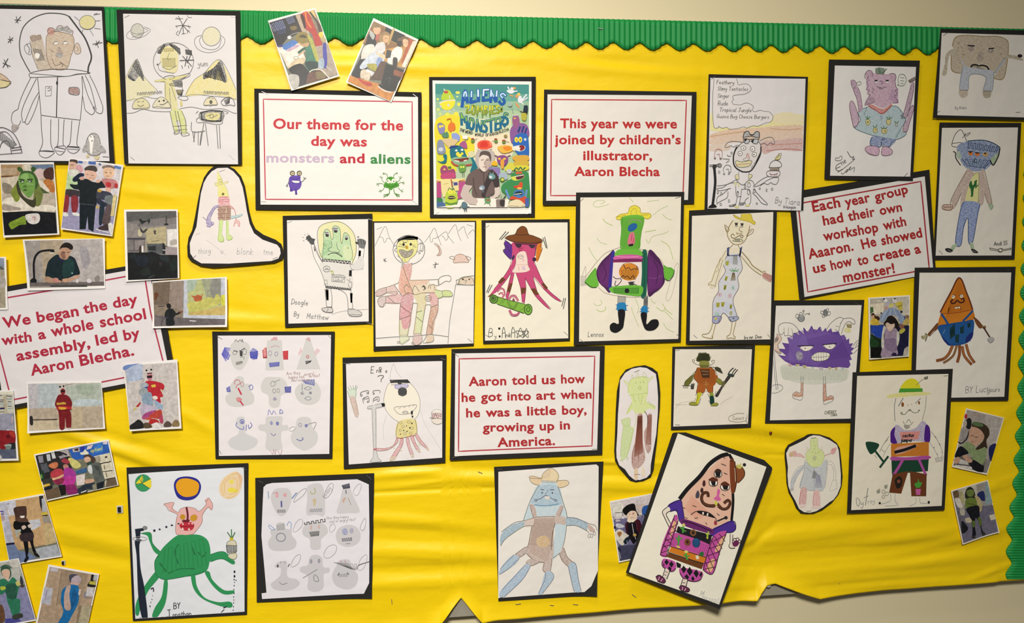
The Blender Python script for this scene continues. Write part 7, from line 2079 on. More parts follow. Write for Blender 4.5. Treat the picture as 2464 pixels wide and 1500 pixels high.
V = (1640, 490, 1890, 840)
picture('drawing', 'drawing of a pointy-eared man with a curly moustache in pale blue dungarees', 'drawing', 'monster drawings on black card', V,
 [(78, 72), (986, 28), (940, 1448), (44, 1450)], [(108, 128), (946, 88), (916, 1402), (84, 1416)], '''
@figure_drawing
f ~ece0b4 480,230 530,170 610,160 710,200 700,280 660,360 610,420 550,425 500,380 470,300
l 887048 7 530,175 490,240 470,310 490,370 530,415 580,425 640,400 680,330 705,230
f e0cc48 535,115 610,150 620,105 700,105 720,130 740,175 760,190 750,215 710,195 650,175 590,160 550,140
l b09a30 6 535,115 545,138 600,165 700,190 750,218 760,190 735,178 720,125 700,105 620,105 610,150 535,115
c 887048 6 445,220 490,265 470,298 455,270;l 887048 5 455,240 465,285;c 887048 6 670,340 700,280 740,265 730,305 690,330;l 887048 5 690,310 725,280
h 443 6 6 550,200 580,200 570,225 555,220;o 554 5 566 232 12 8;h 443 6 6 610,205 638,205 632,225 615,225;o 554 5 620 238 12 8;e 333 568 214 10 10;e 333 622 218 10 10
l 887048 6 600,245 595,280 625,290 620,305 585,310 565,300 575,320
l 665038 7 545,330 530,315 512,325 515,350 545,358 580,340 620,322 635,340 625,355 605,345 615,335
c 776 6 525,385 560,368 600,365 635,385 600,392 560,392;h 665 5 8 550,368 600,365 600,390 555,392
l 887048 6 530,425 490,465;l 887048 6 580,425 600,465;f ~ecdcb8 500,460 595,460 595,515 490,520
f ~c8ccd8 475,530 595,530 620,680 580,760 585,880 530,1000 580,1180 510,1215 430,1130 380,1230 320,1220 325,1020 380,910 390,810 450,700 430,620
f ~b4bcd4 480,540 590,540 600,600 490,620;f ~b8c0d8 340,1030 520,1030 560,1160 440,1130 340,1160
l 776a68 6 475,530 430,620 450,700 385,810 380,905 325,1010 320,1220;l 776a68 6 600,540 625,670 580,760 588,870 530,1000 580,1180
l 56608a 8 470,540 595,530;h 667098 7 5 470,460 490,450 485,530 470,525;h 667098 7 5 605,460 622,445 605,545 595,540;f 334 465,520 490,525 495,540 468,538;f 334 590,520 605,530 600,550 590,545
h 887 5 7 535,545 570,540 575,630 530,625;l 776 5 515,540 580,540
l 6aa06a 7 495,680 540,700 590,680;l 6aa06a 7 510,700 540,690 580,705;l 6aa06a 6 540,700 520,670;l 6aa06a 6 540,700 560,665;h 887858 5 9 525,715 545,715 555,790 505,795
h a8a830 7 5 455,595 485,595 480,635 455,635;h a8a830 7 4 455,755 475,755 460,795 445,790;h a8a830 7 5 440,845 460,845 450,885 435,890;f ~5aa898 515,860 535,850 545,885 515,885
o d08a90 4 392 940 18 18;e c04a58 392 940 6 7;o d08a90 4 496 952 16 20;e c04a58 496 952 5 7
h a8a020 7 5 360,1025 390,1025 385,1065 360,1065;h a8a020 7 5 410,1020 440,1020 430,1060 412,1060;h a8a830 6 5 500,1045 520,1045 510,1085 498,1080;h a8a868 6 4 498,1115 520,1115 515,1150 495,1145
f ~68b0a0 345,1125 380,1125 380,1160 345,1160
f ~6a74b4 325,1165 410,1165 380,1230 318,1225;f ~7888b0 480,1170 578,1165 580,1195 510,1218;l 446 5 325,1165 410,1165 380,1232 318,1225 325,1165;l 446 5 480,1172 578,1165 580,1195 510,1218 480,1172;e c8c048 352 1188 12 14;e 668 535 1185 12 8
l 776a68 6 380,1230 430,1130 510,1215
f ~ece0bc 425,540 460,490 440,600 350,850 285,850 320,720
l a09060 6 455,485 420,550 360,650 330,740 310,800 280,820 275,840 305,835 310,855 325,840 345,858 350,820 390,690 425,580
l 9a8a58 4 400,560 385,600 395,620 370,650 380,680 350,710
f ~ece0bc 620,500 720,620 860,700 840,745 780,710 700,650
l 887850 9 620,500 690,580 730,640 800,690 830,710;l a09060 6 610,540 700,650 760,700 820,740;l 887850 6 830,715 850,695 865,710 840,740
f ~c89080 845,715 935,745 930,790 915,808 870,790 830,755;h b06a58 8 9 850,715 935,750 920,808 840,750
l a09058 7 320,1230 300,1300 270,1340 215,1350 215,1370 260,1385 315,1390 320,1360 350,1240;l a09058 6 310,1360 315,1395
l a09058 7 520,1220 500,1340 465,1370 470,1392 510,1385 550,1392 550,1370 530,1350 560,1215
@handwritten_lettering
t 333 6 645 1398 34@-3 by mr. Dom
''', lvl=3.8, paper='f0e8d8', staples=[((122, 1355), (160, 1390)), ((885, 1348), (918, 1395))], tilt=(0, 0, 0, 0))

V = (1900, 400, 2270, 730)
picture('caption_sign', 'tilted sign saying each year group had their own workshop', 'sign', 'printed caption signs', V,
 [(-10, 288), (1530, 38), (1598, 1168), (105, 1462)], [(60, 362), (1478, 112), (1572, 1172), (160, 1432)], '''
@border_line
C a8323a 15 92,412 1434,168 1524,1124 196,1376
@lettering
T a82828 255 500 558 444 108 Each
T a82828 612 446 886 386 104 year
T a82828 938 386 1300 292 100 group
T a82828 370 648 590 608 104 had
T a82828 646 600 938 544 104 their
T a82828 990 534 1232 490 100 own
T a82828 372 818 972 716 106 workshop
T a82828 1028 700 1278 648 104 with
T a82828 208 1016 700 920 108 Aaaron.
T a82828 796 908 952 868 106 He
T a82828 1008 864 1452 774 104 showed
T a82828 262 1172 400 1142 104 us
T a82828 456 1136 690 1082 104 how
T a82828 748 1086 864 1062 104 to
T a82828 920 1046 1322 968 106 create
T a82828 1374 962 1438 944 104 a
T a82828 590 1270 1152 1164 106 monster!
''', lvl=.6, paper='e8e4de', tilt=(0, 0, .8, 1))

V = (1070, 820, 1470, 1120)
picture('caption_sign', 'sign saying how the illustrator got into art as a little boy in America', 'sign', 'printed caption signs', V,
 [(82, 102), (1926, 62), (1896, 1372), (60, 1442)], [(128, 155), (1868, 128), (1834, 1318), (118, 1390)], '''
@border_line
C b4343e 15 175,220 1805,188 1772,1268 166,1332
@lettering
T b02c30 288 546 742 534 108 Aaron
T b02c30 808 530 1102 522 106 told
T b02c30 1168 522 1334 520 106 us
T b02c30 1400 514 1690 508 104 how
T b02c30 204 736 370 732 106 he
T b02c30 436 728 688 722 106 got
T b02c30 752 718 1038 716 104 into
T b02c30 1100 710 1330 706 104 art
T b02c30 1392 700 1768 694 104 when
T b02c30 258 922 428 918 106 he
T b02c30 492 914 782 910 104 was
T b02c30 846 906 928 904 104 a
T b02c30 992 898 1342 890 104 little
T b02c30 1412 888 1708 882 104 boy,
T b02c30 458 1094 1074 1084 104 growing
T b02c30 1142 1078 1320 1074 104 up
T b02c30 1386 1068 1508 1064 102 in
T b02c30 634 1278 1328 1254 108 America.
''', lvl=2.6, paper='ece6e2', staples=[((98, 138), (168, 192)), ((90, 1410), (160, 1392)), ((1768, 1308), (1832, 1304))], curl={3: (2, .25)})

V = (1460, 870, 1620, 1170)
picture('drawing', 'long oval cut-out drawing of a lime green crowned creature with brown legs', 'drawing', 'cut-out drawings', V,
 [(340, 62), (460, 46), (550, 80), (612, 130), (630, 230), (645, 380), (640, 560), (620, 760), (605, 960), (580, 1160), (565, 1300), (530, 1390), (440, 1440), (350, 1455), (280, 1435), (220, 1360), (150, 1280), (100, 1200), (90, 1080), (100, 850), (108, 600), (122, 360), (160, 190), (230, 100)],
 [(400, 70), (480, 80), (590, 150), (606, 260), (618, 440), (615, 620), (595, 880), (555, 1100), (530, 1240), (525, 1350), (480, 1400), (400, 1428), (330, 1425), (270, 1375), (220, 1300), (150, 1250), (118, 1160), (115, 1060), (128, 860), (135, 640), (152, 420), (160, 230), (220, 140), (300, 90)], '''
@figure_drawing
f ~d2e26c 255,300 280,230 360,190 480,190 495,280 490,400 480,480 580,540 575,580 500,570 430,630 340,620 310,580 240,640 250,580 300,490 280,410 255,370
l a8b868 4 255,380 265,260 320,205 480,188 495,260 490,400;l a8b868 4 260,410 490,380;c b0c06a 4 300,200 305,160 325,195;c b0c06a 4 355,185 372,130 385,185;c b0c06a 4 435,185 445,130 480,185
c b0c06a 4 205,232 260,265 258,300;c b0c06a 4 490,220 560,180 500,250;f ~d8e488 205,232 260,265 258,300;f ~d8e488 490,220 560,180 500,250
l 9aa860 5 345,250 355,270;l 9aa860 5 400,240 405,265;l 9aa860 5 440,235 445,265;o 9aa860 4 395 320 18 18
l a8b868 4 320,410 330,460 350,490;l a8b868 4 380,410 390,480;l a8b868 4 430,405 410,520;l a8b868 4 490,500 580,560;l a8b868 4 300,500 240,630;l b0c070 4 500,480 580,545
f ~c0d878 175,710 270,680 280,770 325,800 320,840 290,1000 240,1150 180,1190 165,1100 180,900 200,780
l a8b868 4 175,705 270,680 280,760 200,775 175,705;l a8b868 4 200,780 175,950 165,1140;l a8b868 4 325,820 290,960 240,1150;l a8b868 5 160,1200 180,1180 190,1215;l a8b868 5 235,1150 260,1165 240,1190;l c0cc88 5 345,620 350,700 335,790
f ~a86a58 370,645 425,635 430,760 430,950 450,1060 460,1170 420,1250 340,1300 300,1240 300,1120 340,950 360,780
h 8a5040 6 14 375,660 425,650 430,1100 330,1150;l 8a5040 5 340,1000 310,1120 310,1230;l 8a5040 5 400,800 390,1000 380,1200
f ~a86a58 495,640 540,635 540,760 535,900 530,1060 490,1100 460,1020 450,850 490,760;h 8a5040 5 8 495,650 540,640 530,1000 470,1000
l 6a5048 8 455,600 480,640 490,680 490,760;l 876 5 490,1060 500,1110
f ~e0b880 330,1300 370,1290 370,1420 330,1420;f ~ecd4b0 425,1250 440,1260 465,1370 420,1380
''', lvl=1.2, paper='ece4e2', staples=[((332, 128), (392, 104)), ((330, 1360), (400, 1358))])

V = (1605, 820, 1830, 1040)
picture('drawing', 'small drawing of a bearded green ogre in brown shorts carrying a pitchfork and a key', 'drawing', 'monster drawings on black card', V,
 [(88, 102), (1446, 66), (1378, 1428), (64, 1466)], [(136, 142), (1394, 142), (1328, 1366), (102, 1412)], '''
@figure_drawing
l c8b8a8 6 140,1055 280,1010 450,990;l b8a898 6 140,1060 330,1050;l c0b0a0 6 870,1050 960,980 1080,920;l c8b8a8 6 130,1120 230,1020
f 6a6a34 480,300 520,230 600,205 680,220 710,280 700,330 620,350 500,345
h 34371c 7 22 480,330 530,210 690,220 700,330;h 34371c 6 16 520,200 640,195 700,320 490,340
l 34371c 6 520,230 510,215;l 34371c 6 560,220 550,200;l 34371c 6 630,215 630,195;l 34371c 6 680,230 670,212;l 34371c 6 480,290 465,295;l 34371c 6 710,290 720,260
f 8a8a40 540,340 680,340 685,430 610,450 540,430
l 5a5a28 8 530,405 470,385 425,350 415,320 440,310 455,330 440,345;l 5a5a28 8 690,405 740,390 775,350 778,325 750,320 725,340 745,350
h 3a3418 7 12 540,400 680,405 670,440 550,440
f a8581c 500,440 560,445 640,450 720,440 780,490 800,560 830,600 790,720 755,750 750,850 680,850 640,770 600,850 480,855 510,700 440,620 470,500
h 8a4814 6 18 500,460 770,480 780,700 500,690;h b86a28 6 14 500,720 750,740 740,840 490,840
h 2a2014 10 14 545,470 690,470 690,605 580,605;l c8b890 4 560,500 680,510;l c8b890 4 580,560 680,555;l 7a4414 5 580,625 720,620;l 7a4414 4 580,650 600,680 680,680;l 7a4414 4 600,700 600,740 680,740
l c8a860 4 590,690 680,695;l c8a860 4 600,720 680,720;l c8a860 4 640,660 645,760
l 5a3010 7 500,440 440,600 500,700 480,855;l 5a3010 7 720,440 790,500 830,600;l 5a3010 7 755,750 750,850;l 5a3010 6 480,855 600,855 635,770 680,850 750,850
f 6a6a28 470,520 500,450 430,600 370,710 320,740 280,730 300,660 400,580;l 3a3a18 7 470,500 380,590 310,660 280,730;l 3a3a18 7 440,610 370,710 340,740
f 8a8a34 800,660 830,620 900,670 890,720 850,710;l 3a3a18 7 830,610 890,650 905,690 870,725 800,670
h 5a5a28 7 6 265,740 340,735 340,780 265,775;l 333 9 250,738 410,745;h 222 9 6 400,710 450,705 430,795 390,790
f 4a4a1c 780,440 830,430 880,470 910,540 840,510 790,480;h 333 7 10 780,440 870,450 910,540 800,490;l 222 8 680,430 780,440
f 2e2824 1000,570 1040,600 920,760 830,920 790,900 880,760;l 6a5a60 6 1010,590 900,760 820,890;l 222 16 1000,550 1040,490 1085,450;l 222 14 1060,560 1090,500 1125,465;l 222 14 1080,580 1120,520 1155,478;f 34403a 995,540 1100,560 1080,600 1010,580
f 6a6440 900,680 950,660 930,760 890,740
f c8c428 500,860 570,860 540,940 500,1050 455,1050 480,960;f 9a9a38 360,1040 390,1010 470,1010 500,1055 430,1062;l 4a4a18 7 355,1040 390,1010 460,1010;l 4a4a18 7 360,1055 500,1058 550,950;l 5a5a28 6 480,860 500,920 480,1000
f 8a9a38 700,860 750,855 760,920 700,930;f 0f3a30 700,915 760,910 775,1020 760,1050 710,1050 700,980;f 9a9a38 720,1050 780,1020 835,1030 830,1060 720,1072;l 4a4a18 7 715,1070 820,1068 838,1035 800,1018
l 444 6 480,860 470,900;l 444 6 590,860 570,900;l 444 6 665,870 690,930;l 333 6 800,830 780,910;l 444 6 680,980 700,1010;l 444 5 470,940 450,990
@handwritten_lettering
l 776 6 1260,1195 1150,1195 1030,1240 1005,1290 1060,1325 1190,1335 1300,1310;t 665 6 1070 1295 56@1 Cucert;l 665 6 1280,1265 1305,1280 1285,1310 1310,1340;l 776 6 1312,1210 1310,1270
''', lvl=1.2, paper='ece4d4', staples=[((140, 160), (205, 150)), ((1290, 110), (1380, 110)), ((1295, 1320), (1335, 1395)), ((130, 1380), (210, 1384))])

V = (1830, 710, 2100, 1030)
picture('drawing', 'drawing of a spiky purple furball with clenched teeth, orange feet and two bees above', 'drawing', 'monster drawings on black card', V,
 [(142, 62), (1172, 56), (1080, 1438), (50, 1450)], [(174, 122), (1140, 116), (1034, 1396), (106, 1416)], '''
@figure_drawing
f ~9c6a48 185,450 205,460 235,490 220,540 200,560 215,610 235,650 200,665 150,620 135,560 165,500;f ~e0b898 185,445 225,460 235,510 195,560 215,630 160,620 140,560 190,520
c 777 5 185,440 230,470 235,510 195,560 200,600 235,660 200,665 145,610 135,560 185,525 200,490
f ~cdd0bc 230,800 380,790 560,830 780,840 980,830 975,950 860,990 560,1010 330,970 240,930
h b4bca4 5 40 240,820 975,850 960,960 260,950
F 6a4a98 200,680 290,690 215,615 280,610 245,540 320,550 300,475 365,505 380,430 440,460 430,400 495,450 485,372 540,430 575,352 610,430 670,362 690,425 735,370 750,415 795,375 810,420 880,410 900,460 945,450 970,510 1000,490 1000,550 1045,545 1020,590 1060,600 1020,640 1045,660 1010,680 1030,730 1000,740 1015,790 990,825 880,815 780,830 640,815 470,805 360,795 270,745
h 7a5aa8 9 44 260,720 560,380 960,480 640,800;h 58388a 7 34 300,560 880,420 1000,700 420,780;h 8468b0 6 20 320,480 480,400 600,760 330,760
l 58388a 6 200,680 290,690 215,615 280,610 245,540;l 58388a 6 365,505 380,430 440,460 430,400 495,450 485,372 540,430 575,352 610,430 670,362 690,425
f ~54407a 400,660 430,635 475,665 470,720 430,740 405,710
f f4ece0 450,585 590,580 560,620 500,635 460,615;e 1a1a1a 502 604 6 7;l 1e1a24 10 420,576 595,572;l 554 4 450,585 465,615 500,635 560,620 590,580
f f4ece0 710,565 840,558 830,595 780,615 735,600;e 1a1a1a 780 586 6 7;l 1e1a24 10 705,562 855,548;l 554 4 710,565 735,600 780,615 825,598 842,558
f f4ece0 570,705 600,670 650,650 740,650 780,670 760,715 720,740 640,745 590,735
c 665 6 570,705 600,670 650,648 740,650 780,670 765,715 720,740 640,748 590,735;l 665 5 575,705 700,700 775,690;l 776 4 600,670 600,735;l 776 4 625,655 630,745;l 776 4 650,650 655,745;l 776 4 680,648 685,745;l 776 4 710,648 712,740;l 776 4 740,652 740,728
c 666 5 430,405 390,350 340,320 260,315 205,350 205,420 235,450 265,420 270,460 310,455 330,460 360,465 360,440 400,430;l 776 4 265,370 265,430;l 776 4 315,370 310,455;l 776 4 350,380 365,440
l 666 5 745,390 790,320 880,255 930,270 900,320;l 666 5 930,270 1010,260 1060,290 1060,330 1030,320 1000,300 960,320 930,380 910,440;l 666 5 930,275 900,330 880,410;l 776 4 850,350 880,360;l 776 4 840,390 870,405
f ~d8d060 950,375 985,370 1020,395 1000,425 945,410;h 887830 6 8 970,330 1025,330 1020,370 980,365
l 666 5 1040,580 1080,525 1110,515 1130,540 1115,590 1050,660;l 666 5 1070,580 1095,540 1110,560 1060,600
l 999 6 320,790 330,770;f ~c87888 310,780 345,780 340,810 315,800;f ~c8b040 390,785 440,785 420,810;f ~b0a840 470,795 520,800 500,830;f ~8ab8b0 570,810 600,815 585,835;f ~b090b8 650,815 705,820 690,850;f ~c8b838 760,815 800,820 780,845;f ~b8a848 830,820 870,825 850,850;f ~8ab8c8 905,820 940,825 925,845
l 887848 4 400,800 430,775;l 887848 4 480,820 510,790;l 887848 4 770,840 795,815;l 887848 4 840,845 865,815
f ~c88048 455,990 478,990 475,1110 470,1140 400,1150 360,1130 400,1095 445,1100;l 666 4 455,920 450,1095 400,1092 360,1120 362,1155 400,1175 470,1165 480,920;l a86830 5 375,1140 400,1130 440,1142 468,1130
f ~c06a30 708,1000 732,1000 740,1140 800,1140 822,1165 740,1190 705,1190;l 666 4 708,920 705,1210 760,1218 815,1190 820,1150 780,1135 745,1150 728,920;l a85820 5 715,1190 760,1175 815,1175
@microphone_drawing
l 777 5 135,620 150,820 175,1070;l 777 5 155,640 165,800 195,1065;c 888 5 120,1050 150,1015 220,1015 250,1050 200,1095 130,1105;l 777 5 80,440 120,500;h 666 5 6 150,490 200,485 190,515 150,515
@bee_drawing
e bbb 456 262 38 38;o 444 5 456 262 38 38;h 555 5 7 425,250 490,240 485,290 430,285;c 666 5 420,270 392,240 410,215 440,235;c 666 5 440,225 440,200 465,200 470,222;l 666 5 485,215 482,190;o 666 5 482 180 10 8;l 666 5 495,225 515,210 535,215;o 666 5 545 213 8 8
@bee_drawing
f bbb 710,170 740,165 755,230 725,235;c 444 5 705,200 715,170 740,168 752,215 735,238 715,230;h 666 5 7 712,175 742,170 748,225 715,228;c 666 5 740,165 755,150 765,170 750,190;c 666 5 755,195 785,190 780,220 758,230;c 666 5 705,190 680,180 675,205 702,215;c 666 5 710,225 690,235 705,255 725,240
@handwritten_lettering
t 665 6 718 1345 36@-4 CHERRY;t 776 6 790 1368 26@-5 CARA
''', lvl=1.6, paper='eee8de', staples=[((1055, 85), (1110, 112))])

V = (2070, 690, 2230, 880)
snap('snapshot of a child in a lilac dress under a tall blue monster hat in class', V, [(150, 212), (945, 162), (920, 1328), (162, 1388)], [(182, 232), (925, 190), (902, 1310), (185, 1358)], '''
F b8b0a0 182,232 925,190 925,700 185,730
F e4d8c0 190,330 450,310 430,520 190,530
F c8c0b0 700,230 925,200 925,560 800,560
f d0cab8 270,270 330,240 400,280 300,285
F c8b848 640,300 800,280 800,440 740,440;l 5a4a20 9 690,385 790,355;l 5a4a20 8 735,365 735,405
F 4a6a40 185,390 240,385 250,480 190,520
f 3a2418 200,530 250,500 290,560 330,560 370,600 340,650 250,600
f d0a080 215,550 260,540 265,600 225,610
f d0b040 195,640 260,600 330,640 360,720 280,740 200,720
F 2444a0 195,735 440,735 400,980 300,960 200,880
l 8a9ac0 8 200,885 260,910 250,950 340,975
F 142a16 185,900 390,1000 400,1355 185,1358;f 1e4020 190,930 300,1020 350,1100 190,1180;F 0a0c08 185,1150 400,1150 395,1350 185,1358
F 1a1a3a 700,760 925,740 902,1310 680,1310
f 8a5a48 740,740 790,700 830,740 820,800 760,800;f b8b048 740,830 820,790 850,830 760,900
f c0a860 820,620 920,590 920,720 800,720;f 4a5a84 740,580 850,560 850,620 740,660;f 8a6a50 850,550 920,545 920,600 860,600
F b8b0a4 830,1180 900,1130 902,1310 800,1310
f b8b4c0 490,300 560,280 620,300 650,400 560,430 470,400
f d0c878 540,340 600,310 640,350 600,400 550,400;f c89890 460,400 500,360 530,400 470,440
f e4e0e0 440,240 480,225 515,260 490,300 450,290;f e4e0e0 605,250 650,225 695,260 680,310 620,290;e 222 448 236 16 16;e 222 655 232 15 15
f 8a9ab4 510,430 600,400 700,440 780,520 830,600 780,720 740,640 690,560 600,540 520,560 470,640 400,680 370,600 400,520
l b4bccc 12 520,440 440,540 400,640;l b4bccc 12 580,420 560,540;l b4bccc 12 640,430 680,550 720,620;l 6a7a9a 10 550,420 500,560;l 6a7a9a 10 690,450 760,600
e 222 395 505 18 16;e 222 778 478 22 22;l 8a8a94 7 395,510 410,560
f 1c1410 480,640 520,570 590,550 660,600 720,700 710,800 680,850 640,720 560,700 500,680 460,720 430,700
f d8bca8 500,680 560,700 640,700 640,760 560,860 500,800 480,740
f 1c1410 520,600 600,590 630,700 560,710 520,660
f a08ca0 450,780 500,790 560,870 640,790 700,850 680,1120 690,1300 400,1340 400,1180 450,1000
f 8a7490 460,1000 680,1000 680,1200 560,1230 450,1150;l 7a6684 8 460,1000 670,1000
f d0ccc0 440,745 480,780 440,900 440,1180 400,1170 390,1050 410,860;f d0ccc0 690,840 730,860 735,1000 700,1130 680,1100
f 2a1c44 580,1310 620,1250 680,1270 685,1312
''', lvl=2.0, tilt=(0, 0, 1, 1.5), paper='f0ecdc', base='4a4640', group='snapshots on the right side')

V = (2180, 630, 2464, 980)
picture('drawing', 'drawing of an orange pointed creature with a moustache and blue shorts, signed at the bottom', 'drawing', 'monster drawings on black card', V,
 [(90, 62), (1132, 52), (1056, 1434), (50, 1440)], [(140, 114), (1086, 112), (1014, 1394), (92, 1410)], '''
@figure_drawing
f cc7a1c 360,530 420,400 520,190 550,165 580,200 640,350 690,490 690,600 450,640 335,660
h b8681a 7 24 440,480 545,180 670,480 400,640;h dc8a2a 6 18 400,540 660,510 680,600 350,650
l 6a3018 16 355,520 400,430 470,300 520,195 550,168 580,200 620,310 660,410 685,490
l 8a3a18 6 355,535 500,530 690,495
e efe6cc 487 362 17 18;e efe6cc 572 356 16 18;e 444 483 358 6 7;e 444 570 354 6 7;l 6a3a18 6 480,340 510,350;l 6a3a18 6 545,350 570,335
l 4a2414 16 480,395 460,410 480,432 510,420 525,400 560,422 595,412 595,380 570,385
e efe4cc 515 474 18 10;e efe4cc 550 470 12 12;l 5a2a14 6 495,475 530,460 560,465 560,495
f 1a4f90 330,665 440,640 600,615 695,605 695,720 670,800 600,850 450,868 400,820 350,740
h 24609c 7 22 340,680 690,620 660,820 420,850;f 1c2a70 690,720 680,790 620,840 620,780;f 1c2a70 360,760 400,800 460,865 400,830
l 1a4f90 22 368,545 400,590 430,640;l 1a4f90 20 685,510 630,570 590,610
h 143a40 8 8 455,690 500,640 500,760 455,800;h 143a40 8 6 560,680 595,660 590,735 560,740;h 143a40 8 5 635,640 660,630 660,670 640,680;h 143a40 8 6 510,760 545,750 540,830 510,830;l 8ac 5 380,745 400,700
f 7a4a28 325,630 325,690 280,720 235,770 220,750 270,690;l 5a3018 5 325,635 235,745;l 5a3018 5 325,690 240,770
f b0a880 155,765 190,760 200,740 215,745 210,800 200,825 190,790 165,800;l 3a2a18 7 195,740 218,760 200,820;l 5a4a28 5 160,770 185,800
f 7a4a28 695,570 750,610 790,670 760,690 720,640;l 5a3018 5 695,570 790,660;f 8a6a48 780,670 820,660 820,690 790,690
l 3c2014 14 800,680 860,775;f b8b4b0 835,800 870,775 905,785 905,820 870,840 840,820;l 888 5 840,800 870,840 905,800
l 8a4f28 30 475,875 440,950 390,1000 320,1020;l 8a6440 24 520,870 490,960 440,1010 390,1040;l 8a4f28 30 550,870 550,950 530,1030;l 8a4f28 28 580,880 600,970 670,1055;l 8a4f28 28 620,860 650,960 700,1035
l a86a38 12 475,875 440,950 390,1000;l a86a38 12 580,880 600,970 655,1040;l a86a38 12 620,860 650,960 690,1025
@handwritten_lettering
t 888 6 612 1355 66@-3 BY Lucy;t 888 6 836 1346 48@-3 Lauro
''', lvl=3.0, paper='ece6da', staples=[((1046, 72), (1056, 92))])

V = (2030, 880, 2310, 1250)
picture('drawing', 'drawing of a man in a yellow sun hat and patched brown shorts', 'drawing', 'monster drawings on black card', V,
 [(88, 66), (1066, 32), (985, 1412), (34, 1444)], [(132, 102), (1022, 82), (956, 1370), (74, 1412)], '''
@figure_drawing
f ~ece2c8 510,320 800,300 800,440 760,540 640,640 540,600 490,440
f ~e4da30 550,230 590,160 650,125 710,140 745,200 770,260 850,270 800,290 700,295 560,310 420,312 450,285 540,265
f e0d828 560,225 600,155 655,128 710,145 740,220
f ~e0d838 420,310 460,282 600,262 770,260 850,270 780,290 600,300
F 4a9a34 548,224 768,222 772,256 536,264
l 776 5 710,190 760,145 800,125;h 443 6 5 785,115 820,105 818,130 795,135
l 777 6 510,320 495,400 500,540;l 887 5 805,300 795,420 765,535;l 666 7 580,320 535,395;l 777 6 750,320 700,370
f 8a5020 565,360 585,362 585,400 565,402;f 8a5020 728,350 742,348 742,378 728,380
l 776 6 560,455 565,475 600,475 640,432 680,460 725,455 735,435;e 776 645 435 12 9;e 776 735 438 8 8;o 776 5 565 465 9 9
l 998 4 620,380 630,395;l 998 4 655,375 665,385
l 776 5 580,545 600,580 650,580 675,550;l 776 5 610,560 635,525 655,560;f a8a098 585,585 640,590 650,600 610,622
f ~9a88b0 490,600 530,580 600,630 700,610 770,540 830,600 845,700 790,760 760,740 600,740 520,770 460,740
f 4a1a80 455,700 460,640 500,600 495,680 520,760 462,755;f 4a1a80 785,680 800,580 835,600 845,680 835,750 790,740
F d89088 545,650 745,640 725,720 560,725
t 222 11 572 700 34@-3 cactus;t 222 11 560 745 34@-2 jumper
F c87a28 460,765 830,745 830,880 462,890;f d8a090 520,800 700,770 700,800 560,860 500,860
l 141014 30 505,845 600,820 695,785
F 14402c 465,915 830,900 820,1030 470,1060
f b0509c 465,890 600,895 830,880 825,915 590,925 465,925;l b0509c 26 570,930 530,1000 485,1070;l b0509c 24 735,920 770,1000 800,1065
F 6a3818 480,1060 630,1030 560,1250 445,1240;F 6a3818 645,1030 805,1060 800,1275 660,1275
f 221810 500,1110 540,1080 570,1110 560,1180 520,1200 500,1150;e 8a4a38 535 1130 16 18
f 4a9a38 690,1150 720,1140 725,1100 740,1140 765,1140 740,1190 705,1190;F c860a0 700,1205 752,1205 745,1262 705,1262;l 3a1c10 5 480,1060 445,1240;l 3a1c10 5 805,1060 800,1275
f 14402c 215,748 345,770 265,865;l 14402c 20 300,825 385,935;l 14402c 20 355,990 430,890
l 888 5 440,690 380,780 350,840;l 998 4 450,760 400,850 385,890;l 776 4 400,750 430,720;l 776 4 370,820 385,830;l 776 4 385,840 400,835;l 998 4 300,870 320,900
l aaa 5 850,640 920,740 960,840 950,900;l aaa 4 840,750 900,850 920,900;l 555 6 890,690 900,705;l 555 6 930,760 940,775;l 888 5 875,795 885,805;l 888 5 905,860 915,870;l 888 5 955,840 960,850;h aaa 5 8 890,900 970,890 960,930 900,940
l bbb 6 455,1250 450,1320 360,1350;l bbb 6 500,1250 500,1320 525,1360 400,1370;l bbb 6 700,1290 700,1340 640,1370;l bbb 6 740,1290 750,1340 830,1340;e 222 350 1342 11 11;e 222 828 1334 11 14
@handwritten_lettering
l 888 5 120,1290 125,1350 145,1370 155,1320 130,1290;t 888 6 165 1368 60@-6 y;l 777 6 235,1195 210,1360;l 888 5 195,1290 240,1270;t aaa 5 235 1345 44@-6 roy
h 998 5 6 320,1220 350,1200 350,1240 325,1245;h 998 5 6 395,1170 425,1160 420,1195 400,1200;o 998 5 385 1230 14 18;o 998 5 418 1250 16 18;o 998 5 385 1280 14 14
''', lvl=4.6, paper='eee6d2', staples=[((975, 102), (1015, 98))])

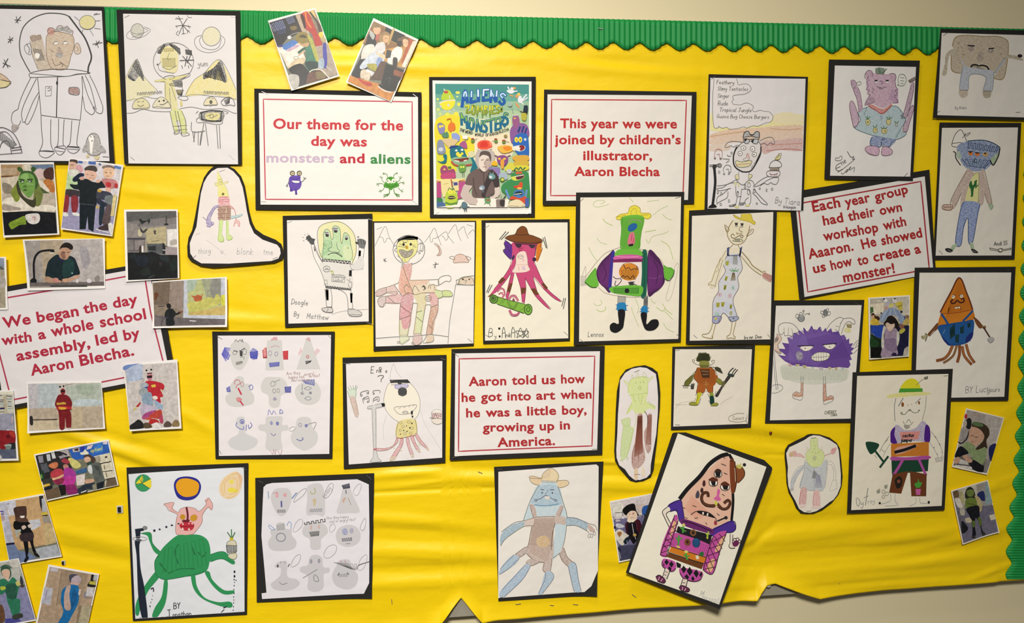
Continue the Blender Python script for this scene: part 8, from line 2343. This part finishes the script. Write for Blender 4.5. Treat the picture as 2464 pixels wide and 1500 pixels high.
V = (2270, 970, 2464, 1330)
snap('snapshot of a girl with plaits in a green top leaning on a desk to draw', V, [(226, 52), (612, 148), (438, 722), (82, 642)], [(235, 68), (600, 155), (432, 705), (98, 628)], '''
F a49c94 235,68 600,155 470,580 130,520
F b4aca4 420,110 600,155 520,420 440,420
l a87870 6 295,92 355,100 350,130 300,125
F b03038 215,110 240,118 235,160 208,150
f 1c1c1c 250,150 280,170 270,260 230,250 220,190
f b8a89c 200,190 230,180 230,230 200,235
F 9a9490 170,250 260,270 240,370 150,380;l 1a1a1a 12 255,290 230,360 180,405 145,390
f 3a2c1c 290,200 380,200 450,250 460,320 430,380 440,460 410,440 380,470 310,505 320,460 370,410 400,360 360,270 290,240
f 5a7048 290,195 340,190 400,220 380,240 300,225
f c49a80 265,260 300,240 370,270 410,340 370,400 310,430 260,390 250,340
l 4a3828 7 275,325 295,330;l 4a3828 7 310,340 340,345;l 9a6a5a 6 275,385 300,390
f 8a9a6c 190,420 250,390 310,430 330,470 420,450 430,520 400,610 320,620 280,540 220,470
f 14141a 110,540 140,460 180,435 250,500 180,530 150,545
f 14141a 250,590 300,570 380,620 410,640 390,695 300,670
f c09880 190,540 230,520 290,580 250,600;f c09880 105,560 150,540 170,580 130,610 105,600
F d8d4cc 120,620 280,640 290,668 105,630;l 4a4a6a 6 130,615 250,612
F c8c4bc 170,560 240,590 250,620 150,610
f 202454 460,440 520,405 525,450 480,585 455,530
F 8a8480 420,560 470,590 432,705 400,690
''', lvl=1.8, tilt=(0, 0, 0, 1), paper='f0e8d4', base='6a645c', group='snapshots on the right side')
snap('curling snapshot of a child in a green muscle costume standing on a blue carpet', V, [(72, 878), (448, 772), (546, 1292), (186, 1420)], [(86, 886), (440, 785), (535, 1285), (194, 1404)], '''
F 9a948c 86,886 440,785 490,1030 200,1080
F 6e6a7c 180,1060 500,1020 535,1285 194,1404
F c0b8a8 150,870 330,820 350,1000 200,1020
f 222c60 335,915 400,885 415,980 370,970;F 8aa0a4 415,840 440,790 490,1000 420,1030
f 6a5438 95,890 140,880 150,940 110,950;f d8d0c4 110,960 160,960 190,1050 140,1040;f b8b0a0 160,1060 200,1050 210,1120 170,1120
F d0c8ac 455,1125 520,1110 540,1160 470,1175
f 2a2a20 215,900 240,850 280,845 310,890 320,960 290,970 220,960
f 6a7a3c 230,880 290,870 305,910 280,940 240,930
f 6a7a34 220,970 260,950 320,960 340,1010 340,1080 290,1090 230,1060 210,1020
l 3a4420 6 240,1010 320,1020;l 3a4420 6 250,1040 320,1045;f b8a878 310,930 360,950 385,1030 370,1090 345,1060 330,980
f b0a878 160,890 190,900 205,980 190,1010 160,960
f 14141c 225,1060 345,1030 360,1130 380,1260 400,1300 380,1310 360,1220 320,1150 310,1230 320,1320 285,1350 285,1250 260,1140
f 5a6a30 340,1150 370,1150 380,1230 360,1230;f 5a6a30 280,1190 310,1180 310,1240 285,1240
f c8bca0 210,1160 260,1150 280,1190 230,1200;f 1a1a20 180,1180 240,1250 220,1290 180,1300;e 3a3430 295 1345 22 12;e 3a3430 395 1310 18 20
''', lvl=1.8, tilt=(1, 0, 1, 2), curl={2: (4, .5)}, paper='f0e8d4', base='6a6670', group='snapshots on the right side')

V = (1180, 1100, 1470, 1460)
picture('drawing', 'watercolour drawing of a pale blue octopus in a sun hat and brown dungarees', 'drawing', 'monster drawings on black card', V,
 [(36, 100), (1134, 46), (1062, 1384), (80, 1448)], [(80, 150), (1062, 76), (1085, 96), (1078, 1140), (1010, 1290), (940, 1352), (78, 1416)], '''
@figure_drawing
f ~b4d0dc 490,270 670,270 730,440 765,600 750,800 690,960 600,1030 640,700 420,640 335,640 350,560 400,430
f ~8ab4cc 440,360 490,290 660,290 710,430 700,480 520,495 400,450
l 776 5 490,280 400,440 330,640;l 776 6 675,290 730,460 768,600 750,800 720,920 690,970 620,1020
f ~e8cc8c 510,225 530,165 600,115 650,135 685,190 665,245;f ~d8b880 530,220 540,170 600,125 590,200
f ~e4bc78 390,215 410,192 470,200 515,220 490,280 430,265;f ~e4c07c 665,240 760,238 790,265 760,295 690,310
l 776 5 515,225 530,165 600,115 650,135 685,190 665,245;c 876 5 392,212 415,192 510,218;l 776 5 392,212 405,250 440,275 480,282;l 776 5 665,240 760,235 788,268 740,300 690,310
h 665 4 16 515,235 665,245 665,260 515,255
l 667 8 505,325 535,330;l 667 8 600,330 635,330;e 667 520 360 8 9;e 667 622 362 9 9;l 778 4 550,380 580,330
l 667 6 455,435 500,420 555,385 600,410 655,435;o 667 5 455 437 11 11;o 667 5 655 437 11 11;e e8dcd0 570 410 26 16
l 7aa0b8 10 440,480 520,490 600,485 680,470
f ~b08a7c 395,480 440,490 465,600 430,610;f ~b08a7c 700,490 730,500 690,610 650,600
l 876 5 395,480 430,610;l 876 5 730,500 690,600
f ~b89c8c 430,610 560,595 740,600 750,680 640,690 630,1000 550,1060 460,1050 370,970 390,830 415,690
h a08070 5 18 440,620 640,620 620,900 400,880;h b89a8c 5 16 390,860 620,880 560,1050 400,960
l 876 5 430,605 560,597 650,598;l 765 6 415,690 385,860 360,960 450,1040 550,1060;l 765 6 650,660 620,780 610,930
f ~c89a40 460,830 500,795 560,795 600,850 560,905 480,895
f ~d0b8ac 330,650 430,610 420,690 330,695;f ~7aa4bc 100,800 150,720 240,670 335,650 330,695 200,780 130,850 100,890
l 776 5 110,750 240,660 335,640 430,612;l 776 5 105,890 160,815 330,700 420,690
f ~7aa4bc 765,605 860,620 970,660 960,730 860,690 765,685;l 667 6 765,608 860,615 975,665;l 776 5 765,688 860,690 965,740
f ~b89080 970,680 1010,690 1050,740 1000,750;l 776 5 975,665 1050,690 1070,740;o 777 4 990 790 12 22 20;o 777 4 1015 790 12 18;o 777 4 1042 768 12 16;l 776 5 960,730 985,760
f ~b0948a 250,975 340,910 385,900 350,970 290,1005;l 765 5 250,975 340,910 380,900;l 765 5 350,970 290,1005 250,975
f ~8ab0cc 100,1120 170,1030 240,980 290,1015 230,1090 90,1180;l 778 5 100,1120 235,980;l 778 5 290,1015 180,1120 95,1175
f ~b0948a 355,1060 400,1020 490,1055 410,1090;l 765 5 355,1060 410,1090 490,1055
f ~8ab0d0 110,1330 250,1180 350,1080 400,1095 330,1220 200,1350 140,1400 90,1400;l 778 5 120,1330 350,1078;l 778 5 400,1095 320,1230 140,1400
f ~b89c90 540,1060 620,1010 600,1140 560,1160 525,1130;l 765 5 540,1060 525,1130 560,1160 600,1140 615,1020
f ~8ab0cc 550,1160 610,1150 630,1220 520,1370 480,1370 510,1290;l 778 5 550,1160 545,1230 480,1370;l 778 5 610,1150 632,1215 520,1370
f ~a88a7c 695,970 735,910 770,1000 820,1050 780,1095 720,1040;l 765 5 735,910 770,1000 825,1055;l 765 5 690,970 720,1040 780,1100
f ~8ab0cc 780,1100 830,1055 860,1080 880,1220 905,1340 850,1350 820,1270;l 778 6 780,1100 820,1280 840,1350;l 778 6 830,1052 860,1090 880,1220 908,1340
t 888 4 925 1315 26 8
''', lvl=.6, paper='eee8e0', bcurl={2: (6, .3)}, staples=[((62, 124), (118, 124)), ((80, 1418), (130, 1402))])

V = (1455, 1180, 1600, 1370)
snap('snapshot of a child in a black pirate hat, half under the tilted drawing', V, [(92, 212), (930, 58), (1080, 1200), (268, 1382)], [(112, 240), (915, 78), (1050, 1190), (285, 1350)], '''
F d4c8c8 112,240 915,78 960,480 170,560
F 6e6a8c 165,560 960,460 1050,1190 285,1350
F 3e4058 260,1060 1040,1000 1050,1190 285,1350
F e0dcd0 130,270 340,230 370,420 160,450;F c8b8b0 590,280 770,250 770,420 620,440
f 2a56a0 725,320 865,295 860,460 720,470;l 222 10 200,430 420,410;l 222 9 330,420 350,500;l 222 8 150,500 210,560;F d8d4cc 210,450 310,430 320,500 230,530
l 222 12 620,480 720,480;f 1a1c2c 740,470 800,460 800,510 760,510;l 445 8 720,440 715,520
e d8d8d8 350 525 22 18;f c8c8d0 220,640 300,640 380,690 300,720 220,700;f c0b8b8 200,570 290,560 300,590 220,600;f 1c1424 175,680 210,690 210,730 180,740
l 555 7 890,110 915,190
f 0c0a0a 335,390 420,290 560,260 600,390 650,480 620,500 560,400 480,400 410,480
f e4c8b0 430,450 500,400 580,400 620,470 610,540 560,600 460,590 420,520;e c08878 545 445 24 18;e c8a090 480 455 18 16;l b88070 8 490,520 550,515
f e8dcc4 430,560 520,560 600,560 580,620 510,640 440,610
f 3c0c1c 390,640 440,600 500,640 600,560 660,570 710,720 660,840 620,900 440,860 400,780
f 100a12 440,640 580,620 600,740 640,860 560,1020 500,960 440,860;l d8d4d4 10 520,640 550,820;f b89a58 530,840 570,820 605,840 600,870 550,880;l ddd 8 575,880 590,930
l 6a2a34 7 590,580 620,760
f d8d0c0 200,800 280,740 400,820 460,870 380,920 380,1020 320,1050 250,980 210,900;f a8703c 240,800 320,790 310,860 280,890 250,850;f 12222a 350,980 420,900 470,900 460,960 400,1030
l aab 12 420,960 430,1010 400,1045
l aaa 12 240,1000 300,1300;f 22243a 250,1080 300,1100 300,1190 270,1160
''', lvl=1.6, paper='f0ecdc', base='55556a', group='snapshots on the right side')

V = (1455, 1030, 1860, 1460)
picture('drawing', 'large tilted drawing of a three-eyed cone-headed creature in a patchwork pink apron', 'drawing', 'monster drawings on black card', V,
 [(568, 48), (585, 40), (680, 38), (1325, 262), (1388, 322), (1390, 340), (935, 1486), (165, 1198)], [(614, 46), (1342, 318), (930, 1448), (190, 1192)], '''
@figure_drawing
f e4b8a0 640,570 700,500 830,370 940,270 1030,210 1050,280 1050,500 1065,560 1040,740 900,835 640,750 640,640
h dca088 6 14 660,660 720,560 860,700 760,760;h dca890 6 12 880,360 1020,240 1040,440 900,440
l 0e0c0e 34 625,580 690,500 790,400 870,300 960,235 1025,215;l 0e0c0e 26 1040,220 1060,260;l 0e0c0e 22 1060,530 1060,620 1045,760
f 7a3a18 1040,270 1080,280 1090,430 1075,525 1045,520;f 8a4a24 1085,320 1120,310 1155,350 1155,400 1110,450 1090,440
l 2a140a 6 1040,270 1078,275 1085,310 1092,440 1075,528;l 2a140a 6 1088,320 1120,310 1158,350 1155,400 1110,450;l c8b8a0 5 1080,330 1084,440
l c8c060 14 1105,305 1125,330;l c8c060 12 1130,295 1110,330;l c8c060 12 1095,318 1145,318;e 222 1160 302 14 14
d f0e8dc 2a1c14 6 940 378 32 32;F 1a1414 915,360 965,360 955,405 925,405;f 3a2418 915,350 940,335 968,350 968,362 912,364
d f0e8dc 2a1c14 6 900 452 36 30;F 1a1414 875,430 920,435 915,478 890,476;f 5a2c18 860,425 900,405 940,425 935,440 865,436
d f0e8dc 2a1c14 6 996 486 38 30;F 1a1414 970,465 1025,470 1015,510 985,508;f 5a2c18 960,460 995,440 1035,465 1030,475 962,472
f 4a2020 820,430 832,435 835,470 820,485 808,465;f 3a2020 805,490 815,500 815,530 798,535 790,515;f 4a4450 770,515 785,545 775,580 755,580 750,555
f d060a0 940,500 955,520 945,560 960,590 930,600 900,580 925,560 930,520
l 5a3420 26 855,560 850,535 815,540 800,580 815,620 860,640 905,640;l 5a3420 24 935,630 970,665 1010,660 1035,620 1020,595 990,615
l 2a1810 5 860,570 845,525 800,555 795,600 830,645 900,655;l 2a1810 5 930,650 970,675 1020,665 1042,620 1020,585 985,605
f c8cc50 905,610 925,600 930,630 915,640
l 222 6 710,715 750,690 800,685 860,700 910,740 920,770;f 1a1012 760,692 800,686 860,700 905,740 860,730 800,715;F f0e4d8 805,692 818,694 815,715 803,712;F f0e4d8 845,700 855,702 850,726 838,722
l 222 12 930,765 1000,735;e 222 998 738 15 14;f 9a3040 905,760 925,780 920,800 900,795
l 222 6 970,295 1005,310;l 222 6 990,370 1015,382;l 222 5 970,545 990,558;l 222 5 725,640 755,650;l 222 5 740,745 765,740;l 222 5 925,705 945,720;l 222 5 830,780 840,795;l 222 5 640,655 660,665;l 222 5 985,240 1000,250;l 222 5 660,740 680,745
f 4a2c90 520,645 555,615 620,595 640,640 655,760 620,780 590,690 540,690
f 4a2c90 875,840 950,800 1050,760 1078,820 1060,850 1010,860 880,890
l 1c1040 6 520,645 620,595 640,650 655,760;l 1c1040 6 525,655 540,690 590,680 610,770;l 1c1040 6 875,845 1050,765 1078,820 1050,855 1005,860
f e8dccc 475,690 520,650 540,680 505,720 520,760 555,810 530,830 500,770;l 222 6 520,650 475,690 490,740 530,825;l 222 6 540,685 505,710 520,750 555,815
f 6a2468 650,750 880,830 870,870 640,800;l 1a1018 7 640,770 700,780 880,850
F 18141a 600,810 880,880 865,965 585,860
f c0509c 555,900 585,865 865,965 830,1060 810,1070 540,985
h a83c88 6 16 570,900 850,970 820,1040 550,960
F d07a1c 545,975 830,1060 810,1115 520,1020;F 6a3c18 520,1030 810,1110 790,1160 500,1060;l 222 6 540,978 830,1065;l 222 6 515,1025 808,1118
f c0509c 580,720 600,770 560,900 510,1000 500,1060 450,1040 490,900;f e4b088 560,780 590,770 560,860 530,900
f c0509c 890,890 1000,850 950,990 880,1190 800,1160 830,1060;f e4b088 960,900 990,890 940,1000 900,1010;f e4b088 870,1080 900,1090 870,1180 830,1160
l 2a1018 6 575,720 520,860 450,1045;l 2a1018 6 600,770 500,1060;l 2a1018 6 450,1045 500,1062
l 2a1018 5 560,750 600,790;l 2a1018 5 540,800 585,850;l 2a1018 5 515,860 560,900;l 2a1018 5 495,910 545,960;l 2a1018 5 475,960 520,1010;l 2a1018 5 600,790 530,830;l 2a1018 5 580,850 510,880;l 2a1018 5 560,910 490,930;l 2a1018 5 535,965 470,980;l 2a1018 5 515,1010 455,1030
l 2a1018 6 1000,855 940,1020 880,1195 800,1165;l 2a1018 6 890,890 830,1060 805,1160;l 2a1018 5 900,890 960,990;l 2a1018 5 940,870 985,930;l 2a1018 5 880,930 940,1040;l 2a1018 5 860,980 915,1100;l 2a1018 5 840,1040 890,1160;l 2a1018 5 820,1100 860,1190;l 2a1018 5 990,880 890,930;l 2a1018 5 970,950 860,990;l 2a1018 5 945,1010 845,1050;l 2a1018 5 920,1080 825,1110;l 2a1018 5 900,1140 810,1160
l 4a9a3c 14 640,860 645,800;l 4a9a3c 10 640,840 618,820;l 4a9a3c 10 645,845 665,850;f d8d070 630,800 650,785 662,800 645,812
e 7a5030 724 862 26 28;e 2a1810 724 862 12 14;l a8c040 12 838,905 850,855;l a8c040 9 840,880 830,865;f c8c860 835,905 850,895 845,915
l 4a9a3c 15 600,960 606,890;l 4a9a3c 10 600,930 582,905;l 4a9a3c 10 604,925 630,905;f d8cc60 580,968 618,978 610,988 590,985;e 7a4a2c 676 940 26 30;e 3a1810 676 938 11 13;d 2a6a9c 143a5a 6 748 944 30 36;h 123a60 5 8 725,925 770,920 770,970 730,970
l 4a9a3c 14 670,1080 660,1025;l 4a9a3c 10 668,1060 645,1045;l 4a9a3c 10 668,1055 690,1050;f d8d070 645,1015 662,1005 682,1020 660,1030;f 2a6a34 770,1030 800,1015 810,1040 785,1055;f e0d8c0 740,1050 760,1045 770,1070 750,1080
f c050a0 480,1075 570,1100 575,1160 540,1180 470,1140 465,1100;f c050a0 620,1150 790,1180 780,1240 720,1258 640,1230 610,1200
F 141014 500,1080 520,1105 500,1130 482,1105;F 141014 540,1095 560,1120 540,1150 520,1120;F 141014 520,1135 540,1155 535,1178 510,1160;F 141014 470,1110 485,1130 475,1140;F 141014 580,1100 620,1120 615,1150 585,1145
F 141014 640,1130 665,1160 640,1195 620,1160;F 141014 690,1140 715,1180 690,1215 665,1175;F 141014 745,1160 765,1195 745,1230 720,1190;F 141014 715,1215 730,1240 715,1258 700,1235;F 141014 665,1200 685,1225 670,1245 645,1220;F 141014 785,1180 790,1200 775,1225 768,1205
l 2a1018 6 465,1095 468,1140 540,1180 575,1155;l 2a1018 6 610,1190 640,1235 720,1260 780,1240 790,1180
F e8d8c8 490,1150 520,1170 500,1235 465,1225;l 222 6 490,1150 465,1225;l 222 6 525,1180 500,1240;l 222 5 490,1180 505,1190;l 222 5 480,1205 495,1212
f 6a2450 410,1225 430,1212 470,1230 488,1250 480,1275 430,1262;l 1a1018 6 410,1225 440,1210 488,1250 475,1275 425,1260;l e0c8c0 5 440,1225 430,1250;l e0c8c0 5 465,1240 450,1260
F e8d8c8 635,1240 670,1245 650,1310 615,1300;l 222 6 632,1240 612,1300;l 222 6 672,1245 655,1310;l 222 5 630,1270 650,1272
f 6a2450 600,1310 620,1295 660,1305 685,1320 670,1342 620,1335;l 1a1018 6 600,1310 625,1292 685,1320 670,1345 615,1332;l e0c8c0 5 630,1305 625,1330;l e0c8c0 5 655,1315 645,1335
f e8dccc 1025,870 1048,880 1045,940 1065,965 1060,985 1020,980 1015,960 1025,930;l 222 5 1028,868 1025,940 1015,965 1030,985 1065,982;l 222 5 1050,875 1045,945
f 6a2450 1045,945 1075,920 1100,940 1085,965 1055,970;o 4a1838 5 1065 915 12 12;o 4a1838 5 1088 912 12 12;o 4a1838 5 1104 928 10 12
@handwritten_lettering
t bbb 5 770 1370 44@14 M;t ccc 5 785 1400 40@12 Hassall
''', lvl=4.0, paper='f0ead8', tilt=(0, 3, 24, 12))

V = (1870, 1030, 2060, 1250)
picture('drawing', 'round cut-out drawing of a lime green alien head on a grey blue coat', 'drawing', 'cut-out drawings', V,
 [(560, 100), (700, 110), (860, 160), (980, 250), (1030, 340), (1055, 560), (1075, 800), (1060, 960), (1010, 1090), (900, 1230), (740, 1350), (600, 1405), (480, 1410), (390, 1400), (310, 1310), (260, 1180), (190, 1060), (155, 900), (145, 680), (125, 480), (130, 360), (180, 280), (300, 215), (440, 150), (500, 110)],
 [(600, 122), (700, 132), (870, 205), (980, 280), (1010, 370), (1028, 560), (1045, 760), (1042, 960), (985, 1100), (925, 1180), (860, 1220), (760, 1300), (640, 1370), (540, 1395), (440, 1385), (360, 1330), (300, 1200), (230, 1080), (185, 960), (170, 780), (178, 650), (155, 480), (150, 420), (200, 320), (330, 260), (450, 200), (530, 145)], '''
@figure_drawing
f ~b4bcc0 455,550 560,620 700,640 790,520 825,600 800,800 760,1020 600,1040 370,980 440,700
f ~d0e068 545,195 660,165 665,290 700,360 760,390 775,470 740,580 650,640 560,635 490,560 465,450 500,380 540,340
l aab080 5 545,190 545,340 500,380 468,450 495,560 560,635 660,640 745,570 775,460 740,380 680,340 660,170;c bbc090 4 500,380 485,315 520,355;c bbc090 4 710,350 740,315 745,370
f ~a8b050 590,460 630,455 645,500 620,540 585,530;l 8a9050 6 575,395 590,410;l 8a9050 6 625,400 635,425;l 8a9050 6 670,415 685,390;l a0a868 5 590,200 610,230;l a0a868 5 600,290 640,300;l a0a868 5 610,320 610,370
l 888 5 455,520 440,700 370,980;l 888 5 820,530 820,700 780,980;l 889 5 470,650 580,735;l 998 5 370,985 600,1035 750,1030;l 999 5 610,640 600,1030
h 777 6 8 600,700 640,730 620,830 570,820;h 99a 5 14 640,740 700,780 740,980 620,980
f ~a8b0b8 450,610 330,690 260,800 225,910 285,910 330,800 440,660;l 999 5 450,605 330,660 250,790 220,910;l 999 5 280,900 330,790;f ~b0b8bc 220,910 280,905 265,1000 215,1010;h 777 5 5 215,1000 270,1000 260,1030 220,1035
l aaa 5 825,570 880,545 930,610 960,760 965,850;l aaa 5 830,600 890,610 925,720 920,850;l aaa 5 910,860 970,855;l aaa 5 910,860 860,1020 880,1040 960,1000 980,1000 965,860
f ~e0a0a0 310,420 380,425 450,490 380,475 310,470;f ~d88a80 250,385 310,380 310,460 270,470;f ~c89848 200,410 260,390 265,460 200,470;l c87 5 310,420 380,430 450,490
l c09090 8 775,460 830,435 880,420;f ~d87878 880,360 920,330 970,325 965,370 930,430 885,425;l a44 4 905,350 915,370;l a44 4 935,340 940,365
f ~d08a84 390,1005 480,1000 460,1270 360,1280;f ~e0a49c 605,1045 690,1045 700,1280 585,1275;l b56 5 390,1010 365,1270 455,1265;l b56 5 605,1050 590,1275 700,1275
f ~ecc8c0 360,1260 460,1260 450,1300 360,1300;f ~ecc8c0 550,1290 710,1280 700,1320 580,1320
''', lvl=1.4, paper='eee6d8', staples=[((550, 170), (635, 158)), ((478, 1368), (560, 1360))])

# ================================================================ pins, staples and scraps on the paper
def lathe(name, prof, at, mat, parent=None, n=14):
    """profile (radius, distance from board) turned about an axis square to the board"""
    X, h, Z = at
    vs, fs = [], []
    for r, d in prof:
        for i in range(n):
            a = 2 * math.pi * i / n
            vs.append((X + r * math.cos(a), -(h + d), Z + r * math.sin(a)))
    for k in range(len(prof) - 1):
        for i in range(n):
            j = (i + 1) % n
            fs.append((k * n + i, k * n + j, (k + 1) * n + j, (k + 1) * n + i))
    fs.append(tuple(range(n))); fs.append(tuple((len(prof) - 1) * n + i for i in range(n)))
    o = mesh_obj(name, vs, fs, [mat], None, parent, True, origin=(X, -h, Z) if parent is None else (parent.location if parent else (0, 0, 0)))
    if parent is None:
        o.location = (X, -h, Z)
    bm = bmesh.new(); bm.from_mesh(o.data); bmesh.ops.recalc_face_normals(bm, faces=bm.faces[:]); bm.to_mesh(o.data); bm.free()
    return o
def plain(name, hx, rough=0.4, metal=0.0):
    if name not in MATS:
        m, nt, b = new_mat(name)
        b.inputs['Base Color'].default_value = rgb(hx)
        b.inputs['Roughness'].default_value = rough
        b.inputs['Metallic'].default_value = metal
        MATS[name] = m
    return MATS[name]
PIN = [(0.0016, 0.0), (0.0056, 0.0004), (0.0058, 0.0014), (0.0022, 0.0022), (0.0017, 0.0052), (0.0024, 0.0066), (0.0046, 0.0076), (0.0048, 0.0088), (0.0036, 0.0096)]
X, Z = P(1845, 1405)
o = lathe('push_pin', PIN, (X, 0.0002, Z), plain('smoky_clear_plastic', 'c8c4b8', 0.2))
tag(o, 'grey push pin at the tear in the lower edge of the yellow paper', 'push pin')
X, Z = P(1850, 1040)
o = lathe('push_pin', [(0.0006, 0), (0.0006, 0.003), (0.0026, 0.0034), (0.0030, 0.0052), (0.0018, 0.0066)], (X, 0.0034, Z), plain('dark_red_plastic', '6a2018', 0.35))
tag(o, 'small dark red pin in the yellow paper below the pitchfork drawing', 'push pin')
for px, py, lb in ((291, 1224, 'black hanging clip on white tab beside the green monster drawing'), (156, 1352, 'tiny black and white clip above the blue suit snapshot')):
    X, Z = P(px, py)
    s = 1.0 if px > 200 else 0.6
    o = empty('sticky_hook', (X, -0.0045, Z), lb, 'hook')
    w_, h_ = 0.0052 * s, 0.0070 * s
    def box(x0, x1, z0, z1, d0, d1):
        v = [(x, -d, z) for d in (d0, d1) for x, z in ((x0, z0), (x1, z0), (x1, z1), (x0, z1))]
        return v, [(0, 1, 2, 3), (4, 7, 6, 5), (0, 4, 5, 1), (1, 5, 6, 2), (2, 6, 7, 3), (3, 7, 4, 0)]
    v, f = box(-w_, w_, -h_, h_, 0, 0.0008)
    mesh_obj('backing_tab', v, f, [plain('white_plastic', 'd8d4cc')], None, o)
    v, f = box(-w_ * .5, w_ * .5, -h_ * .6, h_ * .7, 0.0008, 0.004)
    mesh_obj('clip', v, f, [plain('black_plastic', '1c1c20')], None, o)
# loose staples left in the backing paper and in the border
for px, py, dx, dy, lb in ((1246, 1452, 13, -2, 'loose staple in the yellow paper under the blue octopus drawing'), (1327, 1455, 9, 1, 'second loose staple right of the one under the blue octopus drawing'),
                           (1384, 1453, 12, 1, 'third loose staple below the curled corner of the octopus drawing'), (1155, 1136, 10, 4, 'loose staple below the America sign'),
                           (2016, 1400, 1, 9, 'upright loose staple near the torn lower edge'), (1524, 1432, 10, 7, 'loose staple left of the large tilted drawing bottom corner'),
                           (943, 1446, 1, 12, 'dark upright staple mark left of the torn paper'), (1443, 72, 13, 2, 'bright staple in the green border above the illustrator poster')):
    h = 0.0082 if py < 100 else 0.0046
    a, b = P(px - dx / 2, py - dy / 2), P(px + dx / 2, py + dy / 2)
    r = 0.0005
    u = Vector((b[0] - a[0], 0, b[1] - a[1])).normalized(); v = Vector((0, -1, 0)).cross(u)
    vs = []
    for q in (a, b):
        for e, g in ((1, 1), (-1, 1), (-1, -1), (1, -1)):
            w3 = Vector((q[0], -h, q[1])) + v * r * e + Vector((0, -1, 0)) * r * g
            vs.append(tuple(w3))
    for q, sg in ((a, 1), (b, -1)):
        for e, g in ((1, 1), (-1, 1), (-1, -1), (1, -1)):
            w3 = Vector((q[0], -h + 0.0016, q[1])) + v * r * e + u * r * (g + 1) * sg
            vs.append(tuple(w3))
    fs = [(0, 1, 5, 4), (1, 2, 6, 5), (2, 3, 7, 6), (3, 0, 4, 7), (0, 3, 2, 1), (4, 5, 6, 7)]
    for k in (0, 4):
        fs += [(k + i, k + (i + 1) % 4, 8 + k + (i + 1) % 4, 8 + k + i) for i in range(4)]
    org = (a[0], -h, a[1])
    o = mesh_obj('staple', vs, fs, [mat_metal()], None, None, origin=org)
    o.location = org
    tag(o, lb, 'staple', 'loose staples in the backing paper')
